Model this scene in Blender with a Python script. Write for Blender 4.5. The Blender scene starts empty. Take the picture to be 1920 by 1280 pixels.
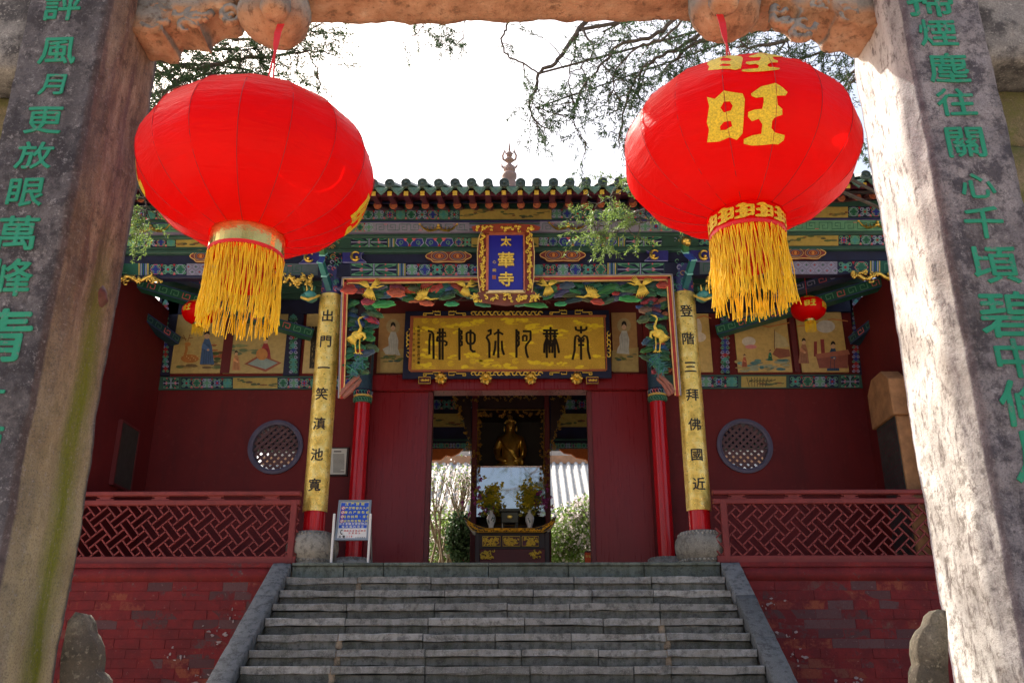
import bpy, bmesh, math, random
from mathutils import Vector, Matrix, noise
R = math.radians
PI = math.pi
random.seed(7)
S = bpy.context.scene
C = bpy.context.scene.collection

# ------------------------------------------------------------------ camera
F_PX = 1700.0
PITCH, YAW = R(20.65), R(0.8)
EYE = Vector((0, 0, 1.55))
cF = Vector((-math.sin(YAW)*math.cos(PITCH), math.cos(YAW)*math.cos(PITCH), math.sin(PITCH)))
cR = Vector((math.cos(YAW), math.sin(YAW), 0))
cU = cR.cross(cF)
cam_d = bpy.data.cameras.new('camera'); cam = bpy.data.objects.new('camera', cam_d); C.objects.link(cam)
cam_d.sensor_width = 36; cam_d.lens = 36*F_PX/1920; cam_d.clip_end = 600; cam_d.clip_start = .05
cam.matrix_world = Matrix((( cR.x, cU.x, -cF.x, EYE.x), (cR.y, cU.y, -cF.y, EYE.y), (cR.z, cU.z, -cF.z, EYE.z), (0,0,0,1)))
S.camera = cam

# ------------------------------------------------------------------ sky and sun
SUN_EL, SUN_AZ = R(47), R(-44)       # azimuth from +Y, negative = towards -X
w = bpy.data.worlds.new('World'); S.world = w; w.use_nodes = True
wt = w.node_tree; bg = wt.nodes['Background']
sky = wt.nodes.new('ShaderNodeTexSky'); sky.sky_type = 'NISHITA'; sky.sun_disc = False
sky.sun_elevation = SUN_EL; sky.sun_rotation = SUN_AZ
sky.dust_density = 7.0; sky.air_density = 1.0; sky.ozone_density = .3
wt.links.new(sky.outputs[0], bg.inputs[0]); bg.inputs[1].default_value = 0.15
sd = bpy.data.lights.new('sun', 'SUN'); sd.energy = 5.0; sd.angle = R(.55); sd.color = (1, .93, .82)
sun = bpy.data.objects.new('sun', sd); C.objects.link(sun)
to_sun = Vector((math.sin(SUN_AZ)*math.cos(SUN_EL), math.cos(SUN_AZ)*math.cos(SUN_EL), math.sin(SUN_EL)))
sun.rotation_euler = to_sun.to_track_quat('Z', 'Y').to_euler()
S.view_settings.view_transform = 'Standard'; S.view_settings.look = 'None'
S.view_settings.exposure = 1.05; S.view_settings.gamma = 1; S.view_settings.use_curve_mapping = False
S.cycles.max_bounces = 8; S.cycles.diffuse_bounces = 4; S.cycles.glossy_bounces = 3
S.cycles.transmission_bounces = 6; S.cycles.transparent_max_bounces = 6
S.cycles.use_denoising = True

def at(px, py, Y):
    """photo pixel -> point on the vertical plane y = Y"""
    d = cF + cR*((px-960)/F_PX) - cU*((py-640)/F_PX)
    return EYE + d*((Y-EYE.y)/d.y)
def mpp(py, Y):          # metres per photo pixel at that row and distance
    return (at(961, py, Y) - at(960, py, Y)).length

# ------------------------------------------------------------------ object helpers
W = {}
def props(o, label=None, cat=None, group=None, kind=None):
    if label: o['label'] = label
    if cat: o['category'] = cat
    if group: o['group'] = group
    if kind: o['kind'] = kind
    return o
def thing(name, loc, label, cat, group=None):
    o = bpy.data.objects.new(name, None); C.objects.link(o)
    o.location = loc; W[o] = Vector(loc); o.empty_display_size = .2
    return props(o, label, cat, group)
def org(p): return W.get(p, Vector((0,0,0)))
def link(name, me, parent=None, loc=None, rot=None, scale=None):
    """mesh data in its own frame put at a world place"""
    o = bpy.data.objects.new(name, me); C.objects.link(o)
    base = org(parent)
    l = Vector(loc) if loc is not None else base
    W[o] = l.copy() if rot is None else l.copy()
    if parent: o.parent = parent
    o.location = l - base
    if rot: o.rotation_euler = rot
    if scale: o.scale = scale
    return o

_jit = random.Random(99)
class MB:
    def __init__(s): s.v = []; s.f = []; s.m = []; s.c = []; s.cm = 0; s.cc = (1,1,1)
    def add(s, vs, fs, m=None, c=None):
        n = len(s.v); s.v += [tuple(p) for p in vs]
        for f in fs: s.f.append([i+n for i in f]); s.m.append(s.cm if m is None else m); s.c.append(c or s.cc)
        return s
    def box(s, x0, x1, y0, y1, z0, z1, m=None, c=None, bev=0):
        if x1 < x0: x0, x1 = x1, x0
        if y1 < y0: y0, y1 = y1, y0
        if z1 < z0: z0, z1 = z1, z0
        if bev:       # the face towards -y gets a chamfer
            b = bev
            vs = [(x0,y1,z0),(x1,y1,z0),(x1,y1,z1),(x0,y1,z1), (x0,y0+b,z0),(x1,y0+b,z0),(x1,y0+b,z1),(x0,y0+b,z1),
                  (x0+b,y0,z0+b),(x1-b,y0,z0+b),(x1-b,y0,z1-b),(x0+b,y0,z1-b)]
            fs = [[3,2,1,0],[8,9,10,11]]
            for i in range(4):
                j = (i+1)%4
                fs += [[i,j,4+j,4+i],[4+i,4+j,8+j,8+i]]
            return s.add(vs, fs, m, c)
        vs = [(x0,y0,z0),(x1,y0,z0),(x1,y1,z0),(x0,y1,z0),(x0,y0,z1),(x1,y0,z1),(x1,y1,z1),(x0,y1,z1)]
        return s.add(vs, [[0,3,2,1],[4,5,6,7],[0,1,5,4],[1,2,6,5],[2,3,7,6],[3,0,4,7]], m, c)
    def bar(s, a, b, wd, h, up=(0,0,1), m=None, c=None):
        a, b = Vector(a), Vector(b); d = (b-a).normalized(); up = Vector(up)
        sd_ = d.cross(up).normalized(); u = sd_.cross(d).normalized()
        vs = []
        for p in (a, b):
            for i, j in ((-1,-1),(1,-1),(1,1),(-1,1)): vs.append(p + sd_*(i*wd/2) + u*(j*h/2))
        return s.add(vs, [[0,1,2,3],[7,6,5,4],[0,4,5,1],[1,5,6,2],[2,6,7,3],[3,7,4,0]], m, c)
    def tube(s, pts, r, n=6, m=None, c=None, cap=True, flat=1.0):
        pts = [Vector(p) for p in pts]
        if len(pts) < 2: return s
        k = len(pts); rs = r if isinstance(r, (list, tuple)) else [r]*k
        t0 = (pts[1]-pts[0]).normalized()
        ref = Vector((0,-1,0)) if abs(t0.y) < .9 else Vector((0,0,1))
        vs = []
        for i, p in enumerate(pts):
            t = (pts[min(i+1,k-1)] - pts[max(i-1,0)])
            if t.length < 1e-9: t = t0
            t = t.normalized(); a = t.cross(ref)
            if a.length < 1e-4: a = Vector((1,0,0))
            a = a.normalized(); b = a.cross(t).normalized(); ref = b if b.dot(ref) > 0 else -b
            for j in range(n):
                an = 2*PI*j/n
                vs.append(p + (a*math.cos(an) + ref*math.sin(an)*flat)*rs[i])
        fs = [[i*n+j, i*n+(j+1)%n, (i+1)*n+(j+1)%n, (i+1)*n+j] for i in range(k-1) for j in range(n)]
        if cap: fs += [list(range(n))[::-1], [(k-1)*n+j for j in range(n)]]
        return s.add(vs, fs, m, c)
    def lathe(s, o, prof, n=24, m=None, c=None, a0=0, a1=2*PI):
        o = Vector(o); full = abs(a1-a0-2*PI) < 1e-6; cols = n if full else n+1
        vs = [(o.x+r*math.cos(a0+(a1-a0)*j/n), o.y+r*math.sin(a0+(a1-a0)*j/n), o.z+z) for r, z in prof for j in range(cols)]
        fs = []
        for i in range(len(prof)-1):
            for j in range(n):
                k = (j+1)%cols
                fs.append([i*cols+j, i*cols+k, (i+1)*cols+k, (i+1)*cols+j])
        return s.add(vs, fs, m, c)
    def ball(s, o, rx, ry=None, rz=None, n=10, m=None, c=None):
        ry = rx if ry is None else ry; rz = rx if rz is None else rz; o = Vector(o)
        vs = []; k = max(4, n//2)
        for i in range(k+1):
            th = PI*i/k
            for j in range(n): vs.append((o.x+rx*math.sin(th)*math.cos(2*PI*j/n), o.y+ry*math.sin(th)*math.sin(2*PI*j/n), o.z-rz*math.cos(th)))
        fs = [[i*n+j, i*n+(j+1)%n, (i+1)*n+(j+1)%n, (i+1)*n+j] for i in range(k) for j in range(n)]
        return s.add(vs, fs, m, c)
    def prism(s, poly, y0, y1, m=None, c=None):     # poly of (x,z) extruded along y
        n = len(poly)
        vs = [(x,y0,z) for x,z in poly] + [(x,y1,z) for x,z in poly]
        fs = [list(range(n)), list(range(n,2*n))[::-1]] + [[i,i+n,(i+1)%n+n,(i+1)%n] for i in range(n)]
        return s.add(vs, fs, m, c)
    # things drawn in photo pixels on the vertical plane y = Y
    def ppoly(s, pts, Y, c=None, m=None):
        Y -= _jit.uniform(0, .0006)
        return s.add([at(x,y,Y) for x,y in pts], [list(range(len(pts)))], m, c)
    def pline(s, pts, Y, wpx, c=None, m=None, close=False):
        Y -= _jit.uniform(0, .0006)
        P = [Vector((x,y)) for x,y in pts]
        if close: P.append(P[0])
        n = len(P); L = []; Rr = []
        for i in range(n):
            t = P[min(i+1,n-1)] - P[max(i-1,0)]
            if close and i in (0,n-1): t = P[1]-P[n-2]
            if t.length < 1e-9: t = Vector((1,0))
            t.normalize(); q = Vector((-t.y,t.x))*(wpx/2 if not isinstance(wpx,(list,tuple)) else wpx[min(i,len(wpx)-1)]/2)
            L.append(P[i]+q); Rr.append(P[i]-q)
        vs = [at(p.x,p.y,Y) for p in L] + [at(p.x,p.y,Y) for p in Rr]
        return s.add(vs, [[i,i+1,n+i+1,n+i] for i in range(n-1)], m, c)
    def pellipse(s, cx, cy, rx, ry, Y, c=None, m=None, n=14):
        return s.ppoly([(cx+rx*math.cos(2*PI*i/n), cy+ry*math.sin(2*PI*i/n)) for i in range(n)], Y, c, m)
    def ptube(s, pts, Y, rpx, n=6, m=None, c=None, flat=1.0, cap=True):
        P = [at(p[0],p[1], Y if len(p) < 3 else Y+p[2]) for p in pts]
        k = mpp(pts[0][1], Y)
        r = [q*k for q in rpx] if isinstance(rpx,(list,tuple)) else rpx*k
        if isinstance(r, list) and len(r) != len(P):
            m_ = len(P)-1; q = len(r)-1
            r = [r[int(i*q/m_)] + (r[min(int(i*q/m_)+1,q)]-r[int(i*q/m_)])*((i*q/m_)%1) for i in range(m_+1)]
        return s.tube(P, r, n, m, c, cap, flat)
    def pbox(s, x0, x1, yt, yb, Y0, Y1, m=None, c=None, bev=0):
        a = at(x0,yt,Y0); b = at(x1,yb,Y0)
        return s.box(a.x, b.x, Y0, Y1, b.z, a.z, m, c, bev)
    def build(s, name, mats, parent=None, smooth=False, kind=None, origin=None):
        me = bpy.data.meshes.new(name)
        o0 = Vector(origin) if origin is not None else org(parent)
        me.from_pydata([(x-o0.x, y-o0.y, z-o0.z) for x,y,z in s.v], [], s.f)
        if not isinstance(mats, (list, tuple)): mats = [mats]
        for m in mats: me.materials.append(m)
        if len(mats) > 1: me.polygons.foreach_set('material_index', s.m)
        if any(c != (1,1,1) for c in s.c):
            ca = me.color_attributes.new('Col', 'FLOAT_COLOR', 'CORNER')
            buf = []
            for f, c in zip(s.f, s.c): buf += [c[0],c[1],c[2],1.0]*len(f)
            ca.data.foreach_set('color', buf)
        me.update()
        if smooth: me.polygons.foreach_set('use_smooth', [True]*len(me.polygons))
        o = link(name, me, parent, o0)
        if kind: o['kind'] = kind
        return o

def bm_finish(me, fn, recalc=True):
    b = bmesh.new(); b.from_mesh(me); fn(b)
    if recalc: bmesh.ops.recalc_face_normals(b, faces=b.faces)
    b.to_mesh(me); b.free(); me.update()
def roughen(o, cut, amp, sc, seed=0, smooth=True):
    """split a block into small faces and push them about like worn stone"""
    me = o.data; off = org(o)
    def fn(b):
        bmesh.ops.remove_doubles(b, verts=b.verts, dist=1e-4)
        for _ in range(7):
            es = [e for e in b.edges if e.calc_length() > cut]
            if not es or len(b.verts) > 60000: break
            bmesh.ops.subdivide_edges(b, edges=es, cuts=1, use_grid_fill=True)
        bmesh.ops.triangulate(b, faces=[f for f in b.faces if len(f.verts) > 4])
        b.normal_update()
        mv = []
        for v in b.verts:
            p = (v.co+off)*sc + Vector((seed,seed*2,0))
            d = noise.fractal(p, .8, 2.1, 4)
            mv.append(v.normal*d*amp)
        for v, q in zip(b.verts, mv): v.co += q
    bm_finish(me, fn)
    if smooth: me.polygons.foreach_set('use_smooth', [True]*len(me.polygons))
    return o
def bevel(o, wdt, seg=1):
    def fn(b):
        bmesh.ops.remove_doubles(b, verts=b.verts, dist=1e-5)
        bmesh.ops.bevel(b, geom=list(b.edges), offset=wdt, segments=seg, affect='EDGES', clamp_overlap=True)
    bm_finish(o.data, fn); return o
def autosmooth(o, ang=40):
    me = o.data
    me.polygons.foreach_set('use_smooth', [True]*len(me.polygons))
    b = bmesh.new(); b.from_mesh(me)
    for e in b.edges:
        e.smooth = not (len(e.link_faces) == 2 and e.calc_face_angle(0) > R(ang))
    b.to_mesh(me); b.free()
    return o

# ------------------------------------------------------------------ material helpers
class NT:
    def __init__(s, name, rough=.6, metal=0, spec=.5):
        s.m = bpy.data.materials.new(name); s.m.use_nodes = True; s.t = s.m.node_tree
        s.b = s.t.nodes['Principled BSDF']; s.out = s.t.nodes['Material Output']
        s.b.inputs['Roughness'].default_value = rough; s.b.inputs['Metallic'].default_value = metal
        s.b.inputs['Specular IOR Level'].default_value = spec
        g = s.t.nodes.new('ShaderNodeNewGeometry'); s.pos = g.outputs['Position']; s.nrm = g.outputs['Normal']
        s._sep = None
    def n(s, t, **k):
        q = s.t.nodes.new(t)
        for a, b in k.items(): setattr(q, a, b)
        return q
    def plug(s, sock, v):
        if isinstance(v, bpy.types.NodeSocket): s.t.links.new(v, sock)
        elif isinstance(v, (tuple, list)):
            sock.default_value = (*v, 1) if len(v) == 3 and len(sock.default_value) == 4 else v
        else: sock.default_value = v
    def xyz(s):
        if not s._sep:
            q = s.n('ShaderNodeSeparateXYZ'); s.plug(q.inputs[0], s.pos); s._sep = q
        return s._sep.outputs
    def nxyz(s):
        q = s.n('ShaderNodeSeparateXYZ'); s.plug(q.inputs[0], s.nrm); return q.outputs
    def scaled(s, sx, sy, sz):
        q = s.n('ShaderNodeVectorMath', operation='MULTIPLY'); s.plug(q.inputs[0], s.pos); q.inputs[1].default_value = (sx,sy,sz)
        return q.outputs[0]
    def noise(s, scale, detail=5, rough=.55, vec=None, dist=0):
        q = s.n('ShaderNodeTexNoise'); s.plug(q.inputs['Vector'], vec or s.pos)
        q.inputs['Scale'].default_value = scale; q.inputs['Detail'].default_value = detail
        q.inputs['Roughness'].default_value = rough; q.inputs['Distortion'].default_value = dist
        return q.outputs['Fac']
    def vor(s, scale, vec=None, feat='F1', out='Distance'):
        q = s.n('ShaderNodeTexVoronoi', feature=feat); s.plug(q.inputs['Vector'], vec or s.pos)
        q.inputs['Scale'].default_value = scale; return q.outputs[out]
    def ramp(s, fac, stops):
        q = s.n('ShaderNodeValToRGB'); s.plug(q.inputs[0], fac); e = q.color_ramp.elements
        while len(e) < len(stops): e.new(.5)
        for el, (p, c) in zip(e, stops):
            el.position = p; el.color = (*c, 1) if isinstance(c, (tuple,list)) else (c,c,c,1)
        return q.outputs[0]
    def mix(s, fac, a, b, mode='MIX'):
        q = s.n('ShaderNodeMix', data_type='RGBA', blend_type=mode)
        s.plug(q.inputs[0], fac); s.plug(q.inputs[6], a); s.plug(q.inputs[7], b); return q.outputs[2]
    def math(s, op, a, b=0.0, c=0.0, clamp=False):
        q = s.n('ShaderNodeMath', operation=op, use_clamp=clamp)
        s.plug(q.inputs[0], a); s.plug(q.inputs[1], b); s.plug(q.inputs[2], c); return q.outputs[0]
    def rng(s, v, a, b, c=0.0, d=1.0):
        q = s.n('ShaderNodeMapRange'); s.plug(q.inputs[0], v)
        for i, x in enumerate((a,b,c,d)): q.inputs[i+1].default_value = x
        return q.outputs[0]
    def col(s, v): s.plug(s.b.inputs['Base Color'], v); return s
    def rough(s, v): s.plug(s.b.inputs['Roughness'], v); return s
    def bump(s, h, strength=.5, dist=.01):
        q = s.n('ShaderNodeBump'); q.inputs['Strength'].default_value = strength; q.inputs['Distance'].default_value = dist
        s.plug(q.inputs['Height'], h); s.t.links.new(q.outputs[0], s.b.inputs['Normal']); return s
M = {}
def simple(name, colr, rough=.6, metal=0, var=.25, vs=6, bump=.15, bs=40, spec=.5, bd=.004):
    t = NT(name, rough, metal, spec)
    nz = t.noise(vs, 5, .6)
    dark = tuple(x*(1-var) for x in colr); lite = tuple(min(1, x*(1+var)) for x in colr)
    t.col(t.ramp(nz, [(.3, dark), (.7, lite)]))
    if bump: t.bump(t.noise(bs, 4, .6), bump, bd)
    M[name] = t.m; return t
# ------------------------------------------------------------------ materials
def stone(name, base, dark, lite, moss=None, dscale=9, warm=None, bstr=.6, patch=(.50,.62)):
    t = NT(name, .85, 0, .25)
    a = t.noise(2.2, 6, .65); b = t.noise(dscale, 6, .7); c = t.noise(60, 4, .7); v = t.vor(7)
    col = t.ramp(a, [(.3, tuple(x*.7 for x in base)), (.52, base), (.75, lite)])
    if warm: col = t.mix(t.ramp(t.noise(3.1, 5, .6, t.scaled(1,1,.5)), [(.48,0),(.66,1)]), col, warm)
    col = t.mix(t.ramp(b, [(patch[0], 0), (patch[1], .85)]), col, dark)
    sp = t.ramp(t.math('ADD', t.math('MULTIPLY', v, .8), t.math('MULTIPLY', b, .4)), [(.2, .75), (.36, 0)])
    col = t.mix(sp, col, tuple(x*.8 for x in dark))
    col = t.mix(t.ramp(c, [(.56, 0), (.72, .6)]), col, tuple(min(1,x*1.35) for x in lite))
    col = t.mix(t.ramp(t.noise(170, 3, .6), [(.35,.45),(.55,0)]), col, dark)
    if moss: col = t.mix(t.ramp(t.noise(3.5, 6, .7), [(.45,0),(.6,.8)]), col, moss)
    t.col(col)
    h = t.math('ADD', t.math('MULTIPLY', b, .8), t.math('ADD', t.math('MULTIPLY', c, .35), t.math('MULTIPLY', sp, -.3)))
    t.bump(h, bstr, .014)
    M[name] = t; return t
# pillars: the right one has a worn inner face with sunlight painted into its pale colour, the left one a brown and mossy one
def pillar_mat(name, side):
    t = NT(name, .85, 0, .25)
    a = t.noise(2.6, 6, .7); b = t.noise(8, 7, .72); c = t.noise(55, 4, .7); v = t.vor(11); fine = t.noise(150, 3, .6)
    n = t.nxyz(); p = t.xyz()
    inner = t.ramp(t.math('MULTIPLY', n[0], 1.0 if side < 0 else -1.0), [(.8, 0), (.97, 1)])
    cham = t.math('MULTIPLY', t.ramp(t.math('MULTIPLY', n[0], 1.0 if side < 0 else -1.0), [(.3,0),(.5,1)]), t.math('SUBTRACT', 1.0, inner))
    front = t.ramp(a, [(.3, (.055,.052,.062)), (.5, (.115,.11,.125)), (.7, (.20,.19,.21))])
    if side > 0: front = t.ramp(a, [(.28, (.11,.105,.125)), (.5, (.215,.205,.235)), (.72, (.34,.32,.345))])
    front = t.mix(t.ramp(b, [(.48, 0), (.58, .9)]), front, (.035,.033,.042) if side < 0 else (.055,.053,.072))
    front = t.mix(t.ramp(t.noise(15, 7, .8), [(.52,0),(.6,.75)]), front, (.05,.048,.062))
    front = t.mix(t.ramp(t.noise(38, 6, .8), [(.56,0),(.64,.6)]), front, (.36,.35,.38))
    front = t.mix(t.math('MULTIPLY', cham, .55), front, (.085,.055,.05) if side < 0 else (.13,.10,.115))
    # large dark drip streaks
    st = t.noise(3.2, 5, .65, t.scaled(3.2, 3.2, .35))
    front = t.mix(t.ramp(st, [(.5,0),(.68,.6)]), front, (.04,.036,.042))
    if side < 0:
        inn = t.ramp(t.noise(4, 6, .7, t.scaled(2,2,.5)), [(.32,(.075,.048,.036)),(.48,(.21,.145,.105)),(.56,(.30,.22,.16)),(.72,(.46,.38,.30))])
        ps = t.ramp(t.noise(5, 5, .6, t.scaled(3,3,.3)), [(.5,0),(.65,.7)])
        inn = t.mix(ps, inn, (.11,.06,.065))
        inn = t.mix(t.ramp(t.noise(11,7,.75), [(.52,0),(.62,.75)]), inn, (.07,.045,.035))
        low = t.rng(p[2], 3.1, 2.2, 0, 1)
        inn = t.mix(t.math('MULTIPLY', low, .75), inn, t.ramp(a, [(.3,(.22,.19,.10)),(.7,(.42,.38,.24))]))
        yb = t.math('ADD', p[1], t.math('MULTIPLY', t.math('SUBTRACT', t.noise(5, 4, .6, t.scaled(1,1,.5)), .5), .12))
        band = t.math('MULTIPLY', t.rng(yb, 3.36, 3.44), t.rng(yb, 3.58, 3.5))
        low2 = t.rng(p[2], 3.45, 2.9, 0, 1)
        inn = t.mix(t.math('MULTIPLY', t.math('MULTIPLY', band, low2), t.ramp(t.noise(9,5,.7,t.scaled(2,2,.4)), [(.3,.5),(.6,1)])), inn, (.13,.15,.008))
    else:
        inn = t.ramp(t.noise(5, 6, .65, t.scaled(1.5,1.5,.5)), [(.3,(.38,.36,.345)),(.5,(.53,.51,.49)),(.7,(.66,.64,.61))])
        sp = t.ramp(t.noise(13, 6, .75, t.scaled(2.2,2.2,.7)), [(.52,0),(.64,.95)])
        inn = t.mix(sp, inn, (.12,.095,.09))
        inn = t.mix(t.ramp(t.noise(2.4,5,.6,t.scaled(1.5,1.5,.6)), [(.5,0),(.75,.45)]), inn, (.26,.235,.23))
        inn = t.mix(t.ramp(t.noise(17,7,.8), [(.57,0),(.64,.85)]), inn, (.17,.14,.13))
        inn = t.mix(t.math('MULTIPLY', t.rng(p[2],2.9,2.2,0,1), t.ramp(t.noise(20,6,.75), [(.5,0),(.62,.8)])), inn, (.14,.12,.105))  # tree dapple painted into the stone colour, darker speckles towards the foot
    spots = t.ramp(t.math('ADD', t.math('MULTIPLY', v, .9), t.math('MULTIPLY', b, .35)), [(.19,.8),(.34,0)])
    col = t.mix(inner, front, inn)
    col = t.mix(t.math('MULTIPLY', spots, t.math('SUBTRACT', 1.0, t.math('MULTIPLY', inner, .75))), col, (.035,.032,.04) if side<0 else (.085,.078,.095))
    keep = t.math('SUBTRACT', 1.0, t.math('MULTIPLY', inner, .8 if side > 0 else 0.0))
    col = t.mix(t.math('MULTIPLY', keep, t.ramp(c, [(.57,0),(.72,.55)])), col, (.3,.29,.30))
    col = t.mix(t.math('MULTIPLY', keep, t.ramp(fine, [(.33,.5),(.52,0)])), col, (.05,.046,.05))
    t.col(col)
    h = t.math('ADD', t.math('MULTIPLY', b, .9), t.math('ADD', t.math('MULTIPLY', c, .4), t.math('MULTIPLY', spots, -.35)))
    t.bump(h, .7, .012)
    M[name] = t
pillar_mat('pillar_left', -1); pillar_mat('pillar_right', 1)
t = NT('beam_stone', .85, 0, .25)      # orange sandstone beneath with warm bounce light painted in, grey lichen on the faces
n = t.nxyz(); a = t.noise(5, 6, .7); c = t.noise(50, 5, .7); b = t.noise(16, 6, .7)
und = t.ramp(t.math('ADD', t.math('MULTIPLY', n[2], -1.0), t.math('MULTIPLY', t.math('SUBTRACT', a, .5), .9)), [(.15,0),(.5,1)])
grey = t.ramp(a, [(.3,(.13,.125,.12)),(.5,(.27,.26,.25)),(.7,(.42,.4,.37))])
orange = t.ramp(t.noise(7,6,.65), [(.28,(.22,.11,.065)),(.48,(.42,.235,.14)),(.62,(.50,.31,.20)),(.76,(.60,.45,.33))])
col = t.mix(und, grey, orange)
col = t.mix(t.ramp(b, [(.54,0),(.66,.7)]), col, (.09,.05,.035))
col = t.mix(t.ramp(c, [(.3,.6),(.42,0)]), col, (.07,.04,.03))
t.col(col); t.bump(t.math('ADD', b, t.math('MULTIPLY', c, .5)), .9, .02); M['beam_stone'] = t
stone('side_stone', (.22,.215,.22), (.05,.048,.055), (.42,.41,.40), dscale=6)
stone('moss_stone', (.17,.14,.09), (.04,.05,.015), (.34,.28,.18), moss=(.11,.13,.03), dscale=5)
stone('scroll_stone', (.095,.08,.062), (.05,.045,.035), (.3,.27,.2), dscale=12)
def slab_mat(name, base, green=.4):
    t = NT(name, .8, 0, .3)
    a = t.noise(1.7, 6, .7); b = t.noise(14, 6, .72); f = t.noise(120, 3, .6); st = t.noise(4, 5, .6, t.scaled(3.5,1,.5))
    oi = t.n('ShaderNodeObjectInfo').outputs['Random']
    col = t.ramp(t.math('ADD', t.math('MULTIPLY', a, .5), t.math('MULTIPLY', oi, .5)), [(.2, tuple(x*.68 for x in base)), (.5, base), (.8, tuple(x*1.4 for x in base))])
    col = t.mix(t.ramp(st, [(.45,0),(.65,green)]), col, (.055,.065,.04))
    col = t.mix(t.ramp(b, [(.48,0),(.62,.75)]), col, tuple(x*.3 for x in base))
    col = t.mix(t.ramp(f, [(.55,0),(.7,.5)]), col, tuple(min(1,x*2) for x in base))
    t.col(col); t.bump(t.math('ADD', b, t.math('MULTIPLY', f, .6)), .5, .008); M[name] = t
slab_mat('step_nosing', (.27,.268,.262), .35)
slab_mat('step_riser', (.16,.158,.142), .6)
slab_mat('coping', (.155,.16,.165), .15)
slab_mat('terrace_edge', (.12,.14,.125), .6)
slab_mat('mortar_patch', (.30,.23,.16), .1)
slab_mat('drum_stone', (.30,.285,.255), .12)
slab_mat('paving', (.42,.34,.25), .1)
def brick_mat(name, wear):
    t = NT(name, .75, 0, .3)
    oi = t.n('ShaderNodeObjectInfo').outputs['Random']
    big = t.noise(1.1, 4, .6); md = t.noise(5, 6, .72); sm = t.noise(22, 6, .75)
    red = t.ramp(t.math('ADD', t.math('MULTIPLY', big, .62), t.math('MULTIPLY', t.noise(3.3,6,.7), .35)), [(.3,(.09,.009,.013)),(.48,(.17,.013,.017)),(.62,(.215,.019,.020)),(.78,(.27,.04,.03))])
    red = t.mix(t.ramp(md, [(.38,.7),(.55,0)]), red, (.10,.012,.016))
    under = t.ramp(oi, [(.0,(.06,.03,.035)),(.45,(.075,.05,.055)),(.7,(.24,.06,.03)),(1,(.19,.04,.028))]) if wear < .9 else t.ramp(oi, [(0,(.07,.032,.038)),(1,(.115,.065,.07))])
    k = t.ramp(t.math('ADD', t.math('MULTIPLY', md, .7), t.math('MULTIPLY', sm, .3)), [(.56-wear*.22, 0), (.64-wear*.2, .9)])
    col = t.mix(k, red, under)
    col = t.mix(t.ramp(sm, [(.62,0),(.74,.35+.3*wear)]), col, (.45,.30,.28))
    col = t.mix(t.ramp(t.noise(60,4,.7), [(.34,.4),(.5,0)]), col, (.09,.012,.014))
    t.col(col); t.bump(t.math('ADD', sm, t.math('MULTIPLY', k, -.6)), .5, .008); M[name] = t
brick_mat('brick_painted', .05); brick_mat('brick_worn', .5); brick_mat('plaster_red', 0.0)
brick_mat('brick_grey', .95)
simple('lime_white', (.30,.24,.25), .9, var=.35, vs=14, bump=.5, bs=40)
t = NT('wall_red', .65, 0, .3)
a = t.noise(1.1, 5, .65); b = t.noise(3, 6, .7, t.scaled(2.2,2.2,.35)); c = t.noise(14, 6, .7)
cc = t.ramp(a, [(.3,(.10,.008,.011)),(.7,(.155,.012,.014))])
cc = t.mix(t.ramp(b, [(.5,0),(.7,.5)]), cc, (.075,.010,.012)); cc = t.mix(t.ramp(c, [(.58,0),(.72,.35)]), cc, (.20,.045,.04))
t.col(cc); t.bump(t.math('ADD', a, t.math('MULTIPLY', c, .4)), .2, .01); M['wall_red'] = t
simple('wood_red', (.115,.012,.015), .55, var=.15, vs=3, bump=.1)
simple('rail_red', (.185,.020,.020), .6, var=.2, vs=5, bump=.2)
t = simple('column_red', (.50,.006,.012), .18, var=.08, vs=2, bump=.04, bs=12)
t = NT('door_lacquer', .28, 0, .35)
st = t.noise(6, 4, .6, t.scaled(5,5,.25))
t.col(t.ramp(st, [(.3,(.17,.009,.013)),(.7,(.20,.012,.017))])); t.rough(t.rng(st,.3,.7,.26,.32)); t.bump(t.noise(5,3,.5,t.scaled(2,2,.6)), .05, .01); M['door_lacquer'] = t
simple('gold', (.80,.55,.12), .3, metal=.92, var=.2, vs=30, bump=.3, bs=60)
simple('gold_dark', (.46,.28,.06), .4, metal=.8, var=.4, vs=25, bump=.5, bs=70)
simple('gold_bright', (.95,.72,.04), .45, metal=.0, var=.12, vs=20)
simple('gold_matte', (.88,.62,.09), .45, metal=.15, var=.2, vs=30, bump=.3, bs=60)
t = NT('gold_leaf', .3, .6, .5)
a = t.noise(9,5,.65); b = t.noise(35,4,.6)
t.col(t.ramp(a, [(.3,(.60,.39,.08)),(.5,(.90,.62,.14)),(.7,(1.0,.80,.32))])); t.rough(t.rng(b,.3,.7,.22,.5)); t.bump(a, .5, .03); M['gold_leaf'] = t
t = NT('gold_board', .42, .15, .5)
a = t.noise(5,5,.6); b = t.noise(120,4,.6)
t.col(t.mix(t.ramp(b,[(.4,.5),(.6,0)]), t.ramp(a, [(.3,(.72,.45,.05)),(.7,(.88,.58,.08))]), (.22,.12,.02))); t.bump(b,.3,.003); M['gold_board'] = t
simple('ink_black', (.012,.008,.006), .45, var=.3)
simple('dark_blue', (.010,.013,.05), .5, var=.3)
simple('plaque_blue', (.018,.016,.33), .35, var=.08, vs=3, bump=.03)
simple('window_grey', (.085,.078,.14), .6, var=.2)
simple('dark_wood', (.022,.008,.008), .5, var=.3)
simple('interior_dark', (.02,.012,.014), .7, var=.3)
simple('roof_tile', (.055,.085,.075), .5, var=.45, vs=7, bump=.4, bs=40)
simple('roof_drip', (.10,.20,.16), .5, var=.35, vs=9, bump=.5, bs=50)
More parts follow.
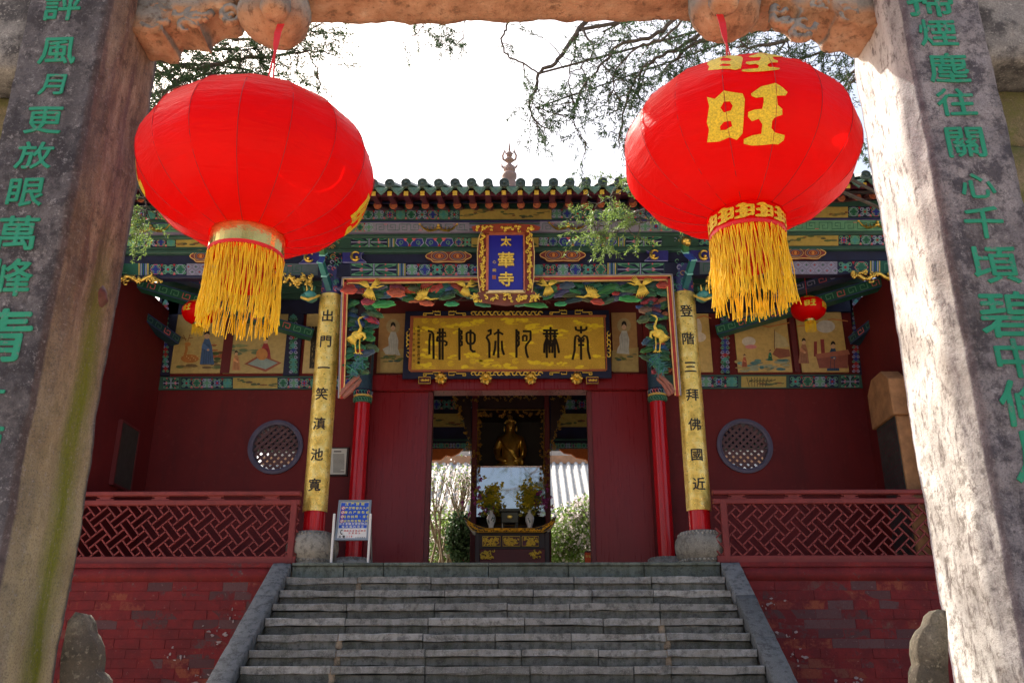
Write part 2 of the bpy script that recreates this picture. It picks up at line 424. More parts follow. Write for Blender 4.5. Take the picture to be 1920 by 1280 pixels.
simple('rear_roof', (.42,.42,.40), .7, var=.25, vs=5, bump=.3)
simple('rafter_maroon', (.09,.012,.03), .55, var=.25)
simple('rafter_end', (.40,.12,.055), .55, var=.12, vs=20)
simple('green_trim', (.028,.085,.068), .5, var=.2)
simple('blue_trim', (.035,.035,.16), .5, var=.2)
simple('lilac_trim', (.19,.18,.30), .5, var=.15)
simple('terracotta', (.36,.23,.19), .7, var=.2)
simple('jade_paint', (.012,.235,.135), .6, var=.22, vs=14, bump=.4, bs=70)
simple('metal_grey', (.30,.31,.32), .35, metal=.7, var=.1)
simple('white_paint', (.7,.7,.7), .4, var=.05)
simple('paper', (.55,.56,.52), .6, var=.06)
simple('stele_orange', (.34,.17,.075), .75, var=.35, vs=6, bump=.4)
simple('stele_dark', (.035,.036,.034), .55, var=.4, vs=8, bump=.4)
simple('rusty', (.10,.035,.03), .6, var=.5, vs=25, bump=.8, bs=50)
simple('porcelain', (.62,.62,.6), .2, var=.08, vs=18)
simple('bronze', (.05,.045,.03), .35, metal=.7, var=.3)
simple('thread_yellow', (.82,.54,.012), .6, var=.2, vs=20, bump=0)
simple('ribbon_red', (.62,.01,.012), .5, var=.1)
simple('seam_red', (.30,.0,.004), .6, var=.05, bump=0)
simple('foil_gold', (.78,.56,.16), .16, metal=.9, var=.12, vs=12, bump=.5, bs=18)
simple('glitter_gold', (.66,.46,.02), .5, metal=.1, var=.35, vs=160, bump=.5, bs=200)
simple('orange_box', (.75,.09,.01), .5, var=.05)
simple('brown_roof', (.42,.22,.12), .7, var=.2)
simple('bark', (.085,.07,.058), .85, var=.5, vs=18, bump=.7, bs=50)
simple('bark_pale', (.26,.20,.13), .85, var=.3, vs=18, bump=.7, bs=50)
t = NT('jade_paint', .65, 0, .3)
wn = t.noise(26, 6, .75); wl_ = t.noise(4, 4, .6)
pc = t.ramp(wl_, [(.3,(.012,.20,.12)),(.7,(.028,.28,.18))])
t.col(t.mix(t.ramp(wn, [(.57,0),(.66,.85)]), pc, (.17,.165,.18))); t.bump(wn, .5, .006); M['jade_paint'] = t.m
# vertex coloured paint and carving
def painted(name, rough, metal=0, bstr=.2):
    t = NT(name, rough, metal, .4); at_ = t.n('ShaderNodeVertexColor'); at_.layer_name = 'Col'
    d = t.noise(14, 5, .65)
    bc = t.mix(1.0, at_.outputs[0], (1.35,1.35,1.35), 'MULTIPLY')
    t.col(t.mix(t.ramp(d, [(.35,.35),(.6,0)]), bc, t.mix(1.0, bc, (.45,.42,.45), 'MULTIPLY')))
    t.bump(t.noise(60,3,.6), bstr, .003); M[name] = t
painted('paint', .5); painted('carving', .45, 0, .5); painted('painting', .35)
# thin fabric, leaves
def thin(name, colr, trans, var=.2, vs=4, rough=.5, bump=0, gloss=.3):
    t = NT(name, rough, 0, gloss)
    nz = t.noise(vs, 4, .6)
    cc = t.ramp(nz, [(.3, tuple(x*(1-var) for x in colr)), (.7, tuple(min(1,x*(1+var)) for x in colr))])
    t.col(cc)
    if bump: t.bump(t.math('ADD', t.noise(5, 4, .6, t.scaled(1,1,5), 1.0), t.math('MULTIPLY', t.noise(260, 2, .5), .06)), bump, .03)
    tr = t.n('ShaderNodeBsdfTranslucent'); t.plug(tr.inputs[0], t.mix(1.0, cc, (1,1,1), 'MULTIPLY'))
    mx = t.n('ShaderNodeMixShader'); mx.inputs[0].default_value = trans
    t.t.links.new(t.b.outputs[0], mx.inputs[1]); t.t.links.new(tr.outputs[0], mx.inputs[2]); t.t.links.new(mx.outputs[0], t.out.inputs[0])
    M[name] = t
thin('lantern_red', (.80,.001,.001), .38, .07, 3, .42, .3, .15)
thin('needle', (.045,.085,.035), .35, .5, 2)
thin('leaf_light', (.16,.24,.06), .45, .5, 3)
thin('petal', (.70,.62,.62), .4, .15, 6)
thin('petal_yellow', (.55,.45,.03), .3, .3, 12)
thin('petal_pink', (.35,.06,.22), .3, .3, 12)
t = NT('glass', .03, 0, .8); t.b.inputs['Transmission Weight'].default_value = 1.0; t.b.inputs['Base Color'].default_value = (.8,.85,.85,1)
t.b.inputs['IOR'].default_value = 1.5
gl = t.n('ShaderNodeBsdfGlossy'); gl.inputs['Roughness'].default_value = .03; gl.inputs[0].default_value = (.55,.55,.57,1)
tp = t.n('ShaderNodeBsdfTransparent'); mx = t.n('ShaderNodeMixShader'); mx.inputs[0].default_value = .82
t.t.links.new(tp.outputs[0], mx.inputs[1]); t.t.links.new(gl.outputs[0], mx.inputs[2]); t.t.links.new(mx.outputs[0], t.out.inputs[0]); M['glass'] = t
for k in list(M):
    if isinstance(M[k], NT): M[k] = M[k].m

# ------------------------------------------------------------------ lettering
_g = {}
def glyph(ch, bold=.0, res=2):
    """outline of a character as (verts 2-D centred on its box, faces), height about 1"""
    key = (ch, bold, res)
    if key in _g: return _g[key]
    c = bpy.data.curves.new('g', 'FONT'); c.body = ch; c.resolution_u = res; c.offset = bold
    o = bpy.data.objects.new('g', c); C.objects.link(o); bpy.context.view_layer.update()
    me = bpy.data.meshes.new_from_object(o.evaluated_get(bpy.context.evaluated_depsgraph_get()))
    bpy.data.objects.remove(o); bpy.data.curves.remove(c)
    vs = [(v.co.x, v.co.y) for v in me.vertices]; fs = [list(p.vertices) for p in me.polygons]
    bpy.data.meshes.remove(me)
    if vs:
        x0, x1 = min(v[0] for v in vs), max(v[0] for v in vs); y0, y1 = min(v[1] for v in vs), max(v[1] for v in vs)
        vs = [(x-(x0+x1)/2, y-(y0+y1)/2) for x, y in vs]
    _g[key] = (vs, fs); return _g[key]
def shape(loops, name='s'):
    """filled flat outline with holes"""
    c = bpy.data.curves.new('g', 'CURVE'); c.dimensions = '2D'; c.fill_mode = 'BOTH'
    for lp in loops:
        sp = c.splines.new('POLY'); sp.points.add(len(lp)-1); sp.use_cyclic_u = True
        for p, q in zip(sp.points, lp): p.co = (q[0], q[1], 0, 1)
    o = bpy.data.objects.new('g', c); C.objects.link(o); bpy.context.view_layer.update()
    me = bpy.data.meshes.new_from_object(o.evaluated_get(bpy.context.evaluated_depsgraph_get()))
    bpy.data.objects.remove(o); bpy.data.curves.remove(c)
    r = ([(v.co.x, v.co.y) for v in me.vertices], [list(p.vertices) for p in me.polygons])
    bpy.data.meshes.remove(me); return r
def cut_grid(g, step):
    vs, fs = g; b = bmesh.new(); bv = [b.verts.new((x,y,0)) for x,y in vs]
    for f in fs:
        try: b.faces.new([bv[i] for i in f])
        except ValueError: pass
    xs = [v[0] for v in vs]; ys = [v[1] for v in vs]
    for ax, lo, hi in ((0,min(xs),max(xs)),(1,min(ys),max(ys))):
        k = int((hi-lo)/step)
        for i in range(1, k+1):
            co = [0,0,0]; no = [0,0,0]; co[ax] = lo+i*(hi-lo)/(k+1); no[ax] = 1
            bmesh.ops.bisect_plane(b, geom=list(b.verts)+list(b.edges)+list(b.faces), plane_co=co, plane_no=no)
    b.verts.index_update()
    r = ([(v.co.x,v.co.y) for v in b.verts], [[v.index for v in f.verts] for f in b.faces]); b.free(); return r
def solid(mb, g, fn, thick, m=None, c=None):
    """map a flat glyph by fn(u, v, lift) and give it a thickness"""
    vs, fs = g; n = len(vs)
    edge = {}
    for f in fs:
        for i in range(len(f)):
            a, b = f[i], f[(i+1)%len(f)]
            edge[(a,b)] = edge.get((a,b), 0)+1
    P = [fn(x,y,thick) for x,y in vs] + [fn(x,y,0) for x,y in vs]
    F = [list(f) for f in fs] + [[a, b, b+n, a+n] for (a,b) in edge if (b,a) not in edge]
    mb.add(P, F, m, c)
def bolded(mb, ch, fn, thick, d=.02, cut=0):
    """heavier strokes: the outline laid down a few times, slightly shifted, each a hair prouder"""
    g = glyph(ch)
    if cut: g = cut_grid(g, cut)
    offs_ = [(0,0)] + ([(d,0),(-d,0),(0,d),(0,-d)] if d else [])
    for i, (a, b) in enumerate(offs_): solid(mb, g, lambda u, v, l: fn(u+a, v+b, l), thick+i*.0003)
def pchar(ch, px, py, hpx, Y, mat, name, parent, bold=.02, sx=1.0, thick=.008, wpx=None):
    o0 = at(px, py, Y); h = hpx*mpp(py, Y)*1.06; mb = MB()
    bolded(mb, ch, lambda u, v, l: (o0.x+u*h*sx, Y-l, o0.z+v*h), thick, bold)
    return mb.build(name, mat, parent)
WANG = [[(445,290),(480,300),(520,268),(600,275),(610,300),(600,450),(575,480),(545,470),(500,485),(448,487),(455,430),(445,400),(455,330)],
        [(505,340),(520,315),(545,312),(558,330),(550,352),(520,362)], [(503,420),(520,402),(550,398),(556,420),(530,437),(505,437)],
        [(637,275),(680,245),(740,235),(770,250),(795,270),(785,285),(745,290),(750,330),(770,345),(770,370),(735,385),(725,400),(722,430),(735,450),(780,458),(775,480),(750,500),(640,503),(605,495),(605,475),(640,458),(680,452),(685,410),(670,385),(640,395),(623,375),(625,355),(650,345),(685,342),(692,310),(690,290),(660,293),(640,285)]]
WANG = cut_grid(shape([[((x-620)/270, (370-y)/270) for x, y in lp] for lp in WANG]), .09)
# ------------------------------------------------------------------ ground, terrace, stairs
def setting(mb, name, mat, **k):
    o = mb.build(name, mat, **k); o['kind'] = 'structure'; return o
setting(MB().box(-150, 150, -120, 9.6, -.3, 0), 'ground', M['paving'])
TZ = 2.90                                   # terrace level
YF = 11.05                                  # front edge of the terrace
SL = at(548, 1054, YF).x; SR = at(1350, 1054, YF).x       # inner edges of the stair
setting(MB().box(-11, 11, YF+.35, 19.2, 0, TZ-.004), 'terrace_floor', M['paving'])
setting(MB().box(-150, 150, 19.2, 300, 0, 2.6), 'garden_ground', M['leaf_light'])

stair = thing('stone_staircase', ((SL+SR)/2, 6.9, 0), 'wide flight of worn grey stone steps climbing to the temple doorway', 'steps')
zs = [2.9, 2.708, 2.538, 2.369, 2.20, 2.032, 1.868, 1.708]
while zs[-1] > .2: zs.append(zs[-1] - .1675)
rs = random.Random(3)
def stone_mesh(name, wd, h, d, mat, seed, amp=.006):
    mb = MB().box(-wd/2, wd/2, 0, d, -h, 0, bev=.007)
    me = bpy.data.meshes.new(name); me.from_pydata(mb.v, [], mb.f); me.materials.append(mat)
    rr = random.Random(seed)
    def fn(b):
        bmesh.ops.subdivide_edges(b, edges=[e for e in b.edges if abs(e.verts[0].co.x-e.verts[1].co.x) > .3], cuts=4)
        for v in b.verts: v.co += Vector((0, rr.uniform(-amp,amp*.6), rr.uniform(-amp,amp)*.8))
    bm_finish(me, fn); return me
RUN = .245
for k in range(1, len(zs)):
    y0 = YF - RUN*k; z1 = zs[k]; z0 = zs[k+1] if k+1 < len(zs) else 0
    hn = (z1-z0)*.44; x = SL+.004
    cuts = [SL+.004]; first = .86+rs.uniform(-.04,.04)
    cuts.append(SL+first)
    xe = SR-first-.02
    while cuts[-1] < xe-1.15: cuts.append(cuts[-1]+rs.uniform(.62,1.05))
    cuts += [xe, SR-.004] if xe-cuts[-1] > .3 else [SR-.004]
    for i in range(len(cuts)-1):
        a, b = cuts[i], cuts[i+1]
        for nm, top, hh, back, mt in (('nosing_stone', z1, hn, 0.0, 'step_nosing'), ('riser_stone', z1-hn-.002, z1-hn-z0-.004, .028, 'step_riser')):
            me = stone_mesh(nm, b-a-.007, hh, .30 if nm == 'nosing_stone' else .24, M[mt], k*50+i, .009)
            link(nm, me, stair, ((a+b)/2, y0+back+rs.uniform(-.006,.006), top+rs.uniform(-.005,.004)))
        if rs.random() < .55 and i in (0, len(cuts)-3):
            mm = MB().box(b-.02, b+.045, y0+.012, y0+.1, z0+.008, z1-.012, bev=.01).build('mortar_patch', M['mortar_patch'], stair)
            roughen(mm, .05, .012, 20, k)
    # rough core so that nothing shows through the joints
    MB().box(SL-.02, SR+.02, y0+.05, y0+.4, 0, z0+.02 if False else z1-hn-.02).build('step_core', M['step_riser'], stair)
# top riser of the terrace between the copings: greenish slabs
cut = [SL, SL+.62, SL+1.1, SL+2.35, SL+3.3, SL+4.2, SR]
for i in range(len(cut)-1):
    me = stone_mesh('edge_slab', cut[i+1]-cut[i]-.006, .035, .5, M['terrace_edge'], 900+i, .002)
    link('edge_slab', me, stair, ((cut[i]+cut[i+1])/2, YF-.015, TZ))
    me = stone_mesh('riser_slab', cut[i+1]-cut[i]-.008, .155, .3, M['terrace_edge'], 950+i, .002)
    link('riser_slab', me, stair, ((cut[i]+cut[i+1])/2, YF+.012, TZ-.037))
# sloping copings, three slabs each
cw = .225
for side, xin in ((-1, SL), (1, SR)):
    xa, xb = (xin-cw, xin) if side < 0 else (xin, xin+cw)
    top = Vector((0, YF-.02, TZ+.0)); slope = (zs[1]-zs[14])/(RUN*13)
    bounds = [0, .62, 1.32, 2.0, 2.75, 3.5, 4.3]
    for i in range(6):
        ya, yb = YF-.02-bounds[i], YF-.02-bounds[i+1]+.004
        za, zb = TZ-.004-slope*bounds[i], TZ-.004-slope*(bounds[i+1]-.004)
        if zb < -.4: continue
        mb = MB(); th = .16
        vs = [(xa,ya,za),(xb,ya,za),(xb,yb,zb),(xa,yb,zb),(xa,ya,za-th),(xb,ya,za-th),(xb,yb,zb-th),(xa,yb,zb-th)]
        mb.add(vs, [[0,1,2,3],[7,6,5,4],[0,4,5,1],[1,5,6,2],[2,6,7,3],[3,7,4,0]])
        o = mb.build('coping_slab', M['coping'], stair); bevel(o, .008); roughen(o, .12, .006, 8, i+side*3)
        # cheek wall below the coping
        mb = MB(); e = .02
        vs = [(xa+e,ya,za-th),(xb-e,ya,za-th),(xb-e,yb,zb-th),(xa+e,yb,zb-th),(xa+e,ya,0),(xb-e,ya,0),(xb-e,yb,0),(xa+e,yb,0)]
        mb.add(vs, [[0,1,2,3],[7,6,5,4],[0,4,5,1],[1,5,6,2],[2,6,7,3],[3,7,4,0]]).build('cheek_stone', M['step_riser'], stair)

# brick walls of the terrace left and right of the stair
BH, BL = .108, .30
def brick_meshes():
    r = []
    for v in range(6):
        mb = MB().box(-BL/2+.0016, BL/2-.0016, 0, .05, -BH/2+.0016, BH/2-.0016, bev=.0025)
        me = bpy.data.meshes.new('brick'); me.from_pydata(mb.v, [], mb.f)
        rr = random.Random(v)
        for q in me.vertices: q.co += Vector((rr.uniform(-.002,.002), rr.uniform(-.003,.003), rr.uniform(-.002,.002)))
        r.append(me)
    return r
bm_sets = {}
for mn in ('brick_painted', 'brick_worn', 'brick_grey'):
    ms = brick_meshes()
    for me in ms: me.materials.append(M[mn])
    bm_sets[mn] = ms
def in_blob(px, py, blobs): return any(((px-a)/c)**2+((py-b)/d)**2 < 1 for a,b,c,d in blobs)
for side, xa, xb, lab, blobs, greys in (
    (-1, -8.2, SL-cw+.03, 'red painted brick terrace wall left of the steps with peeling patches beside the coping', [(440,1120,60,30),(410,1180,50,45),(380,1245,80,40),(220,1130,50,20),(330,1160,40,14)], [(288,1098),(445,1095),(420,1165),(380,1178),(400,1190),(215,1175),(295,1235),(385,1235),(345,1275),(450,1112)]),
    (1, SR+cw-.03, 8.2, 'red painted brick terrace wall right of the steps with white lime stains', [(1520,1180,90,45),(1640,1110,90,20),(1480,1130,50,40),(1560,1250,150,25),(1690,1180,30,40)], [(1572,1125),(1640,1110),(1500,1150),(1560,1147),(1600,1165),(1555,1195),(1590,1205),(1660,1200),(1700,1180),(1690,1128),(1455,1185),(1640,1100),(1530,1165)])):
    wl = thing('terrace_wall', ((xa+xb)/2, YF+.1, 0), lab, 'wall')
    MB().box(xa, xb, YF+.031, YF+.345, 0, TZ-.05).build('wall_core', M['plaster_red'], wl)
    MB().box(xa, xb, YF+.01, YF+.35, TZ-.05, TZ).build('wall_cap', M['plaster_red'], wl)
    z = TZ-.05
    pl = MB().box(xa, xb, YF+.022, YF+.06, 2.69, TZ-.051).build('plaster_band', M['plaster_red'], wl); roughen(pl, .25, .006, 3, side)
    row = 0; z = 2.685; rb = random.Random(20+side)
    while z > 1.30:
        x = (-6.3 if side < 0 else SR+cw-.2) - (row%2)*BL/2
        while x < (SL-cw+.12 if side < 0 else 6.3):
            s = (x+BL/2)
            zc = z-BH/2
            # photo position only picks which bricks are bare
            q = Vector((s, YF, zc))-EYE; dz = q.dot(cF); px = 960+F_PX*q.dot(cR)/dz; py = 640-F_PX*q.dot(cU)/dz
            mn = 'brick_painted'
            if in_blob(px, py, blobs) and rb.random() < .8 or rb.random() < .12: mn = 'brick_worn'
            if any(abs(px-a) < 26 and abs(py-b) < 9 for a,b in greys): mn = 'brick_grey'
            if xa+.02 < s-BL/2+.16 and s+BL/2-.16 < xb-.0:
                o = link('brick', rb.choice(bm_sets[mn]), wl, (s, YF+.025+rb.uniform(-.0015,.0015)+(.005 if mn != 'brick_painted' else 0), zc+rb.uniform(-.003,.003)), (0, rb.uniform(-.006,.006), rb.uniform(-.008,.008)))
            x += BL
        z -= BH; row += 1
    # flaking lime blooms: thin crusts with ragged outlines
    for (px, py, n_) in ([(440,1160,7),(400,1192,9),(330,1228,8),(370,1268,10),(470,1080,4)] if side < 0 else [(1445,1130,8),(1455,1160,6),(1475,1190,9),(1500,1235,7),(1600,1272,7)]):
        mb = MB()
        for i in range(n_):
            a = at(px+rb.gauss(0,13), py+rb.gauss(0,9), YF+.018); r_ = rb.uniform(.004,.026); m_ = 9; sx = rb.uniform(.3,2.4)
            k = [rb.uniform(.35,1) for _ in range(m_)]
            P = [(a.x+r_*sx*k[j]*math.cos(2*PI*j/m_), a.y-rb.uniform(0,.001)-.0002*i, a.z+r_*k[j]*math.sin(2*PI*j/m_)) for j in range(m_)]
            mb.add(P+[(x,y+.008,z) for x,y,z in P], [list(range(m_))]+[[j,j+m_,(j+1)%m_+m_,(j+1)%m_] for j in range(m_)])
        if n_ > 6: mb.build('lime_stain', M['lime_white'], wl, kind='stuff')
# ------------------------------------------------------------------ stone gateway in the foreground
gate = thing('stone_gateway', (0, 3.45, 0), 'old carved stone memorial gateway framing the view, green couplet characters on both pillars', 'gateway')
def gx(px, Y): return at(px, 640, Y).x
for side in (-1, 1):
    xB = gx(208, 3.63) if side < 0 else gx(1685, 3.63)
    x1 = xB + side*.0; x2 = gx(80, 3.2) if side < 0 else gx(1815, 3.2); x3 = gx(-90, 3.2) if side < 0 else gx(1975, 3.2)
    x1 = gx(128, 3.3) if side < 0 else gx(1765, 3.3)
    poly = [(xB, 3.63), (x1, 3.3), (x2, 3.2), (x3, 3.2), (x3+side*.05, 3.28), (x3+side*.05, 3.63)]
    n = len(poly); mb = MB(); zz = [0, 1.2, 2.4, 3.6, 4.8, 6.0]
    vs = [(x,y,z) for z in zz for x,y in poly]
    fs = [[i*n+j, i*n+(j+1)%n, (i+1)*n+(j+1)%n, (i+1)*n+j] for i in range(5) for j in range(n)] + [list(range(n)), list(range(5*n,6*n))]
    mb.add(vs, fs)
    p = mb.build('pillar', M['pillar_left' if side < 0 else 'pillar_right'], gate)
    roughen(p, .045, .010, 2.6, 5+side, True); roughen(p, .045, .004, 12, 9+side, True)
    p['label'] = 'left pillar with a brown mossy inner face' if side < 0 else 'right pillar with a pale sunlit inner face'
    if side < 0:
        chars = [('評',118,14,62),('風',108,95,62),('月',97,158,50),('更',83,226,62),('放',66,292,60),('眼',50,362,64),('萬',34,438,72),('峰',20,520,76),('青',2,628,108),('一',-22,735,60),('覽',-48,838,90)]
    else:
        chars = [('掃',1742,0,76),('煙',1758,62,62),('塵',1778,127,66),('往',1792,192,62),('關',1810,268,68),('心',1832,350,56),('千',1844,418,66),('頃',1866,497,78),('碧',1887,590,92),('中',1905,672,78),('修',1925,756,90),('月',1948,856,104)]
    from mathutils.bvhtree import BVHTree
    me = p.data; tr = BVHTree.FromPolygons([v.co+org(p) for v in me.vertices], [list(f.vertices) for f in me.polygons])
    for ch, px, py, h in chars:
        o1 = at(px, py, 3.2); hh = h*mpp(py, 3.2)*1.06; mb = MB(); sd5 = 5+side
        def fn(u, v, l, o1=o1, hh=hh):       # the paint follows the worn surface of the stone
            P = Vector((o1.x+u*hh*1.13, 3.2, o1.z+v*hh)); hit = tr.ray_cast(Vector((P.x, 2.9, P.z)), Vector((0,1,0)))[0]
            return (P.x, (hit.y if hit else 3.2)-.0015-l, P.z)
        bolded(mb, ch, fn, .003, .015, .12)
        mb.build('character', M['jade_paint'], p)
    # stone scroll at the foot, seen against the brick wall
    prof = [(118,1290),(120,1230),(132,1165),(146,1147),(158,1150),(166,1165),(170,1185),(176,1192),(184,1210),(186,1235),(182,1258),(190,1266),(196,1276),(197,1300),(197,1360),(118,1360)]
    if side > 0: prof = [(1775,1290),(1772,1180),(1768,1145),(1755,1143),(1744,1152),(1738,1172),(1728,1180),(1718,1200),(1717,1225),(1722,1245),(1716,1260),(1716,1300),(1716,1360),(1790,1360)]
    pts = [at(x,y,3.4) for x,y in prof]
    mb = MB().prism([(q.x,q.z) for q in pts], 3.38, 3.46)
    sc = mb.build('scroll_base', M['scroll_stone'], gate); roughen(sc, .03, .005, 9, side, True)
    # side bay: lintel stones and mossy panel next to the pillar
    s0 = x3+side*.045
    for z0, z1, d, mt, nm in ((4.1,4.75,.10,'side_stone','side_lintel'), (3.78,4.09,.30,'moss_stone','side_panel'), (2.6,3.77,.26,'moss_stone','side_panel'), (0,2.58,.12,'side_stone','side_panel')):
        b = MB().box(s0, s0+side*1.5, 3.2+d, 3.62, z0, z1, bev=.02).build(nm, M[mt], gate); roughen(b, .09, .014, 5, z0)
# lintel: front edge higher in the picture, its orange underside visible
zb = at(940, 42, 3.6).z
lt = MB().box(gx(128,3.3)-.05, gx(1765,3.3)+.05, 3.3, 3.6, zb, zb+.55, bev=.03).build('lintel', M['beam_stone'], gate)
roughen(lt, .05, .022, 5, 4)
# carved brackets under the lintel ends
prof_l = [(255,40),(255,92),(268,100),(280,113),(293,118),(318,119),(333,117),(336,108),(335,99),(345,92),(358,90),(372,93),(384,97),(396,103),(401,97),(401,90),(406,80),(415,73),(430,66),(443,70),(455,66),(470,50),(520,30)]
prof_r = [(1648,40),(1632,100),(1600,104),(1575,98),(1556,98),(1545,90),(1538,78),(1520,72),(1505,76),(1490,79),(1482,84),(1477,74),(1470,66),(1455,56),(1448,50),(1435,56),(1425,58),(1410,60),(1395,46),(1360,30)]
for prof in (prof_l, prof_r):
    pts = [at(x,y,3.57) for x,y in prof]
    poly = [(q.x,q.z) for q in pts]; poly = poly + [(poly[-1][0], zb+.03), (poly[0][0], zb+.03)]
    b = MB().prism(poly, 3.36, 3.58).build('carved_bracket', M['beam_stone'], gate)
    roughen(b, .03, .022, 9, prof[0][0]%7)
    # raised cloud curls on the front
    mb = MB(); r5 = random.Random(prof[0][0]); x0, x1 = (270, 440) if prof is prof_l else (1460, 1610)
    for i in range(11):
        c = at(r5.uniform(x0,x1), r5.uniform(2,58), 3.36); rr = r5.uniform(.025,.055); st = r5.choice((-1,1))
        mb.tube([c+Vector((math.cos(a*st)*rr*(1-a/9), .018, math.sin(a*st)*rr*(1-a/9))) for a in [k*.7 for k in range(9)]], [.014,.019,.022,.022,.02,.017,.015,.012,.008], 7)
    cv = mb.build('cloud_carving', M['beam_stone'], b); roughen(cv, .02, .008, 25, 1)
# round bosses that carry the lantern hooks
for cx, cy in ((517, 20), (1357, 8)):
    c = at(cx, cy, 3.38); mb = MB()
    prof = [(0,-.17),(.07,-.163),(.12,-.13),(.152,-.08),(.165,-.02),(.155,.05),(.12,.12),(.0,.16)]
    mb.lathe(c, prof, 28)
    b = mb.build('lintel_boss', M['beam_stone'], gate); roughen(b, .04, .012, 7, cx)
    q = at(cx, cy-12, 3.20); mb = MB().lathe(q, [(0,-.075),(.05,-.065),(.068,-.02),(.06,.05),(0,.08)], 18)
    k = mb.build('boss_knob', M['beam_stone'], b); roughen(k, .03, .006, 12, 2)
# rusty bolt sticking out of the left pillar
mb = MB(); c = at(183, 558, 3.5)
mb.ball(c, .045, .05, .05, 10); mb.ball(c+Vector((-.02,0,-.04)), .03, .04, .05, 8); mb.ball(c+Vector((-.01,0,.05)), .02, .03, .03, 8)
mb.tube([c+Vector((-.12,.0,.0)), c+Vector((.02,0,0))], .03, 8)
k = mb.build('iron_bolt', M['rusty'], gate); roughen(k, .02, .014, 18, 3)

# ------------------------------------------------------------------ lanterns
def lantern(name, c, a, b, tilt, label, wang, top_px=None, group=None, small=False, collar_red=False, hang=None, seed=0, yaw0=0, flare=.0):
    L = thing(name, c, label, 'lantern', group)
    n = 16 if not small else 12
    T = Matrix.Rotation(tilt, 3, 'Y')
    fr = .30                                # collar radius share
    def surf(lon, lat, k=1.0):
        ph = ((lon-yaw0) % (2*PI/n)) - PI/n
        g = math.cos(PI/n)/math.cos(ph); g = 1-(1-g)*(1.0 if not small else .6)
        rr = a*math.cos(lat)**.93*g*k if math.cos(lat) > 0 else 0
        return Vector(c) + T @ Vector((rr*math.cos(lon), rr*math.sin(lon), b*math.sin(lat)*k))
    latm = math.acos(fr)
    mb = MB(); nu, nv = n*(14 if not small else 6), (96 if not small else 24)
    vs = [surf(yaw0+2*PI*i/nu, -latm+2*latm*j/nv) for j in range(nv+1) for i in range(nu)]
    rr = random.Random(seed)
    if not small:
        def pucker(i, j):                  # cloth gathered along every seam, most at the top
            ph = (i % 14)/14.0; dseam = min(ph, 1-ph); lt = (j/nv-.5)*2
            return (.0018 if lt > 0 else .0009)*math.exp(-dseam*9)*math.sin(j*1.05+3*noise.noise(Vector((i//14*3.1, j*.13, seed))))*(.35+abs(lt))
        vs = [v + (v-Vector(c)).normalized()*pucker(q%nu, q//nu) for q, v in enumerate(vs)]
        vs = [v + (v-Vector(c)).normalized()*(.006*noise.noise(Vector(v)*4+Vector((seed,0,0))) + .004*max(0, noise.noise(Vector((v.x*9, v.y*9, v.z*30+seed)))-.1)*(1 if v.z > c[2] else .2)) for v in vs]
    mb.add(vs, [[j*nu+i, j*nu+(i+1)%nu, (j+1)*nu+(i+1)%nu, (j+1)*nu+i] for j in range(nv) for i in range(nu)])
    gl = mb.build('fabric_globe', M['lantern_red'], L, smooth=True)
    if not small:
        for i in range(n):
            mb = MB(); mb.tube([surf(yaw0+2*PI*i/n, -latm+2*latm*j/24, 1.004) for j in range(25)], .0012, 4)
            mb.build('seam', M['seam_red'], gl)
    # gold characters printed on the cloth
    Ti = T.inverted()
    for w5 in wang:
        mb = MB(); g = w5[0]
        if len(w5) == 6:                    # measured print: (glyph, x0, x1, y0, y1, 'px')
            def fn(u, v, l):
                px, py = (w5[1]+w5[2])/2+u*(w5[2]-w5[1])/1.30, (w5[3]+w5[4])/2-v*(w5[4]-w5[3])/.96
                d = Ti @ (at(px, py, c[1])-EYE); o_ = Ti @ (EYE-Vector(c)); s3 = Vector((1/a,1/a,1/b))
                d2 = Vector(d[i]*s3[i] for i in range(3)); o2 = Vector(o_[i]*s3[i] for i in range(3))
                A_, B_, C_ = d2.dot(d2), 2*o2.dot(d2), o2.dot(o2)-.985
                t_ = (-B_-math.sqrt(max(0, B_*B_-4*A_*C_)))/(2*A_); h = o_+d*t_
                return surf(math.atan2(h.y, h.x), math.asin(max(-.999,min(.999,h.z/b))), 1.004+l)
            solid(mb, g, fn, .002); mb.build('gold_character', M['glitter_gold'], gl); continue
        g, lon, lat, hh, gx_ = w5
        solid(mb, g, lambda u, v, l: surf(lon+u*hh*gx_/(a*max(.25,math.cos(lat))), lat+v*hh/(b*1.15), 1.004+l), .002)
        mb.build('gold_character', M['glitter_gold'], gl, smooth=False)
    # collars
    zc = -b*math.sin(latm); rc = a*fr; hc = .075 if not small else .03
    def ring(z0, z1, r, mat, nm, sc=1.0):
        mb = MB(); m = 40
        vs = []
        for q, rad in ((z0,r),(z1,r*sc),(z1,r*sc-.006),(z0,r-.006)):
            vs += [Vector(c)+T@Vector((rad*math.cos(2*PI*i/m), rad*math.sin(2*PI*i/m), q)) for i in range(m)]
        mb.add(vs, [[k*m+i, k*m+(i+1)%m, ((k+1)%4)*m+(i+1)%m, ((k+1)%4)*m+i] for k in range(4) for i in range(m)])
        return mb.build(nm, M[mat], L, smooth=False)
    cr = ring(zc+.008, zc-hc, rc*1.03, 'lantern_red' if collar_red else 'foil_gold', 'collar')
    ring(-zc-.005, -zc+hc*.5, rc*1.02, 'foil_gold', 'top_ring')
    if collar_red:
        for i in range(12):
            lo = 2*PI*i/12; mb = MB()
            solid(mb, WANG, lambda u, v, l: Vector(c)+T@Vector(((rc*1.03+.003+l)*math.cos(lo+u*.07/rc), (rc*1.03+.003+l)*math.sin(lo+u*.07/rc), zc-hc*.5+v*.062)), .001)
            mb.build('gold_character', M['glitter_gold'], cr)
    mb = MB(); hole = .0 if not collar_red else .045
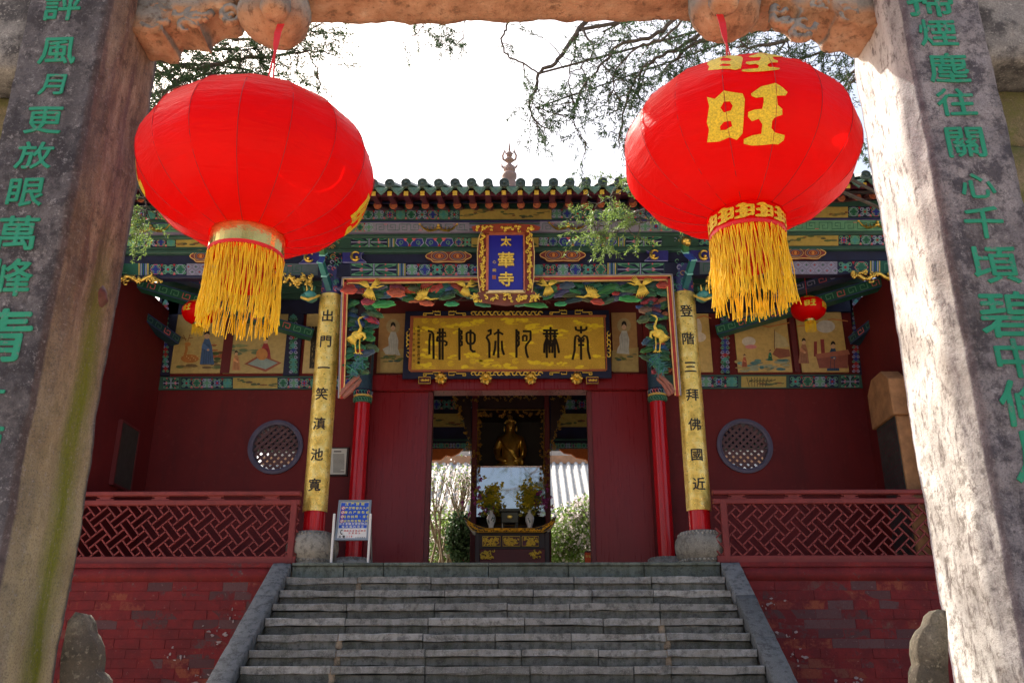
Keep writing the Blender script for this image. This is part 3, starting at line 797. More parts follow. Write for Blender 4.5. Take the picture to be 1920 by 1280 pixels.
    vs = [Vector(c)+T@Vector((rad*math.cos(2*PI*i/32), rad*math.sin(2*PI*i/32), -zc+zz)) for rad, zz in ((rc*1.01,.0),(rc*.5,.012),(hole+.001,.014)) for i in range(32)]
    mb.add(vs, [[k*32+i, k*32+(i+1)%32, (k+1)*32+(i+1)%32, (k+1)*32+i] for k in range(2) for i in range(32)]); mb.build('top_cap', M['foil_gold'], L)
    if not small: ring(zc-hc+.002, zc-hc-.012, rc*1.045, 'ribbon_red', 'braid')
    # tassel threads
    mb = MB(); nt = 210 if not small else 46; Lt = .285 if not small else .14
    zt = zc-hc-(.008 if not small else 0)
    for i in range(nt):
        an = 2*PI*i/nt + rr.uniform(-.02,.02); r0 = rc*rr.uniform(.98,1.03)
        ln = Lt*rr.uniform(.93,1.02)*(1 if rr.random() > .12 else .8)
        p0 = Vector((r0*math.cos(an), r0*math.sin(an), zt)); pts = []
        base = Vector(c)+T@p0; dr = rr.uniform(-.012,.012)*(0 if small else 1); kx = .010*math.sin(an*9+seed)+rr.uniform(-.005,.005) + flare
        for k in range(7):
            t_ = k/6
            pts.append(base + Vector((math.cos(an)*dr*t_ + kx*t_*(0 if small else 1) + .004*math.sin(t_*9+i)*(not small), math.sin(an)*dr*t_, -ln*t_)))
        mb.tube(pts, [(.0017 if not small else .0026)]*5+[.0022,.0018], 4, cap=False)
    if not small:      # inner, shorter ring of threads and the wire hoop
        for i in range(40):
            an = 2*PI*i/40; r0 = rc*.72; base = Vector(c)+T@Vector((r0*math.cos(an), r0*math.sin(an), zt)); ln = rr.uniform(.14,.22)
            mb.tube([base, base+Vector((.004,0,-ln*.5)), base+Vector((0,0,-ln))], .003, 4, cap=False)
    mb.build('tassel_fringe', M['thread_yellow'], L, kind='stuff')
    if not small:
        mb = MB(); q = Vector(c)+Vector((0,0,zt-.12))
        mb.lathe(q, [(rc*.62,0),(rc*.66,.02),(rc*.6,.05),(rc*.66,.08),(rc*.6,.11)], 24); mb.build('inner_tassel_head', M['ribbon_red'], L)
    if hang:
        top = Vector(c)+T@Vector((0,0,b*math.sin(latm)))
        mb = MB()
        for dx in (-.006, .006): mb.tube([top+Vector((dx,0,-.1)), top.lerp(Vector(hang), .5)+Vector((dx*2,0,0)), Vector(hang)], .004, 5)
        mb.build('cord', M['ribbon_red'], L)
        mb = MB()      # flat ribbon round the boss
        h = Vector(hang); w2 = .015
        path = [(h.x, h.y+.003, h.z-.01, .004), (h.x-.002, h.y+.01, h.z+.05, w2*.8), (h.x-.003, h.y+.02, h.z+.12, w2), (h.x-.003, h.y+.05, h.z+.19, w2)]
        vs = []
        for x, y, z, ww in path: vs += [(x-ww,y,z),(x+ww,y,z)]
        n0 = len(path)
        vs += [(x,y+.003,z) for x,y,z in vs]
        fs = [[2*i,2*i+1,2*i+3,2*i+2] for i in range(n0-1)] + [[2*n0+2*i+2,2*n0+2*i+3,2*n0+2*i+1,2*n0+2*i] for i in range(n0-1)] + [[2*i,2*i+2,2*n0+2*i+2,2*n0+2*i] for i in range(n0-1)] + [[2*i+3,2*i+1,2*n0+2*i+1,2*n0+2*i+3] for i in range(n0-1)]
        mb.add(vs, fs); mb.build('ribbon', M['ribbon_red'], L)
    return L
cl = at(483, 322, 3.12); cr_ = at(1387, 287, 3.12)
lantern('big_lantern', cl, .459, .309, R(1.2), 'big red lantern with a plain shiny gold collar, under the left boss of the gateway',
        [(WANG, R(-90-92), R(-8), .27, 1.0), (WANG, R(-90+110), R(-22), .18, 1.0)], group='big red lanterns hanging in the gateway', hang=at(515, 98, 3.15), seed=3, yaw0=R(8), flare=-.004)
lantern('big_lantern', cr_, .459, .309, R(.4), 'big red lantern with a large gold character on its front, under the right boss',
        [(WANG, 1325, 1477, 160, 273, 'px'), (WANG, 1326, 1468, 103, 134, 'px')], group='big red lanterns hanging in the gateway', collar_red=True, hang=at(1362, 80, 3.15), seed=9, yaw0=R(3), flare=0)
# ------------------------------------------------------------------ temple hall
YC = 11.45; YW = 13.1            # front columns, wall plane
hall = thing('temple_hall', (0, 13.5, TZ), 'red walled temple hall with green tiled eaves and carved painted beams above the steps', 'temple')
XL = at(300, 720, YW).x; XR = at(1614, 700, YW).x
cXL = at(607, 750, YC).x; cXR = at(1295, 750, YC).x
iXL = at(675, 860, YW-.06).x; iXR = at(1238, 860, YW-.06).x
def zat(py, Y, px=950): return at(px, py, Y).z

# --- back wall of the porch with two round windows
winL = at(517, 838, YW); winR = at(1396, 836, YW); wr = .405; simple('lattice_brown', (.10,.045,.055), .6, var=.2); M['lattice_brown'] = M['lattice_brown']
def wall_with_hole(x0, x1, z0, z1, c, r, Y0, Y1):
    mb = MB(); n = 32; q = r*1.15
    mb.box(x0, c.x-q, Y0, Y1, z0, z1); mb.box(c.x+q, x1, Y0, Y1, z0, z1)
    mb.box(c.x-q, c.x+q, Y0, Y1, z0, c.z-q); mb.box(c.x-q, c.x+q, Y0, Y1, c.z+q, z1)
    I = []; O = []
    for i in range(n):
        a = 2*PI*(i+.5)/n; dx, dz = math.cos(a), math.sin(a); I.append((c.x+dx*r, c.z+dz*r))
        s = q/max(abs(dx),abs(dz)); O.append((c.x+dx*s, c.z+dz*s))
    for y, fl in ((Y0, 0), (Y1, 1)):
        vs = [(x,y,z) for x,z in I]+[(x,y,z) for x,z in O]
        mb.add(vs, [[i,(i+1)%n,n+(i+1)%n,n+i] if fl else [n+i,n+(i+1)%n,(i+1)%n,i] for i in range(n)])
        # corners
        for sx in (-1,1):
            for sz in (-1,1):
                k = min(range(n), key=lambda i: (O[i][0]-(c.x+sx*q))**2+(O[i][1]-(c.z+sz*q))**2)
                ks = sorted(range(n), key=lambda i: (O[i][0]-(c.x+sx*q))**2+(O[i][1]-(c.z+sz*q))**2)[:2]
                mb.add([(c.x+sx*q,y,c.z+sz*q)]+[(O[i][0],y,O[i][1]) for i in ks], [[0,1,2]])
    vs = [(x,Y0,z) for x,z in I]+[(x,Y1,z) for x,z in I]
    mb.add(vs, [[i,(i+1)%n,n+(i+1)%n,n+i] for i in range(n)])
    return mb
zpat = zat(729, YW)              # underside of the painted band
doorL, doorR = at(803, 900, YW).x, at(1109, 900, YW).x
panL, panR = at(693, 800, YW).x, at(1216, 800, YW).x
wall_with_hole(XL, panL, TZ, 7.2, winL, wr, YW, YW+.24).build('wall', M['wall_red'], hall)
wall_with_hole(panR, XR, TZ, 7.2, winR, wr, YW, YW+.24).build('wall', M['wall_red'], hall)
for x, s in ((XL, -1), (XR, 1)):
    MB().box(x, x+s*.22, 11.06, 18.4, TZ, 7.0).build('side_wall', M['wall_red'], hall)
# wall over the door, lintel
ztop, zlow = zat(704, YW), zat(734, YW)
MB().box(panL+.002, panR-.002, YW+.05, YW+.2, ztop, 7.6).build('upper_wall', M['wood_red'], hall)
lin = MB().box(iXL, iXR, YW-.09, YW+.2, zlow, ztop, bev=.015).build('door_lintel', M['door_lacquer'], hall)
for s, xa, xb in ((-1, panL-.0, doorL), (1, doorR, panR)):
    d = MB().box(xa, xb, YW-.01, YW+.09, TZ+.02, zlow, bev=.006).build('door_panel', M['door_lacquer'], hall)
    e = xb if s < 0 else xa
    MB().box(e-.035, e+.035, YW-.03, YW+.12, TZ+.03, zlow-.002, bev=.006).build('door_jamb', M['wood_red'], hall)
MB().box(panL, panR, YW-.10, YW+.15, TZ, TZ+.05).build('threshold', M['terrace_edge'], hall)
# lotus bosses on the lintel
for px in (827, 911, 995, 1081):
    c = at(px, 709, YW-.2); mb = MB(); r0 = .092
    n = 20; rings = [(0,-.05),(.022,-.055),(.03,-.03),(.055,-.045),(.085,-.025),(.092,0),(.08,.05),(.05,.1)]
    vs = []
    for rad, dy in rings:
        for j in range(n):
            k = 1+(.10*math.cos(j*PI) if rad > .05 else 0)
            vs.append((c.x+rad*k*math.cos(2*PI*j/n), c.y+dy, c.z+rad*k*math.sin(2*PI*j/n)))
    mb.add(vs, [[i*n+j, i*n+(j+1)%n, (i+1)*n+(j+1)%n, (i+1)*n+j] for i in range(len(rings)-1) for j in range(n)])
    mb.build('lotus_boss', M['gold'], hall)

# --- round lattice windows
for c in (winL, winR):
    w_ = bpy.data.objects.new('round_window', None); C.objects.link(w_); w_.parent = hall
    W[w_] = Vector((c.x, YW, c.z)); w_.location = W[w_]-org(hall)
    mb = MB(); n = 48; prof = [(wr-.004, YW-.03), (wr-.004, YW+.0), (wr-.075, YW+.06), (wr-.075, YW+.16)]
    prof = [(wr+.004,YW+.03),(wr+.004,YW-.035),(wr-.035,YW-.045),(wr-.065,YW-.03),(wr-.07,YW+.16),(wr+.0,YW+.16)]
    vs = [(c.x+r*math.cos(2*PI*j/n), y, c.z+r*math.sin(2*PI*j/n)) for r, y in prof for j in range(n)]
    mb.add(vs, [[i*n+j, i*n+(j+1)%n, (i+1)*n+(j+1)%n, (i+1)*n+j] for i in range(len(prof)-1) for j in range(n)])
    o = mb.build('window_ring', M['window_grey'], w_, smooth=False)
    rr_ = wr-.068; k = 9; sp = 2*rr_/k
    for dgi, ang in enumerate((R(42), R(-48))):
        d = Vector((math.cos(ang),0,math.sin(ang))); q = Vector((-math.sin(ang),0,math.cos(ang)))
        for i in range(k+1):
            off = (i-k/2)*sp
            if abs(off) > rr_-.01: continue
            h = math.sqrt(rr_**2-off**2)
            m0 = Vector((c.x, YW+.03+dgi*.013, c.z))+q*off
            MB().bar(m0-d*h, m0+d*h, .040, .012, up=(0,1,0)).build('lattice_strip', M['lattice_brown'], w_)

# --- columns with stone drums
def column(x, y, r, ztop_, drum_r, drum_h, mt='column_red'):
    col = MB().lathe((x,y,0), [(r*1.0,TZ+drum_h-.02),(r,TZ+drum_h+.5),(r*.97,ztop_)], 28).build('column', M[mt], hall, smooth=True)
    h = drum_h; R_ = drum_r
    prof = [(R_*.80,0),(R_*.84,.04),(R_*.83,.07),(R_*.90,.09),(R_*.985,.17),(R_,h*.55),(R_*.97,h*.72),(R_*.86,h*.86),(R_*.70,h*.97),(R_*.62,h),(0,h)]
    d = MB().lathe((x,y,TZ), prof, 40).build('column_base', M['drum_stone'], col, smooth=True)
    mb = MB()         # carved studs round foot and shoulder
    for i in range(34):
        a = 2*PI*i/34
        mb.ball((x+R_*.845*math.cos(a), y+R_*.845*math.sin(a), TZ+.055), .018, n=6)
        for rr_, zz_ in ((R_*.84, h*.875), (R_*.75, h*.935)):
            aa = a + (.09 if rr_ < R_*.8 else 0); mb.ball((x+rr_*math.cos(aa), y+rr_*math.sin(aa), TZ+zz_), .016, n=6)
    mb.build('carved_studs', M['drum_stone'], d, smooth=True, kind='stuff')
    return col
colL = column(cXL, YC, .135, 6.9, .325, .42); colR = column(cXR, YC, .135, 6.9, .325, .42)
icL = column(iXL, YW-.12, .118, 5.95, .30, .30); icR = column(iXR, YW-.12, .118, 5.95, .30, .30)

# --- painting helpers: everything in photo pixels on a plane
GRN, LGR, BLU, DBL, LIL, RED, PNK, YEL, WHT, BLK, TEA = (.014,.095,.062), (.10,.26,.17), (.02,.03,.23), (.006,.010,.04), (.27,.28,.46), (.27,.018,.025), (.50,.11,.13), (.50,.36,.09), (.62,.62,.52), (.012,.01,.012), (.05,.22,.22)
def curl(mb, x, y, r, Y, c, flip=1, a0=0, w_=1.6, turns=1.35):
    pts = [(x+flip*r*(1-.62*t/9)*math.cos(a0+turns*2*PI*t/9), y+r*(1-.62*t/9)*math.sin(a0+turns*2*PI*t/9)) for t in range(10)]
    mb.pline(pts, Y, w_, c)
def rosette(mb, x, y, r, Y, cs=(RED, LIL, GRN)):
    for i in range(4):
        a = PI/4+i*PI/2; mb.pellipse(x+r*.45*math.cos(a), y+r*.45*math.sin(a), r*.42, r*.42, Y, cs[1], n=8); mb.pellipse(x+r*.45*math.cos(a), y+r*.45*math.sin(a), r*.3, r*.3, Y-.001, cs[2], n=8)
    mb.pellipse(x, y, r*.28, r*.28, Y-.002, cs[0], n=8)
def seg_pinwheel(mb, x0, x1, yt, yb, Y):
    h = yb-yt; w_ = x1-x0; cx, cy = (x0+x1)/2, (yt+yb)/2
    mb.ppoly([(x0,yt),(x1,yt),(x1,yb),(x0,yb)], Y, DBL)
    for sx in (-1,1):
        for sy in (-1,1):
            P = [(cx, cy), (cx+sx*w_*.22, cy+sy*h*.08), (cx+sx*w_*.47, cy+sy*h*.34), (cx+sx*w_*.47, cy+sy*h*.47), (cx+sx*w_*.30, cy+sy*h*.47)]
            mb.ppoly(P, Y-.001, LGR); mb.ppoly([(cx+sx*w_*.02,cy+sy*h*.12),(cx+sx*w_*.13,cy+sy*h*.47),(cx+sx*w_*.03,cy+sy*h*.47)], Y-.001, LGR); mb.ppoly([(cx+(a-cx)*.78+sx*w_*.03, cy+(b-cy)*.78+sy*h*.03) for a,b in P], Y-.002, GRN)
        mb.pline([(cx+sx*w_*.25, yt), (cx+sx*w_*.25, cy-h*.1), (cx+sx*w_*.32, cy), (cx+sx*w_*.25, cy+h*.12), (cx+sx*w_*.25, yb)], Y-.0015, 2.6, PNK)
        mb.pline([(cx+sx*w_*.05, cy), (cx+sx*w_*.48, cy)], Y-.0025, 1.6, LIL)
    mb.pline([(cx, yt), (cx, yb)], Y-.0026, 1.6, LIL)
    mb.pline([(x0+1,yt+1),(x1-1,yt+1),(x1-1,yb-1),(x0+1,yb-1)], Y-.001, 1.2, LGR, close=True)
def seg_scroll(mb, x0, x1, yt, yb, Y, seed=0, base=DBL):
    h = yb-yt; rr = random.Random(seed); mb.ppoly([(x0,yt),(x1,yt),(x1,yb),(x0,yb)], Y, base)
    k = max(1, round((x1-x0)/(h*1.05))); st = (x1-x0)/k
    for i in range(k):
        cx = x0+(i+.5)*st; cy = (yt+yb)/2
        cs = (GRN, LGR, BLU, TEA)[(i+seed)%4]; oc = (LIL, LGR, PNK, TEA)[(i*3+seed)%4]
        if (i+seed)%3 == 0:
            rosette(mb, cx, cy, h*.42, Y-.001, (RED, oc, cs))
        else:
            P = [(cx-st*.42,cy),(cx-st*.15,cy-h*.4),(cx+st*.15,cy-h*.4),(cx+st*.42,cy),(cx+st*.15,cy+h*.4),(cx-st*.15,cy+h*.4)]
            mb.ppoly(P, Y-.001, cs); mb.pline(P, Y-.002, 1.3, oc, close=True)
        for sx in (-1,1):
            for sy in (-1,1):
                curl(mb, cx+sx*st*.27, cy+sy*h*.22, h*.2, Y-.003, (LGR if cs != LGR else LIL), sx, 0 if sy > 0 else PI, 1.25)
        if i: 
            mb.ppoly([(x0+i*st-h*.12,yt+1),(x0+i*st+h*.12,yt+1),(x0+i*st,yt+h*.3)], Y-.002, RED); mb.ppoly([(x0+i*st-h*.12,yb-1),(x0+i*st+h*.12,yb-1),(x0+i*st,yb-h*.3)], Y-.002, PNK)
def seg_petal(mb, x0, x1, yt, yb, Y, seed=0):
    h = yb-yt; mb.ppoly([(x0,yt),(x1,yt),(x1,yb),(x0,yb)], Y, GRN); k = max(1, round((x1-x0)/(h*2.6))); st = (x1-x0)/k
    for i in range(k):
        cx = x0+(i+.5)*st
        for sx in (-1,1):
            P = [(cx+sx*st*.02,yb-1),(cx+sx*st*.06,yt+h*.55),(cx+sx*st*.2,yt+h*.1),(cx+sx*st*.42,yt+h*.12),(cx+sx*st*.47,yt+h*.6),(cx+sx*st*.36,yb-1)]
            mb.ppoly(P, Y-.001, BLU); mb.pline(P, Y-.002, 1.4, LIL); curl(mb, cx+sx*st*.28, yt+h*.55, h*.26, Y-.003, LGR, -sx, PI/2, 1.3)
            mb.ppoly([(cx+sx*st*.06,yt+1),(cx+sx*st*.24,yt+1),(cx+sx*st*.14,yt+h*.42)], Y-.0025, PNK)
        mb.ppoly([(cx-h*.18,yb-1),(cx+h*.18,yb-1),(cx,yb-h*.4)], Y-.003, RED)
def seg_fret(mb, x0, x1, yt, yb, Y, base=LGR, line=GRN):
    h = yb-yt; mb.ppoly([(x0,yt),(x1,yt),(x1,yb),(x0,yb)], Y, base); x = x0+h*.3; i = 0
    while x < x1-h*1.2:
        s = 1 if i%2 == 0 else -1; cy = (yt+yb)/2; a = h*.30
        P = [(x, cy+s*a), (x, cy-s*a), (x+h*.8, cy-s*a), (x+h*.8, cy+s*a*.9), (x+h*.3, cy+s*a*.9), (x+h*.3, cy-s*a*.1), (x+h*.55, cy-s*a*.1)]
        mb.pline(P, Y-.001, 1.5, line); mb.pline([(x+h*.8, cy-s*a),(x+h*1.15, cy-s*a)], Y-.0015, 1.3, PNK if i%3 == 0 else line); x += h*1.2; i += 1
def seg_yellow(mb, x0, x1, yt, yb, Y, seed=0):
    mb.ppoly([(x0,yt),(x1,yt),(x1,yb),(x0,yb)], Y, (.34,.26,.07)); rr = random.Random(seed); h = yb-yt
    for i in range(int((x1-x0)/5)):
        x = rr.uniform(x0+3,x1-3); y = yt+h*(.45+.3*math.sin(x*.05+seed))+rr.uniform(-2,2)
        mb.pellipse(x, y, rr.uniform(3,9), rr.uniform(.8,2.2), Y-.001-i*1e-5, rr.choice([(.07,.10,.04),(.10,.11,.05),(.2,.16,.05),(.05,.06,.04),(.16,.07,.03)]), n=8)
def seg_bars(mb, x0, x1, yt, yb, Y):
    mb.ppoly([(x0,yt),(x1,yt),(x1,yb),(x0,yb)], Y, GRN); w_ = (x1-x0)
    for f, c in ((.12,YEL),(.3,LIL),(.5,BLU),(.72,LIL),(.88,YEL)): mb.pline([(x0+w_*f,yt),(x0+w_*f,yb)], Y-.001, w_*.09, c)
def seg_fish(mb, x0, x1, yt, yb, Y):
    mb.ppoly([(x0,yt),(x1,yt),(x1,yb),(x0,yb)], Y, (.16,.16,.24)); h = yb-yt; k = int((x1-x0)/(h*.62)); st = (x1-x0)/k
    for i in range(k):
        for j in (0,1):
            cx = x0+(i+.5*j+.25)*st; cy = yt+h*(.27+.45*j); 
            mb.pline([(cx-st*.4,cy),(cx,cy-h*.22),(cx+st*.4,cy),(cx,cy+h*.22)], Y-.001, 1.1, LIL, close=True); mb.pellipse(cx, cy, 1.6, 1.6, Y-.002, GRN if (i+j)%2 else RED, n=6)

# --- entablature: long timbers with painted faces (rows measured in the photo)
YB = 11.32
EX0, EX1 = at(150, 480, YB).x, at(1790, 480, YB).x
def timber(name, yt, yb, Y0, Y1, mat, rnd=False):
    zt_, zb_ = zat(yt, Y0), zat(yb, Y0)
    return MB().box(EX0, EX1, Y0, Y1, zb_, zt_, bev=.01 if zt_-zb_ > .05 else .005).build(name, M[mat], hall)
b3 = timber('lower_beam', 492, 518, YB+.004, YB+.12, 'dark_blue')
b0 = timber('recessed_board', 470, 493, YB+.04, YB+.2, 'dark_blue')
l2 = timber('ledge', 464, 471, YB-.03, YB+.2, 'green_trim')
b2 = timber('middle_beam', 443, 465, YB+.004, YB+.22, 'green_trim')
l1 = timber('ledge', 436.5, 443, YB-.045, YB+.2, 'green_trim')
b1 = timber('bat_board', 415.5, 437, YB-.021, YB+.2, 'lilac_trim')
pzt, pzb = zat(392, YB-.025), zat(414, YB-.025)
pur = MB().box(EX0, EX1, YB-.021, YB+.2, pzb, pzt+.10, bev=.006).build('eave_purlin', M['green_trim'], hall)
MB().box(EX0, EX1, YB-.04, YB+.1, pzb-.012, pzb-.001).build('ledge', M['blue_trim'], hall)
Y3 = YB; mb = MB()
seg_pinwheel(mb, 657, 745, 494, 517, Y3); seg_bars(mb, 745, 761, 494, 517, Y3); seg_scroll(mb, 761, 1138, 494, 517, Y3, 1); seg_bars(mb, 1138, 1156, 493, 517, Y3); seg_pinwheel(mb, 1156, 1246, 493, 517, Y3)
seg_fret(mb, 515, 596, 494, 516, Y3, (.07,.10,.12)); seg_fish(mb, 350, 515, 494, 516, Y3); seg_scroll(mb, 280, 350, 494, 516, Y3, 2); seg_bars(mb, 258, 280, 494, 516, Y3); seg_fret(mb, 180, 258, 494, 516, Y3, GRN, LGR)
seg_fret(mb, 1312, 1400, 490, 514, Y3, (.07,.10,.12)); seg_fish(mb, 1400, 1570, 490, 514, Y3); seg_scroll(mb, 1570, 1630, 489, 513, Y3, 3); seg_bars(mb, 1630, 1652, 489, 513, Y3); seg_fret(mb, 1652, 1760, 489, 513, Y3, GRN, LGR)
mb.build('painted_pattern', M['paint'], b3, kind='stuff')
mb = MB(); Y2 = YB
seg_pinwheel(mb, 657, 727, 445, 463, Y2); seg_bars(mb, 727, 740, 445, 463, Y2); seg_petal(mb, 740, 852, 445, 463, Y2); seg_scroll(mb, 852, 884, 445, 463, Y2, 2); seg_yellow(mb, 884, 1010, 445, 463, Y2, 1); seg_scroll(mb, 1010, 1046, 443, 462, Y2, 1); seg_petal(mb, 1046, 1158, 443, 462, Y2); seg_bars(mb, 1158, 1172, 443, 462, Y2); seg_pinwheel(mb, 1172, 1242, 443, 462, Y2)
seg_scroll(mb, 180, 330, 445, 463, Y2, 4); seg_yellow(mb, 330, 480, 445, 463, Y2, 3); seg_scroll(mb, 480, 596, 445, 463, Y2, 5); seg_scroll(mb, 1310, 1400, 441, 461, Y2, 3); seg_yellow(mb, 1400, 1572, 441, 461, Y2, 4); seg_scroll(mb, 1572, 1760, 440, 460, Y2, 6)
mb.build('painted_pattern', M['paint'], b2, kind='stuff')
mb = MB(); Y1 = YB-.025
seg_scroll(mb, 650, 700, 417, 435, Y1, 3, (.2,.24,.26)); seg_fret(mb, 700, 880, 417, 435, Y1, (.22,.22,.32), (.06,.14,.14)); seg_fret(mb, 1012, 1200, 415, 434, Y1, (.22,.22,.32), (.06,.14,.14)); seg_scroll(mb, 1200, 1260, 415, 434, Y1, 5, (.2,.24,.26))
seg_fret(mb, 180, 620, 417, 435, Y1, LGR, GRN); seg_fret(mb, 1290, 1760, 413, 433, Y1, LGR, GRN)
mb.pline([(880,419),(1012,419)], Y1, 2, GRN); mb.pline([(880,430),(1012,430)], Y1, 2, GRN)
mb.build('painted_pattern', M['paint'], b1, kind='stuff')
mb = MB()
seg_scroll(mb, 640, 862, 393, 412, Y1, 2, (.03,.06,.09)); seg_yellow(mb, 862, 1034, 392, 411, Y1, 9); seg_scroll(mb, 1034, 1250, 391, 410, Y1, 1, (.03,.06,.09)); seg_scroll(mb, 200, 330, 393, 412, Y1, 3); seg_yellow(mb, 330, 500, 393, 412, Y1, 7); seg_scroll(mb, 500, 640, 393, 412, Y1, 6)
seg_yellow(mb, 1440, 1590, 388, 408, Y1, 5); seg_scroll(mb, 1250, 1440, 390, 410, Y1, 7); seg_scroll(mb, 1590, 1760, 387, 407, Y1, 8)
mb.build('painted_pattern', M['paint'], pur, kind='stuff')
# gold bats on the bat board
def bat(cx, cy, s):
    mb = MB(); Y = YB-.045
    for f in (-1,1):
        mb.ptube([(cx+f*2*s,cy+3*s),(cx+f*11*s,cy+5*s),(cx+f*20*s,cy+6*s),(cx+f*29*s,cy+1*s),(cx+f*36*s,cy-6*s)], Y, [1.6*s,2.6*s,2.6*s,1.9*s,.9*s], 6)
        mb.ball(at(cx+f*37*s,cy-7*s,Y), 2.4*s*mpp(cy,Y), n=6)
        for j in range(3): mb.ptube([(cx+f*(6+j*7)*s,cy+4*s),(cx+f*(8+j*7)*s,cy-2*s)], Y, [1.2*s,.6*s], 5)
    mb.ball(at(cx,cy,Y), 5*s*mpp(cy,Y), .02, 4*s*mpp(cy,Y), 8); mb.ball(at(cx,cy-5*s,Y), 3*s*mpp(cy,Y), .02, 3*s*mpp(cy,Y), 8)
    mb.build('gold_bat', M['gold'], b1)
for x, y in ((822,427),(1065,424),(283,428),(1645,421),(560,428),(1390,424)): bat(x, y, .95)
# cloud shaped openwork blocks in the recess
def cloud_block(cx, cy, w_, h):
    Y = YB-.02; mb = MB(); pts = []
    for i in range(40):
        a = 2*PI*i/40; k = 1+.10*math.cos(6*a)
        pts.append((cx+w_/2*math.copysign(abs(math.cos(a))**.7, math.cos(a))*k, cy+h/2*math.copysign(abs(math.sin(a))**.8, math.sin(a))*(1-.18*math.exp(-(math.cos(a)*4)**2))))
    q = [at(x,y,Y) for x,y in pts]
    mb.prism([(p.x,p.z) for p in q], Y, Y+.12, c=(.16,.03,.03))
    mb.pline(pts, Y-.004, 1.6, (.55,.35,.12), close=True)
    for f in (-1,1):
        for j in range(3): mb.pline([(cx+f*w_*.22+(w_*.2-j*w_*.055)*math.cos(t*PI/8), cy+(h*.36-j*h*.1)*math.sin(t*PI/8)) for t in range(17)], Y-.006, 1.3, ((.4,.25,.1),(.12,.15,.2),(.42,.14,.04))[j])
        mb.pellipse(cx+f*w_*.22, cy, 3, 3, Y-.008, (.5,.2,.05), n=8)
    mb.build('cloud_block', M['carving'], b0)
cloud_block(841, 480, 78, 25); cloud_block(1055, 478, 78, 25); cloud_block(390, 480, 62, 24); cloud_block(1508, 474, 74, 24)
def hook(cx, cy, f):
    Y = YB-.02; mb = MB()
    P = [(cx-f*25,cy-11),(cx+f*22,cy-11),(cx+f*10,cy-4),(cx+f*10,cy+4),(cx+f*20,cy+12),(cx-f*25,cy+12)]
    q = [at(x,y,Y) for x,y in P]; mb.prism([(p.x,p.z) for p in q], Y, Y+.13, c=(.03,.03,.20)); mb.pline(P, Y-.003, 1.3, LIL)
    o = mb.build('beam_end_block', M['carving'], b0)
    mb = MB(); mb.ptube([(cx+8*math.cos(a), cy+8*math.sin(a)) for a in [.6+f*0+k*.5 for k in range(11)]], Y-.03, [1.2,2.2,2.8,3,3,3,2.8,2.4,2,1.6,1.2], 8)
    mb.ball(at(cx+f*2,cy+2,Y-.04), 3.2*mpp(cy,Y), n=8); mb.build('gold_curl', M['gold'], o)
hook(667, 480, 1); hook(1228, 477, -1); hook(580, 482, -1); hook(1320, 478, 1)

# --- gold frame round the carved panel, hung between the columns
YP = YC-.16
fr = [(641,745),(648,527),(1254,521),(1270,740)]
mb = MB()
def fbar(pts, dy, wpx, c, dep=.03):
    for (a, b), (c_, d) in zip(pts[:-1], pts[1:]):
        p, q = at(a,b,YP+dy), at(c_,d,YP+dy); mb.bar(p-(q-p).normalized()*wpx*.0035, q+(q-p).normalized()*wpx*.0035, dep, wpx*mpp(600,YP), up=(q-p).cross(Vector((0,1,0))), c=c)
def offs(k): return [(641-k,745),(648-k,527-k),(1254+k,521-k),(1270+k,740)]
fbar(offs(6), 0, 2.2, (.25,.24,.30)); fbar(offs(3.5), -.01, 1.6, (.60,.40,.16)); fbar(offs(0), 0, 5, (.33,.03,.02)); fbar(offs(-4), -.012, 2, (.62,.38,.14))
frm = mb.build('carved_panel_frame', M['carving'], hall)
# pine, cloud and crane relief
rp = random.Random(11); mb = MB()
def puff(cx, cy, w_, h, col, dy, rot=0):
    """a scalloped pine cloud, domed, dark below and pale along the rim"""
    n = 26; lob = rp.choice((6,7,8)); k = mpp(cy, YP); mb = MB(); dy += rp.uniform(-.004,.004)
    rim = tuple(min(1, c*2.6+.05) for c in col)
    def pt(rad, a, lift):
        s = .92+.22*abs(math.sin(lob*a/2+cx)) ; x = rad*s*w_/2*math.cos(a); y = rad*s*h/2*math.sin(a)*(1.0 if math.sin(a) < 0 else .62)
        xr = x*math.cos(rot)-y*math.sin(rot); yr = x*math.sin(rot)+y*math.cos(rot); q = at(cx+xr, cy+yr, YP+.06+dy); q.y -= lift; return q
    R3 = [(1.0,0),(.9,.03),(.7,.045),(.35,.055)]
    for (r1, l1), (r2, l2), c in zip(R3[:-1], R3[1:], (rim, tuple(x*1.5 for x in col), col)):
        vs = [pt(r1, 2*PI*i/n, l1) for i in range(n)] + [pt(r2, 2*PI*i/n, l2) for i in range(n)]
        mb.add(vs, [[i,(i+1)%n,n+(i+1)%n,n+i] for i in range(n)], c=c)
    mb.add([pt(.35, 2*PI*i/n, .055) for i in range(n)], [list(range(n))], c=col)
    for q in range(9):                      # ribs fanning from the stem
        a = -PI*.05-PI*.9*q/8; dark = tuple(x*.35 for x in col)
        A, B = pt(.3, a, .058), pt(.93, a, .031); mb.tube([A, A.lerp(B,.5)+Vector((0,-.006,0)), B], .0022, 3, c=dark, cap=False)
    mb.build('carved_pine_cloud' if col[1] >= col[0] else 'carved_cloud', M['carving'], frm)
cg = [(.02,.10,.05),(.03,.13,.06),(.02,.08,.06),(.05,.11,.05)]; cr2 = [(.26,.04,.03),(.20,.03,.05),(.30,.07,.04)]; cb = [(.03,.06,.16),(.05,.09,.15)]
back = []
for i in range(76):          # top band
    x = 655+i*7.9; back += [(x+rp.uniform(-6,6), rp.uniform(534,546), rp.uniform(26,50), rp.uniform(12,19)), (x+rp.uniform(-6,6), rp.uniform(546,566), rp.uniform(22,44), rp.uniform(10,17))]
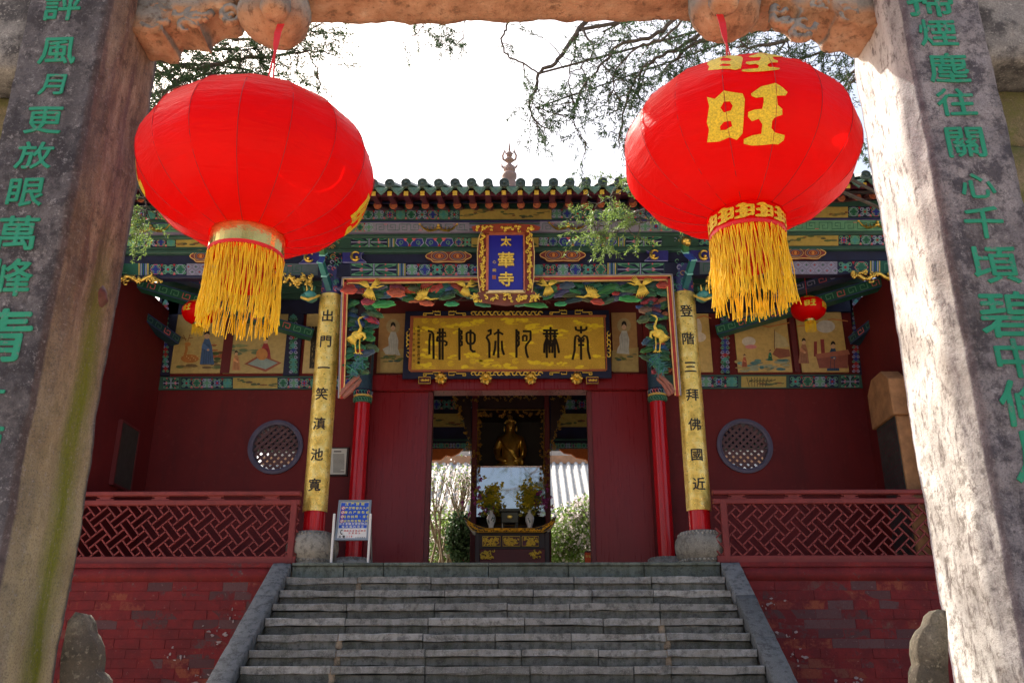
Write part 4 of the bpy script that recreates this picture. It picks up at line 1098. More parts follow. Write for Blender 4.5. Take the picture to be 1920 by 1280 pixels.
for x, y, w_, h in back:
    edge = 575 - 14*math.cos((x-955)/300*PI)**2 if abs(x-955) < 300 else 575
    if y > edge-8 or rp.random() < .2: continue
    q = rp.random(); col = rp.choice(cg) if q < .68 else rp.choice(cr2) if q < .84 else rp.choice(cb)
    puff(x, y, w_*.9, h, tuple(c*rp.uniform(.5,1.1) for c in col), rp.uniform(-.05,.04), rp.uniform(-.4,.4))
for side in (-1, 1):         # the two hanging sides narrow downwards
    for i in range(64):
        y = rp.uniform(545, 700); wd = 52 if y < 600 else 44 if y < 680 else 30
        lean = (y-527)*(-.034 if side < 0 else .07)
        x = (658+lean+rp.uniform(0,wd)) if side < 0 else (1246+lean-rp.uniform(0,wd))
        q = rp.random(); col = rp.choice(cg) if q < .7 else rp.choice(cr2) if q < .85 else rp.choice(cb)
        puff(x, y, rp.uniform(16,32), rp.uniform(10,17), tuple(c*rp.uniform(.5,1.1) for c in col), rp.uniform(-.04,.05), rp.uniform(-.5,.5))
for x,y,w_,h,c in ((655,545,30,22,cr2[0]),(742,551,34,20,cr2[2]),(720,572,42,16,(.03,.2,.06)),(847,571,26,11,(.03,.22,.10)),(1003,573,46,12,(.03,.17,.05)),(1051,571,22,10,(.03,.22,.10)),(1180,562,40,14,(.03,.2,.06)),(1242,536,22,16,cr2[0]),(800,570,26,12,cr2[2]),(975,572,20,10,(.05,.15,.10)),(905,572,30,11,(.02,.12,.07)),(1120,567,24,14,cr2[0]),(690,567,24,18,cr2[1]),(1210,583,24,16,(.12,.07,.05))):
    puff(x, y, w_, h, c, -.06, rp.uniform(-.15,.15))
# bamboo sprays and roots at the bottom of the sides
for bx, by, s in ((672,682,1),(664,695,1),(1232,676,-1),(1238,690,-1)):
    for i in range(30):
        a = rp.uniform(0, 2*PI); l = rp.uniform(9,20)
        mb.ptube([(bx+rp.uniform(-8,8), by+rp.uniform(-12,10)), (bx+l*math.cos(a), by+l*math.sin(a))], YP-rp.uniform(.0,.06), [1.5,.4], 4, c=rp.choice([(.03,.16,.12),(.05,.22,.16),(.06,.16,.2)]))
for side, pts in ((-1, [(640,738),(648,725),(660,716),(672,703)]), (-1, [(646,742),(656,730),(668,722),(676,712)]), (1, [(1264,735),(1256,722),(1246,710),(1234,700)]), (1, [(1256,738),(1250,724),(1240,716),(1232,708)])):
    for j in range(3): mb.ptube([(x+rp.uniform(-3,3), y+j*3-3) for x,y in pts], YP-.01*j, [4,3.4,3,1.6], 6, c=(.20+.04*j,.10,.07))
# dark trunks behind
for i in range(26):
    x = rp.uniform(665,1240); mb.ptube([(x,534),(x+rp.uniform(-18,18),552),(x+rp.uniform(-30,30),568)], YP+.11, [2,1.6,1], 5, c=(.12,.04,.03))
rel = mb.build('branch_relief', M['carving'], frm, kind='stuff')
mb = MB().pbox(655, 1250, 533, 560, YP+.13, YP+.16, c=(.03,.012,.015)).pbox(650, 694, 560, 700, YP+.13, YP+.16, c=(.03,.012,.015)).pbox(1214, 1256, 560, 700, YP+.13, YP+.16, c=(.03,.012,.015))
mb.build('panel_ground', M['carving'], frm)
def crane(kind, cx, cy, s, f):
    mb = MB(); Y = YP-.045
    def T(a, b, d=0): return (cx+f*a*s, cy+b*s, d)
    if kind == 'fly':
        mb.ptube([T(-4,4),T(6,2),T(14,6),T(24,5),T(33,4)], Y, [3.2,3.4,2.0,1.4,.5], 6)          # neck, head, bill
        mb.ptube([T(-4,4),T(-14,6),T(-22,3)], Y, [3,2.2,.6], 6)
        for i in range(8):
            a = -1.15-.17*i; l = 24-i*1.3; mb.ptube([T(2-i*1.2,2),T(2-i*1.2+math.cos(a)*l*.5,2+math.sin(a)*l*.5,-.02),T(2-i*1.2+math.cos(a)*l,2+math.sin(a)*l)], Y, [2.0,1.8,.5], 5)
        for i in range(7):
            a = 2.0+.13*i; l = 17-i; mb.ptube([T(-2-i,4),T(-2-i+math.cos(a)*l*.5,4+math.sin(a)*-l*.5,-.03),T(-2-i+math.cos(a)*l*1.1,4-math.sin(a)*l*.7)], Y-.01, [1.7,1.5,.5], 5)
    elif kind == 'dive':
        mb.ptube([T(0,0),T(8,-3),T(14,-1),T(22,-4),T(28,-5)], Y, [3.2,2.6,1.8,1.3,.4], 6)
        for i in range(9):
            a = 1.2+.13*i; l = 26-i*.8; mb.ptube([T(2-i*.6,0),T(2-i*.6+math.cos(a)*l*.5,math.sin(a)*l*.5,-.03),T(2-i*.6+math.cos(a)*l,math.sin(a)*l)], Y, [2.1,1.9,.5], 5)
        for i in range(8):
            a = -2.7+.12*i; l = 25-i*1.5; mb.ptube([T(-2,0),T(-2+math.cos(a)*l*.5,math.sin(a)*l*.5,-.02),T(-2+math.cos(a)*l,math.sin(a)*l)], Y, [2,1.6,.5], 5)
        for i in range(5):
            a = -.35-.16*i; l = 22; mb.ptube([T(2,-2),T(2+math.cos(a)*l*.5,-2+math.sin(a)*l*.5),T(2+math.cos(a)*l,-2+math.sin(a)*l)], Y+.01, [1.8,1.5,.5], 5)
    else:                    # standing
        mb.ball(at(cx, cy, Y), 12*s*mpp(cy,Y), .03, 9*s*mpp(cy,Y), 12)
        mb.ptube([T(4,-6),T(7,-14),T(4,-22),T(2,-29),T(5,-33),T(14,-36)], Y-.01, [4,2.6,1.9,1.7,2.0,.5], 7)
        mb.ptube([T(4,-4),T(13,-2),T(15,6),T(11,9)], Y-.02, [3.4,3.2,2.4,1.2], 7)
        for i in range(9):
            a = PI-.55-.1*i; l = 24-i; mb.ptube([T(-2,-3+i*.9),T(-2+math.cos(a)*l*.5,-3+i*.9+math.sin(a)*l*.45,-.02),T(-2+math.cos(a)*l,-3+i+math.sin(a)*l*.9)], Y, [2.3,2,.5], 5)
        for x0 in (-3, 5):
            mb.ptube([T(x0,8),T(x0-1,20),T(x0,33)], Y, [1.6,1.1,1.1], 6); mb.ptube([T(x0-4,35),T(x0,33),T(x0+5,36)], Y, [.6,1.3,.6], 5); mb.ptube([T(x0,33),T(x0+1,37)], Y, [1,.5], 5)
    mb.build('gold_crane', M['gold_matte'], frm, smooth=True)
crane('dive', 694, 540, .95, 1); crane('fly', 795, 556, .85, 1); crane('dive', 874, 538, .8, 1); crane('stand', 670, 628, .98, 1)
crane('dive', 1203, 535, .95, -1); crane('fly', 1107, 552, .85, -1); crane('dive', 1027, 536, .8, -1); crane('stand', 1234, 625, .98, -1)

# painted capitals of the inner columns
for ic, x, px in ((icL, iXL, 677), (icR, iXR, 1232)):
    zc_ = zat(745, YW-.12); mb = MB()
    mb.lathe((x,YW-.12,0), [(.125,zc_-.09),(.135,zc_-.06),(.13,zc_)], 24, c=GRN)
    mb.lathe((x,YW-.12,0), [(.137,zc_+.0),(.14,zc_+.03)], 24, c=YEL); mb.lathe((x,YW-.12,0), [(.13,zc_+.03),(.133,zc_+.12)], 24, c=DBL); mb.lathe((x,YW-.12,0), [(.128,zc_+.12),(.128,zc_+.9)], 24, c=(.02,.05,.09))
    for i in range(10):
        a = PI+PI*(i+.5)/10; p = Vector((x+.14*math.cos(a), YW-.12+.14*math.sin(a), zc_-.04)); q = Vector((-math.sin(a),math.cos(a),0))
        mb.tube([p+q*(.02*math.cos(t))+Vector((0,0,.025*math.sin(t)-.0)) for t in [k*.7 for k in range(8)]], .005, 4, c=LGR)
        mb.tube([p+Vector((0,0,.10))+q*(.02*math.cos(t))+Vector((0,0,.03*math.sin(t))) for t in [k*.7 for k in range(8)]], .006, 4, c=rp.choice([LIL,TEA,PNK]))
    mb.build('painted_capital', M['carving'], ic)
# painted heads of the front columns and the curved bracket arms with gold knobs
for cc, x, f, kx in ((colL, cXL, -1, (604,457)), (colR, cXR, 1, (1286,452))):
    mb = MB(); z0 = zat(546, YC-.14)
    mb.lathe((x,YC,0), [(.145,z0),(.15,z0+.12),(.145,z0+.14),(.145,6.95)], 24, c=(.04,.045,.16))
    for i in range(60):
        a = PI+PI*rp.random(); zz_ = rp.uniform(z0+.02, z0+.85); p = Vector((x+.15*math.cos(a), YC+.15*math.sin(a), zz_)); r_ = rp.uniform(.015,.035)
        q = Vector((-math.sin(a),math.cos(a),0)); mb.tube([p+q*(r_*math.cos(t))+Vector((0,0,r_*math.sin(t))) for t in [k*.7 for k in range(8)]], .006, 4, c=rp.choice([LIL,TEA,GRN,PNK,(.35,.2,.06),LGR]))
    mb.build('painted_column_head', M['carving'], cc)
    # arm reaching forward
    k0 = at(kx[0], kx[1], YC-.62); mb = MB()
    pts = [Vector((x+f*.0, YC-.13, z0+.04)), Vector((x+f*.05, YC-.26, z0+.20)), Vector((x+f*.10, YC-.36, z0+.36)), Vector((k0.x, YC-.5, k0.z-.1)), Vector((k0.x, YC-.6, k0.z))]
    for i, c_ in enumerate(((.015,.10,.12),(.02,.16,.15),(.02,.05,.30),(.03,.14,.05))):
        mb.bar(pts[i], pts[i+1], .10, .07, up=(f,0,.2), c=c_); mb.bar(pts[i+1]-Vector((0,0,.006)), pts[i+1]+Vector((0,-.012,.006)), .112, .082, up=(f,0,.2), c=(.2,.5,.5))
    arm = mb.build('bracket_arm', M['carving'], hall)
    MB().ball(k0, .062, .07, .06, 12).ball(k0+Vector((f*.02,-.01,-.03)), .045, .05, .05, 10).build('gold_knob', M['gold'], arm, smooth=True)
    # dragon-headed bracket on the porch side of the column
    hx = 582 if f < 0 else 1318
    mb = MB(); c = at(hx, 556, YC-.2)
    mb.ball(c, .10, .14, .075, 10, c=TEA); mb.ball(c+Vector((f*.07,-.05,-.03)), .055, .08, .04, 8, c=(.03,.16,.14)); mb.tube([c+Vector((-f*.12,0,.02)), c+Vector((f*.0,-.1,-.09)), c+Vector((f*.1,-.12,-.06))], [.02,.024,.016], 6, c=(.6,.42,.08))
    for j in range(5): mb.tube([c+Vector((f*(-.06+j*.03),-.08,.05)), c+Vector((f*(-.08+j*.04),-.1,.11+.02*(j%2)))], [.018,.006], 5, c=(.55,.40,.09) if j%2 else GRN)
    mb.build('dragon_bracket', M['carving'], hall, smooth=True)

# gold dragon carvings under the outer beams
def gold_scroll(x0, x1, y0, y1, seed, n_=26):
    rr = random.Random(seed); mb = MB(); Y = YB-.06
    mb.ptube([(x0+(x1-x0)*t/12, (y0+y1)/2+(y1-y0)*.28*math.sin(t*1.1+seed)) for t in range(13)], Y, [3,4,4.5,4,4.5,4,3.5,4,3.5,3,2], 8)
    for i in range(n_):
        x, y = rr.uniform(x0,x1), rr.uniform(y0,y1); r_ = rr.uniform(2,4.5); a0 = rr.uniform(0,6)
        mb.ptube([(x+r_*(1-t*.08)*math.cos(a0+t*.8), y+r_*(1-t*.08)*math.sin(a0+t*.8)) for t in range(7)], Y-.03, [1,1.8,2,1.8,1.5,1.1,.6], 5)
    return mb
for a in ((214,304,514,531,1),(532,586,514,536,2),(1325,1352,512,545,3),(1596,1690,508,528,4)): gold_scroll(*a).build('gold_dragon_carving', M['gold'], b3, smooth=True)
# ------------------------------------------------------------------ roof, rafters, tiles
roof = bpy.data.objects.new('roof', None); C.objects.link(roof); roof.parent = hall
YE = 10.15                                   # edge of the eave
W[roof] = Vector((0, YE, 7.4)); roof.location = W[roof]-org(hall)
ze = zat(345, YE)                            # top of the pan tiles at the edge
RS = math.tan(R(27.5)); YR = 14.9; zr = ze+(YR-YE)*RS
pitch_px = 30.6
# measured tile positions: bump centres every 30.6 px near x = 730 ... 1100
x0m = at(731, 345, YE).x; x1m = at(1037.5, 340, YE).x; step = (x1m-x0m)/10
tiles_x = [x0m+step*i for i in range(-20, 33)]
def lift(x):                                 # the eave climbs gently towards the corners
    d = max(0, abs(x+.1)-2.6); return .022*d*d
def mk(name, mb, mat, smooth=False):
    me = bpy.data.meshes.new(name); me.from_pydata(mb.v, [], mb.f); me.materials.append(M[mat])
    if smooth: me.polygons.foreach_set('use_smooth', [True]*len(me.polygons))
    return me
Lr = (YR-YE)/math.cos(math.atan(RS)); sl = Vector((0, math.cos(math.atan(RS)), math.sin(math.atan(RS))))
# cover tile course: half tube with a round end disc
mb = MB(); n = 10; r = step*.27
for i in range(5):                            # the course is laid in overlapping tiles
    a = sl*(Lr*i/5-.002*0); b = sl*(Lr*(i+1)/5); k0, k1 = r*1.04, r*.96
    vs = []
    for p, k in ((a,k0),(b,k1)):
        for j in range(n+1):
            an = PI*j/n; vs.append((math.cos(an)*k, p.y, p.z+math.sin(an)*k))
    mb.add(vs, [[j,j+1,n+2+j,n+1+j] for j in range(n)])
mb.lathe((0,0,0), [(0,0)], 3) if False else None
vs = []
for rad, dy in ((r*1.12,.02),(r*1.12,-.03),(r*.85,-.035),(r*.8,-.022),(r*.35,-.022),(r*.3,-.04),(0.001,-.045)):
    for j in range(18): vs.append((math.cos(2*PI*j/18)*rad, dy, math.sin(2*PI*j/18)*rad+r*.05))
mb.add(vs, [[i*18+j,i*18+(j+1)%18,(i+1)*18+(j+1)%18,(i+1)*18+j] for i in range(6) for j in range(18)])
cover = mk('cover_tile', mb, 'roof_tile')
# pan tile with hanging drip tongue
mb = MB(); w2 = step*.5; n = 8
def sag(u): return -.035*(1-(u/w2)**2)
vs = []
for p in (sl*0, sl*Lr):
    for j in range(n+1):
        u = -w2+2*w2*j/n; vs.append((u, p.y, p.z+sag(u)))
mb.add(vs, [[j+1,j,n+1+j,n+2+j] for j in range(n)])
top = [(-w2*.98+2*w2*.98*j/n, sag(-w2*.98+2*w2*.98*j/n)) for j in range(n+1)]
tong = top + [(w2*.92,-.025),(w2*.72,-.05),(w2*.5,-.085),(w2*.25,-.11),(0,-.14),(-w2*.25,-.11),(-w2*.5,-.085),(-w2*.72,-.05),(-w2*.92,-.025)]
mb.prism(tong, -.025, .0)
mb.tube([(x*.82,-.03,-.055+z*.55) for x,z in ((-w2,.06),(-w2*.5,-.01),(0,-.09),(w2*.5,-.01),(w2,.06))], .007, 4)
drip = mk('drip_tile', mb, 'roof_drip')
sq = step*.115
mb = MB().box(-sq*1.5,sq*1.5,0,.46,-sq*1.4,sq*1.2,bev=.004); flyr = mk('flying_rafter', mb, 'rafter_maroon')
mb = MB(); mb.box(-sq*1.15,sq*1.15,-.006,.004,-sq*1.15,sq*1.15)
for k in (1.0,.55): 
    for s_ in (-1,1): mb.box(-sq*k-.004,sq*k+.004,-.012,-.0062,s_*sq*k-.004,s_*sq*k+.004); mb.box(s_*sq*k-.004,s_*sq*k+.004,-.012,-.0062,-sq*k+.0041,sq*k-.0041)
goldsq = mk('gilded_tip', mb, 'gold_matte')
rr_ = step*.235
mb = MB(); dn = Vector((0, 1, .52)).normalized(); n = 16
vs = []
for t_ in (0, .78):
    for j in range(n): vs.append((math.cos(2*PI*j/n)*rr_, dn.y*t_, dn.z*t_+math.sin(2*PI*j/n)*rr_))
mb.add(vs, [[j,(j+1)%n,n+(j+1)%n,n+j] for j in range(n)]+[list(range(n))]); rafr = mk('round_rafter', mb, 'rafter_maroon')
mb = MB(); vs = []
for rad, dy in ((rr_*1.02,.01),(rr_*1.02,-.012),(rr_*.86,-.014),(rr_*.82,-.004),(rr_*.5,-.004),(rr_*.46,-.01),(rr_*.2,-.01),(.0005,-.014)):
    for j in range(n): vs.append((math.cos(2*PI*j/n)*rad, dy, math.sin(2*PI*j/n)*rad))
mb.add(vs, [[i*n+j,i*n+(j+1)%n,(i+1)*n+(j+1)%n,(i+1)*n+j] for i in range(7) for j in range(n)]); rafe = mk('rafter_end', mb, 'rafter_end')
rt = random.Random(31)
zsq = zat(363, YE+.12); Yd = 10.66; zd = zat(385.5, Yd)
xs0 = at(731, 363, YE+.12).x; xs1 = at(1037, 361, YE+.12).x; xd0 = at(768, 386, Yd).x; xd1 = at(1066.6, 383.2, Yd).x
xq0 = at(762, 363, YE+.12).x; xq1 = at(1067, 361, YE+.12).x; sq_step = (xq1-xq0)/10; sd_step = (xd1-xd0)/10
for i, x in enumerate(tiles_x):
    l = lift(x); j = rt.uniform(-.005,.005)
    link('cover_tile', cover, roof, (x, YE+j, ze+l+r*.10+rt.uniform(-.006,.006)), (0,rt.uniform(-.05,.05),rt.uniform(-.004,.004)))
    link('drip_tile', drip, roof, (x+step/2, YE+.02+j, ze+l-.012+rt.uniform(-.004,.004)), (0,rt.uniform(-.03,.03),0))
for i in range(-22, 32):
    x = xq0+sq_step*i
    f_ = link('flying_rafter', flyr, roof, (x, YE+.12, zsq+lift(x)), (R(14),0,0)); link('gilded_tip', goldsq, f_, (x, YE+.088, zsq+lift(x)+.001))
    x = xd0+sd_step*i
    q_ = link('round_rafter', rafr, roof, (x, Yd, zd+lift(x))); link('rafter_end', rafe, q_, (x, Yd-.022, zd+lift(x)), (0,rt.uniform(0,3),0))
# boards: under the tiles, between the rafter rows, and the body of the roof
xa, xb = tiles_x[0]-step, tiles_x[-1]+step
def eave_board(name, sect, mat, par):        # sect: (y,z) loop swept along x following the lift
    n = 28; m_ = len(sect); vs = []
    for i in range(n+1):
        x = xa+(xb-xa)*i/n; vs += [(x,y,z+lift(x)) for y,z in sect]
    fs = [[i*m_+j, i*m_+(j+1)%m_, (i+1)*m_+(j+1)%m_, (i+1)*m_+j] for i in range(n) for j in range(m_)] + [list(range(m_)), [n*m_+j for j in range(m_)][::-1]]
    return MB().add(vs, fs).build(name, M[mat], par)
eave_board('eave_board', [(YE+.10,ze-.045),(YE+.10,ze-.085),(YE+.16,ze-.085),(YE+.16,ze-.03)], 'rafter_maroon', roof)
eave_board('roof_boarding', [(YE+.12,zsq+.045),(Yd+.06,zsq+.045+.45*.25),(Yd+.06,zsq+.09+.45*.25),(YE+.12,zsq+.06)], 'rafter_maroon', roof)
eave_board('rafter_boarding', [(Yd+.02,zd+rr_+.004),(YB+.25,zd+rr_+.02+.89*.52),(YB+.25,zd+rr_+.12+.89*.52),(Yd+.02,zd+rr_+.03)], 'dark_blue', roof)
MB().add([(xa,YE+.15,ze-.05),(xb,YE+.15,ze-.05),(xb,YR,zr-.05),(xa,YR,zr-.05),(xa,YE+.15,ze-.075),(xb,YE+.15,ze-.075),(xb,YR,zr-.25),(xa,YR,zr-.25)], [[0,1,2,3],[7,6,5,4],[0,4,5,1],[2,6,7,3],[1,5,6,2],[3,7,4,0]]).build('front_slope', M['interior_dark'], roof)
yb_ = 19.6; zbk = zr-(yb_-YR)*RS
MB().add([(xa,YR,zr-.02),(xb,YR,zr-.02),(xb,yb_,zbk),(xa,yb_,zbk),(xa,YR,zr-.25),(xb,YR,zr-.25),(xb,yb_,zbk-.2),(xa,yb_,zbk-.2)], [[0,1,2,3],[7,6,5,4],[2,6,7,3],[1,5,6,2],[3,7,4,0]]).build('rear_slope', M['roof_tile'], roof)
MB().box(xa, xb, YR-.14, YR+.14, zr-.1, zr+.16, bev=.03).build('ridge', M['roof_tile'], roof)
MB().box(xa, xb, YB+.2, YB+.26, 6.85, 8.3).build('upper_board', M['dark_blue'], roof)
# finial: lotus base, wasp-waisted body, trident
fb = at(955, 336, YR); mb = MB(); F0 = Vector((fb.x, YR, zr+.1)); ft = at(954, 268, YR); H = ft.z-fb.z; z_ = fb.z-F0.z
k = H/68.0      # metres per photo pixel
mb.lathe(F0, [(.16,0),(.14,z_-.1),(9*k,z_-2*k),(12*k,z_+3*k),(12*k,z_+9*k),(8*k,z_+11*k)], 18)
base_ = mb.build('finial_bowl', M['terracotta'], roof, smooth=True)
mb = MB(); P = F0+Vector((0,0,z_))
mb.lathe(P, [(7*k,8*k),(10*k,16*k),(9*k,22*k),(4*k,27*k),(3*k,30*k),(7*k,34*k),(7*k,37*k),(3*k,40*k),(5*k,44*k),(5*k,48*k),(2*k,52*k),(1.6*k,60*k),(.3*k,70*k)], 12)
for f in (-1,1):
    mb.tube([P+Vector((f*4*k,0,33*k)), P+Vector((f*10*k,0,37*k)), P+Vector((f*11*k,0,44*k)), P+Vector((f*8*k,0,52*k)), P+Vector((f*9*k,0,57*k))], [2.2*k,2*k,1.8*k,1.4*k,.4*k], 6)
    mb.tube([P+Vector((f*8*k,0,20*k)), P+Vector((f*12*k,0,24*k)), P+Vector((f*13*k,0,29*k))], [2.2*k,1.8*k,.4*k], 6)
    mb.tube([P+Vector((f*3*k,0,46*k)), P+Vector((f*6*k,0,48*k)), P+Vector((f*6*k,0,53*k))], [1.5*k,1.2*k,.4*k], 6)
mb.build('finial_spire', M['terracotta'], base_)

# ------------------------------------------------------------------ pictures on the porch wall
YP2 = YW-.012
def frame_px(x0, x1, yt, yb, parent, base, name='painted_panel', border=True):
    mb = MB(); mb.pbox(x0, x1, yt, yb, YP2-.02, YP2+.01, c=base); return mb
def person(mb, x, y, h, robe, skin=(.5,.33,.2), face=1, seat=False, Y=YP2-.022, hair=(.02,.015,.015)):
    w_ = h*.36
    mb.ppoly([(x-w_*.2,y-h*.78),(x+w_*.2,y-h*.78),(x+w_*.42,y-h*.55),(x+w_*.5,y-h*.3),(x+w_*.62,y),(x-w_*.6,y),(x-w_*.5,y-h*.3),(x-w_*.42,y-h*.55)], Y, robe)
    dk = tuple(c*.55 for c in robe)
    for t_ in (-.3,-.08,.15,.34): mb.pline([(x+w_*t_*.5,y-h*.6),(x+w_*t_,y-1)], Y-.001, .9, dk)
    mb.ppoly([(x-w_*.35,y-h*.66),(x+w_*.3,y-h*.46),(x+w_*.2,y-h*.38),(x-w_*.45,y-h*.5)], Y-.0015, tuple(min(1,c*1.5) for c in robe))
    mb.pellipse(x+w_*.1, y-h*.44, h*.04, h*.03, Y-.003, skin, n=8)
    mb.pellipse(x, y-h*.87, h*.085, h*.105, Y-.002, skin, n=10); mb.ppoly([(x-h*.09,y-h*.88),(x-h*.07,y-h*.99),(x,y-h*1.04),(x+h*.07,y-h*.99),(x+h*.09,y-h*.9),(x,y-h*.94)], Y-.003, hair)
def rocks(mb, x0, x1, y, seed, cs, n_=16, hh=5):
    rr = random.Random(seed)
    for i in range(n_): mb.pellipse(rr.uniform(x0,x1), y+rr.uniform(-hh,hh), rr.uniform(4,12), rr.uniform(1.2,3.5), YP2-.021-i*2e-5, rr.choice(cs), n=9)
def done(mb, par=None, label=None):
    o = mb.build('painted_panel', M['painting'], par or hall)
    if label: o['label'] = label
PB = (.46,.33,.12)
SEA = [(.05,.14,.16),(.10,.22,.22),(.25,.28,.2),(.3,.24,.1)]; LND = [(.10,.14,.06),(.2,.2,.08),(.3,.22,.08),(.14,.1,.05)]
mb = MB().pbox(321, 425, 588, 699, YP2-.02, YP2+.01, c=(.40,.31,.12)); rocks(mb, 335, 412, 684, 1, LND); rocks(mb, 395, 420, 662, 2, [(.16,.06,.03),(.05,.08,.03),(.3,.1,.04)], 14, 16)
person(mb, 388, 683, 62, (.05,.10,.22)); mb.pellipse(356, 672, 17, 8, YP2-.024, (.36,.15,.04)); mb.pline([(346,668),(350,655),(349,648)], YP2-.025, 5, (.36,.15,.04)); mb.pellipse(352,645,6,4,YP2-.026,(.4,.18,.05))
for q in ((349,640,344,628),(352,640,356,627),(350,636,340,632),(354,634,362,633)): mb.pline([q[:2],q[2:]], YP2-.026, 1.2, (.2,.07,.02))
for i in range(8): mb.pellipse(350+i*3.3, 668+(i%3)*3, 1, 1, YP2-.027, (.6,.45,.2), n=6)
done(mb, label='panel with a seated figure and a deer')
mb = MB().pbox(430, 536, 588, 699, YP2-.02, YP2+.01, c=(.38,.30,.13)); rocks(mb, 430, 500, 655, 3, [(.2,.24,.12),(.12,.17,.1),(.28,.27,.14)], 18, 8)
mb.ppoly([(458,682),(488,664),(528,680),(498,697)], YP2-.023, (.25,.08,.05)); mb.ppoly([(464,682),(489,668),(521,680),(498,692)], YP2-.024, (.22,.30,.30)); person(mb, 498, 684, 52, (.25,.04,.05)); mb.pellipse(491,664,11,11,YP2-.03,(.42,.2,.07)); person(mb, 443, 694, 36, (.40,.20,.10)); done(mb, label='panel with a robed sage on a rug')
mb = MB().pbox(576, 612, 588, 699, YP2-.02, YP2+.01, c=(.42,.33,.15))
for i in range(16): mb.pline([(588+rp.uniform(-8,10),690),(590+rp.uniform(-8,8),650),(588+rp.uniform(-10,10),612)], YP2-.022-i*1e-4, rp.uniform(1,3), (.03,.025,.02))
done(mb)
mb = MB().pbox(1296, 1337, 588, 697, YP2-.02, YP2+.01, c=PB); mb.pellipse(1306,615,10,20,YP2-.022,(.5,.45,.38)); mb.pellipse(1312,632,12,9,YP2-.023,(.55,.5,.44)); mb.pline([(1296,600),(1320,592),(1334,597)], YP2-.022, 2, (.5,.15,.05)); done(mb)
mb = MB().pbox(1374, 1486, 586, 697, YP2-.02, YP2+.01, c=PB); rocks(mb, 1382, 1478, 684, 5, SEA, 46, 11)
mb.ppoly([(1455,652),(1480,655),(1482,668),(1462,672),(1448,664)], YP2-.028, (.22,.08,.05)); mb.pline([(1452,655),(1452,618)], YP2-.029, 1.2, (.1,.05,.03)); mb.ppoly([(1452,620),(1474,634),(1480,650),(1452,652)], YP2-.0285, (.42,.36,.2))
person(mb, 1444, 676, 20, (.03,.16,.10)); person(mb, 1396, 688, 24, (.35,.10,.05)); mb.pellipse(1404,640,13,9,YP2-.024,(.5,.47,.42)); mb.pellipse(1408,650,11,4,YP2-.025,(.5,.2,.22)); mb.pline([(1378,612),(1410,605),(1440,613),(1484,604)], YP2-.022, 2, (.5,.17,.05)); done(mb, label='panel with a boat on rough water')
mb = MB().pbox(1491, 1592, 584, 697, YP2-.02, YP2+.01, c=PB); person(mb, 1507, 681, 46, (.30,.14,.08)); mb.ppoly([(1530,668),(1590,662),(1590,690),(1536,690)], YP2-.023, (.24,.08,.06)); mb.ppoly([(1528,664),(1590,655),(1594,664),(1532,672)], YP2-.024, (.33,.12,.08)); person(mb, 1562, 695, 54, (.02,.06,.13))
mb.ppoly([(1526,640),(1532,640),(1532,668),(1526,668)], YP2-.023, (.22,.04,.04)); mb.ppoly([(1538,636),(1545,636),(1547,664),(1540,664)], YP2-.023, (.22,.04,.04)); mb.pellipse(1548,612,18,12,YP2-.023,(.48,.46,.42)); mb.pline([(1494,612),(1530,606),(1560,598),(1590,602)], YP2-.022, 2, (.5,.17,.05)); done(mb, label='panel with two robed figures beside a bench')
# robed white figures either side of the board
YU = YW+.035
for x0, x1, yt, yb, cx, f in ((712,760,588,699,737,1),(1146,1198,586,697,1170,-1)):
    mb = MB().pbox(x0, x1, yt, yb, YU-.01, YU+.012, c=(.33,.20,.09)); mb.ppoly([(x0+1,yb-40),(x1-1,yb-46),(x1-1,yb-1),(x0+1,yb-1)], YU-.012, (.36,.28,.12))
    mb.pellipse(cx, yt+24, 13, 14, YU-.013, (.34,.28,.16)); W_ = (.42,.44,.44)
    mb.ppoly([(cx-4,yt+34),(cx+5,yt+34),(cx+10,yt+50),(cx+9,yt+66),(cx+12+f*2,yt+78),(cx-14,yt+76),(cx-20*(f>0)-12*(f<0),yt+66),(cx-8,yt+60),(cx-9,yt+46)], YU-.015, W_)
    for j in range(5): mb.pline([(cx-4+j*2.4,yt+38),(cx-8+j*4,yt+76)], YU-.0165, .8, (.25,.30,.32))
    mb.pellipse(cx, yt+26, 4.2, 6, YU-.017, (.5,.35,.25)); mb.ppoly([(cx-5,yt+26),(cx-4,yt+18),(cx,yt+15),(cx+4,yt+18),(cx+5,yt+26),(cx,yt+21)], YU-.018, (.02,.02,.02))
    for j in range(14): mb.pellipse(cx+rp.uniform(-20,20), yt+rp.uniform(78,90), rp.uniform(3,8), rp.uniform(1,2.5), YU-.019-j*1e-4, rp.choice([(.05,.10,.10),(.10,.14,.06),(.25,.2,.08)]), n=8)
    mb.build('painted_panel', M['painting'], hall)
for xx, yt, yb in ((427.5,588,699),(1488.7,584,697),(541,0,0)):
    if yt: MB().pbox(xx-2.2, xx+2.2, yt, yb, YP2-.028, YP2+.011).build('picture_stile', M['wood_red'], hall)
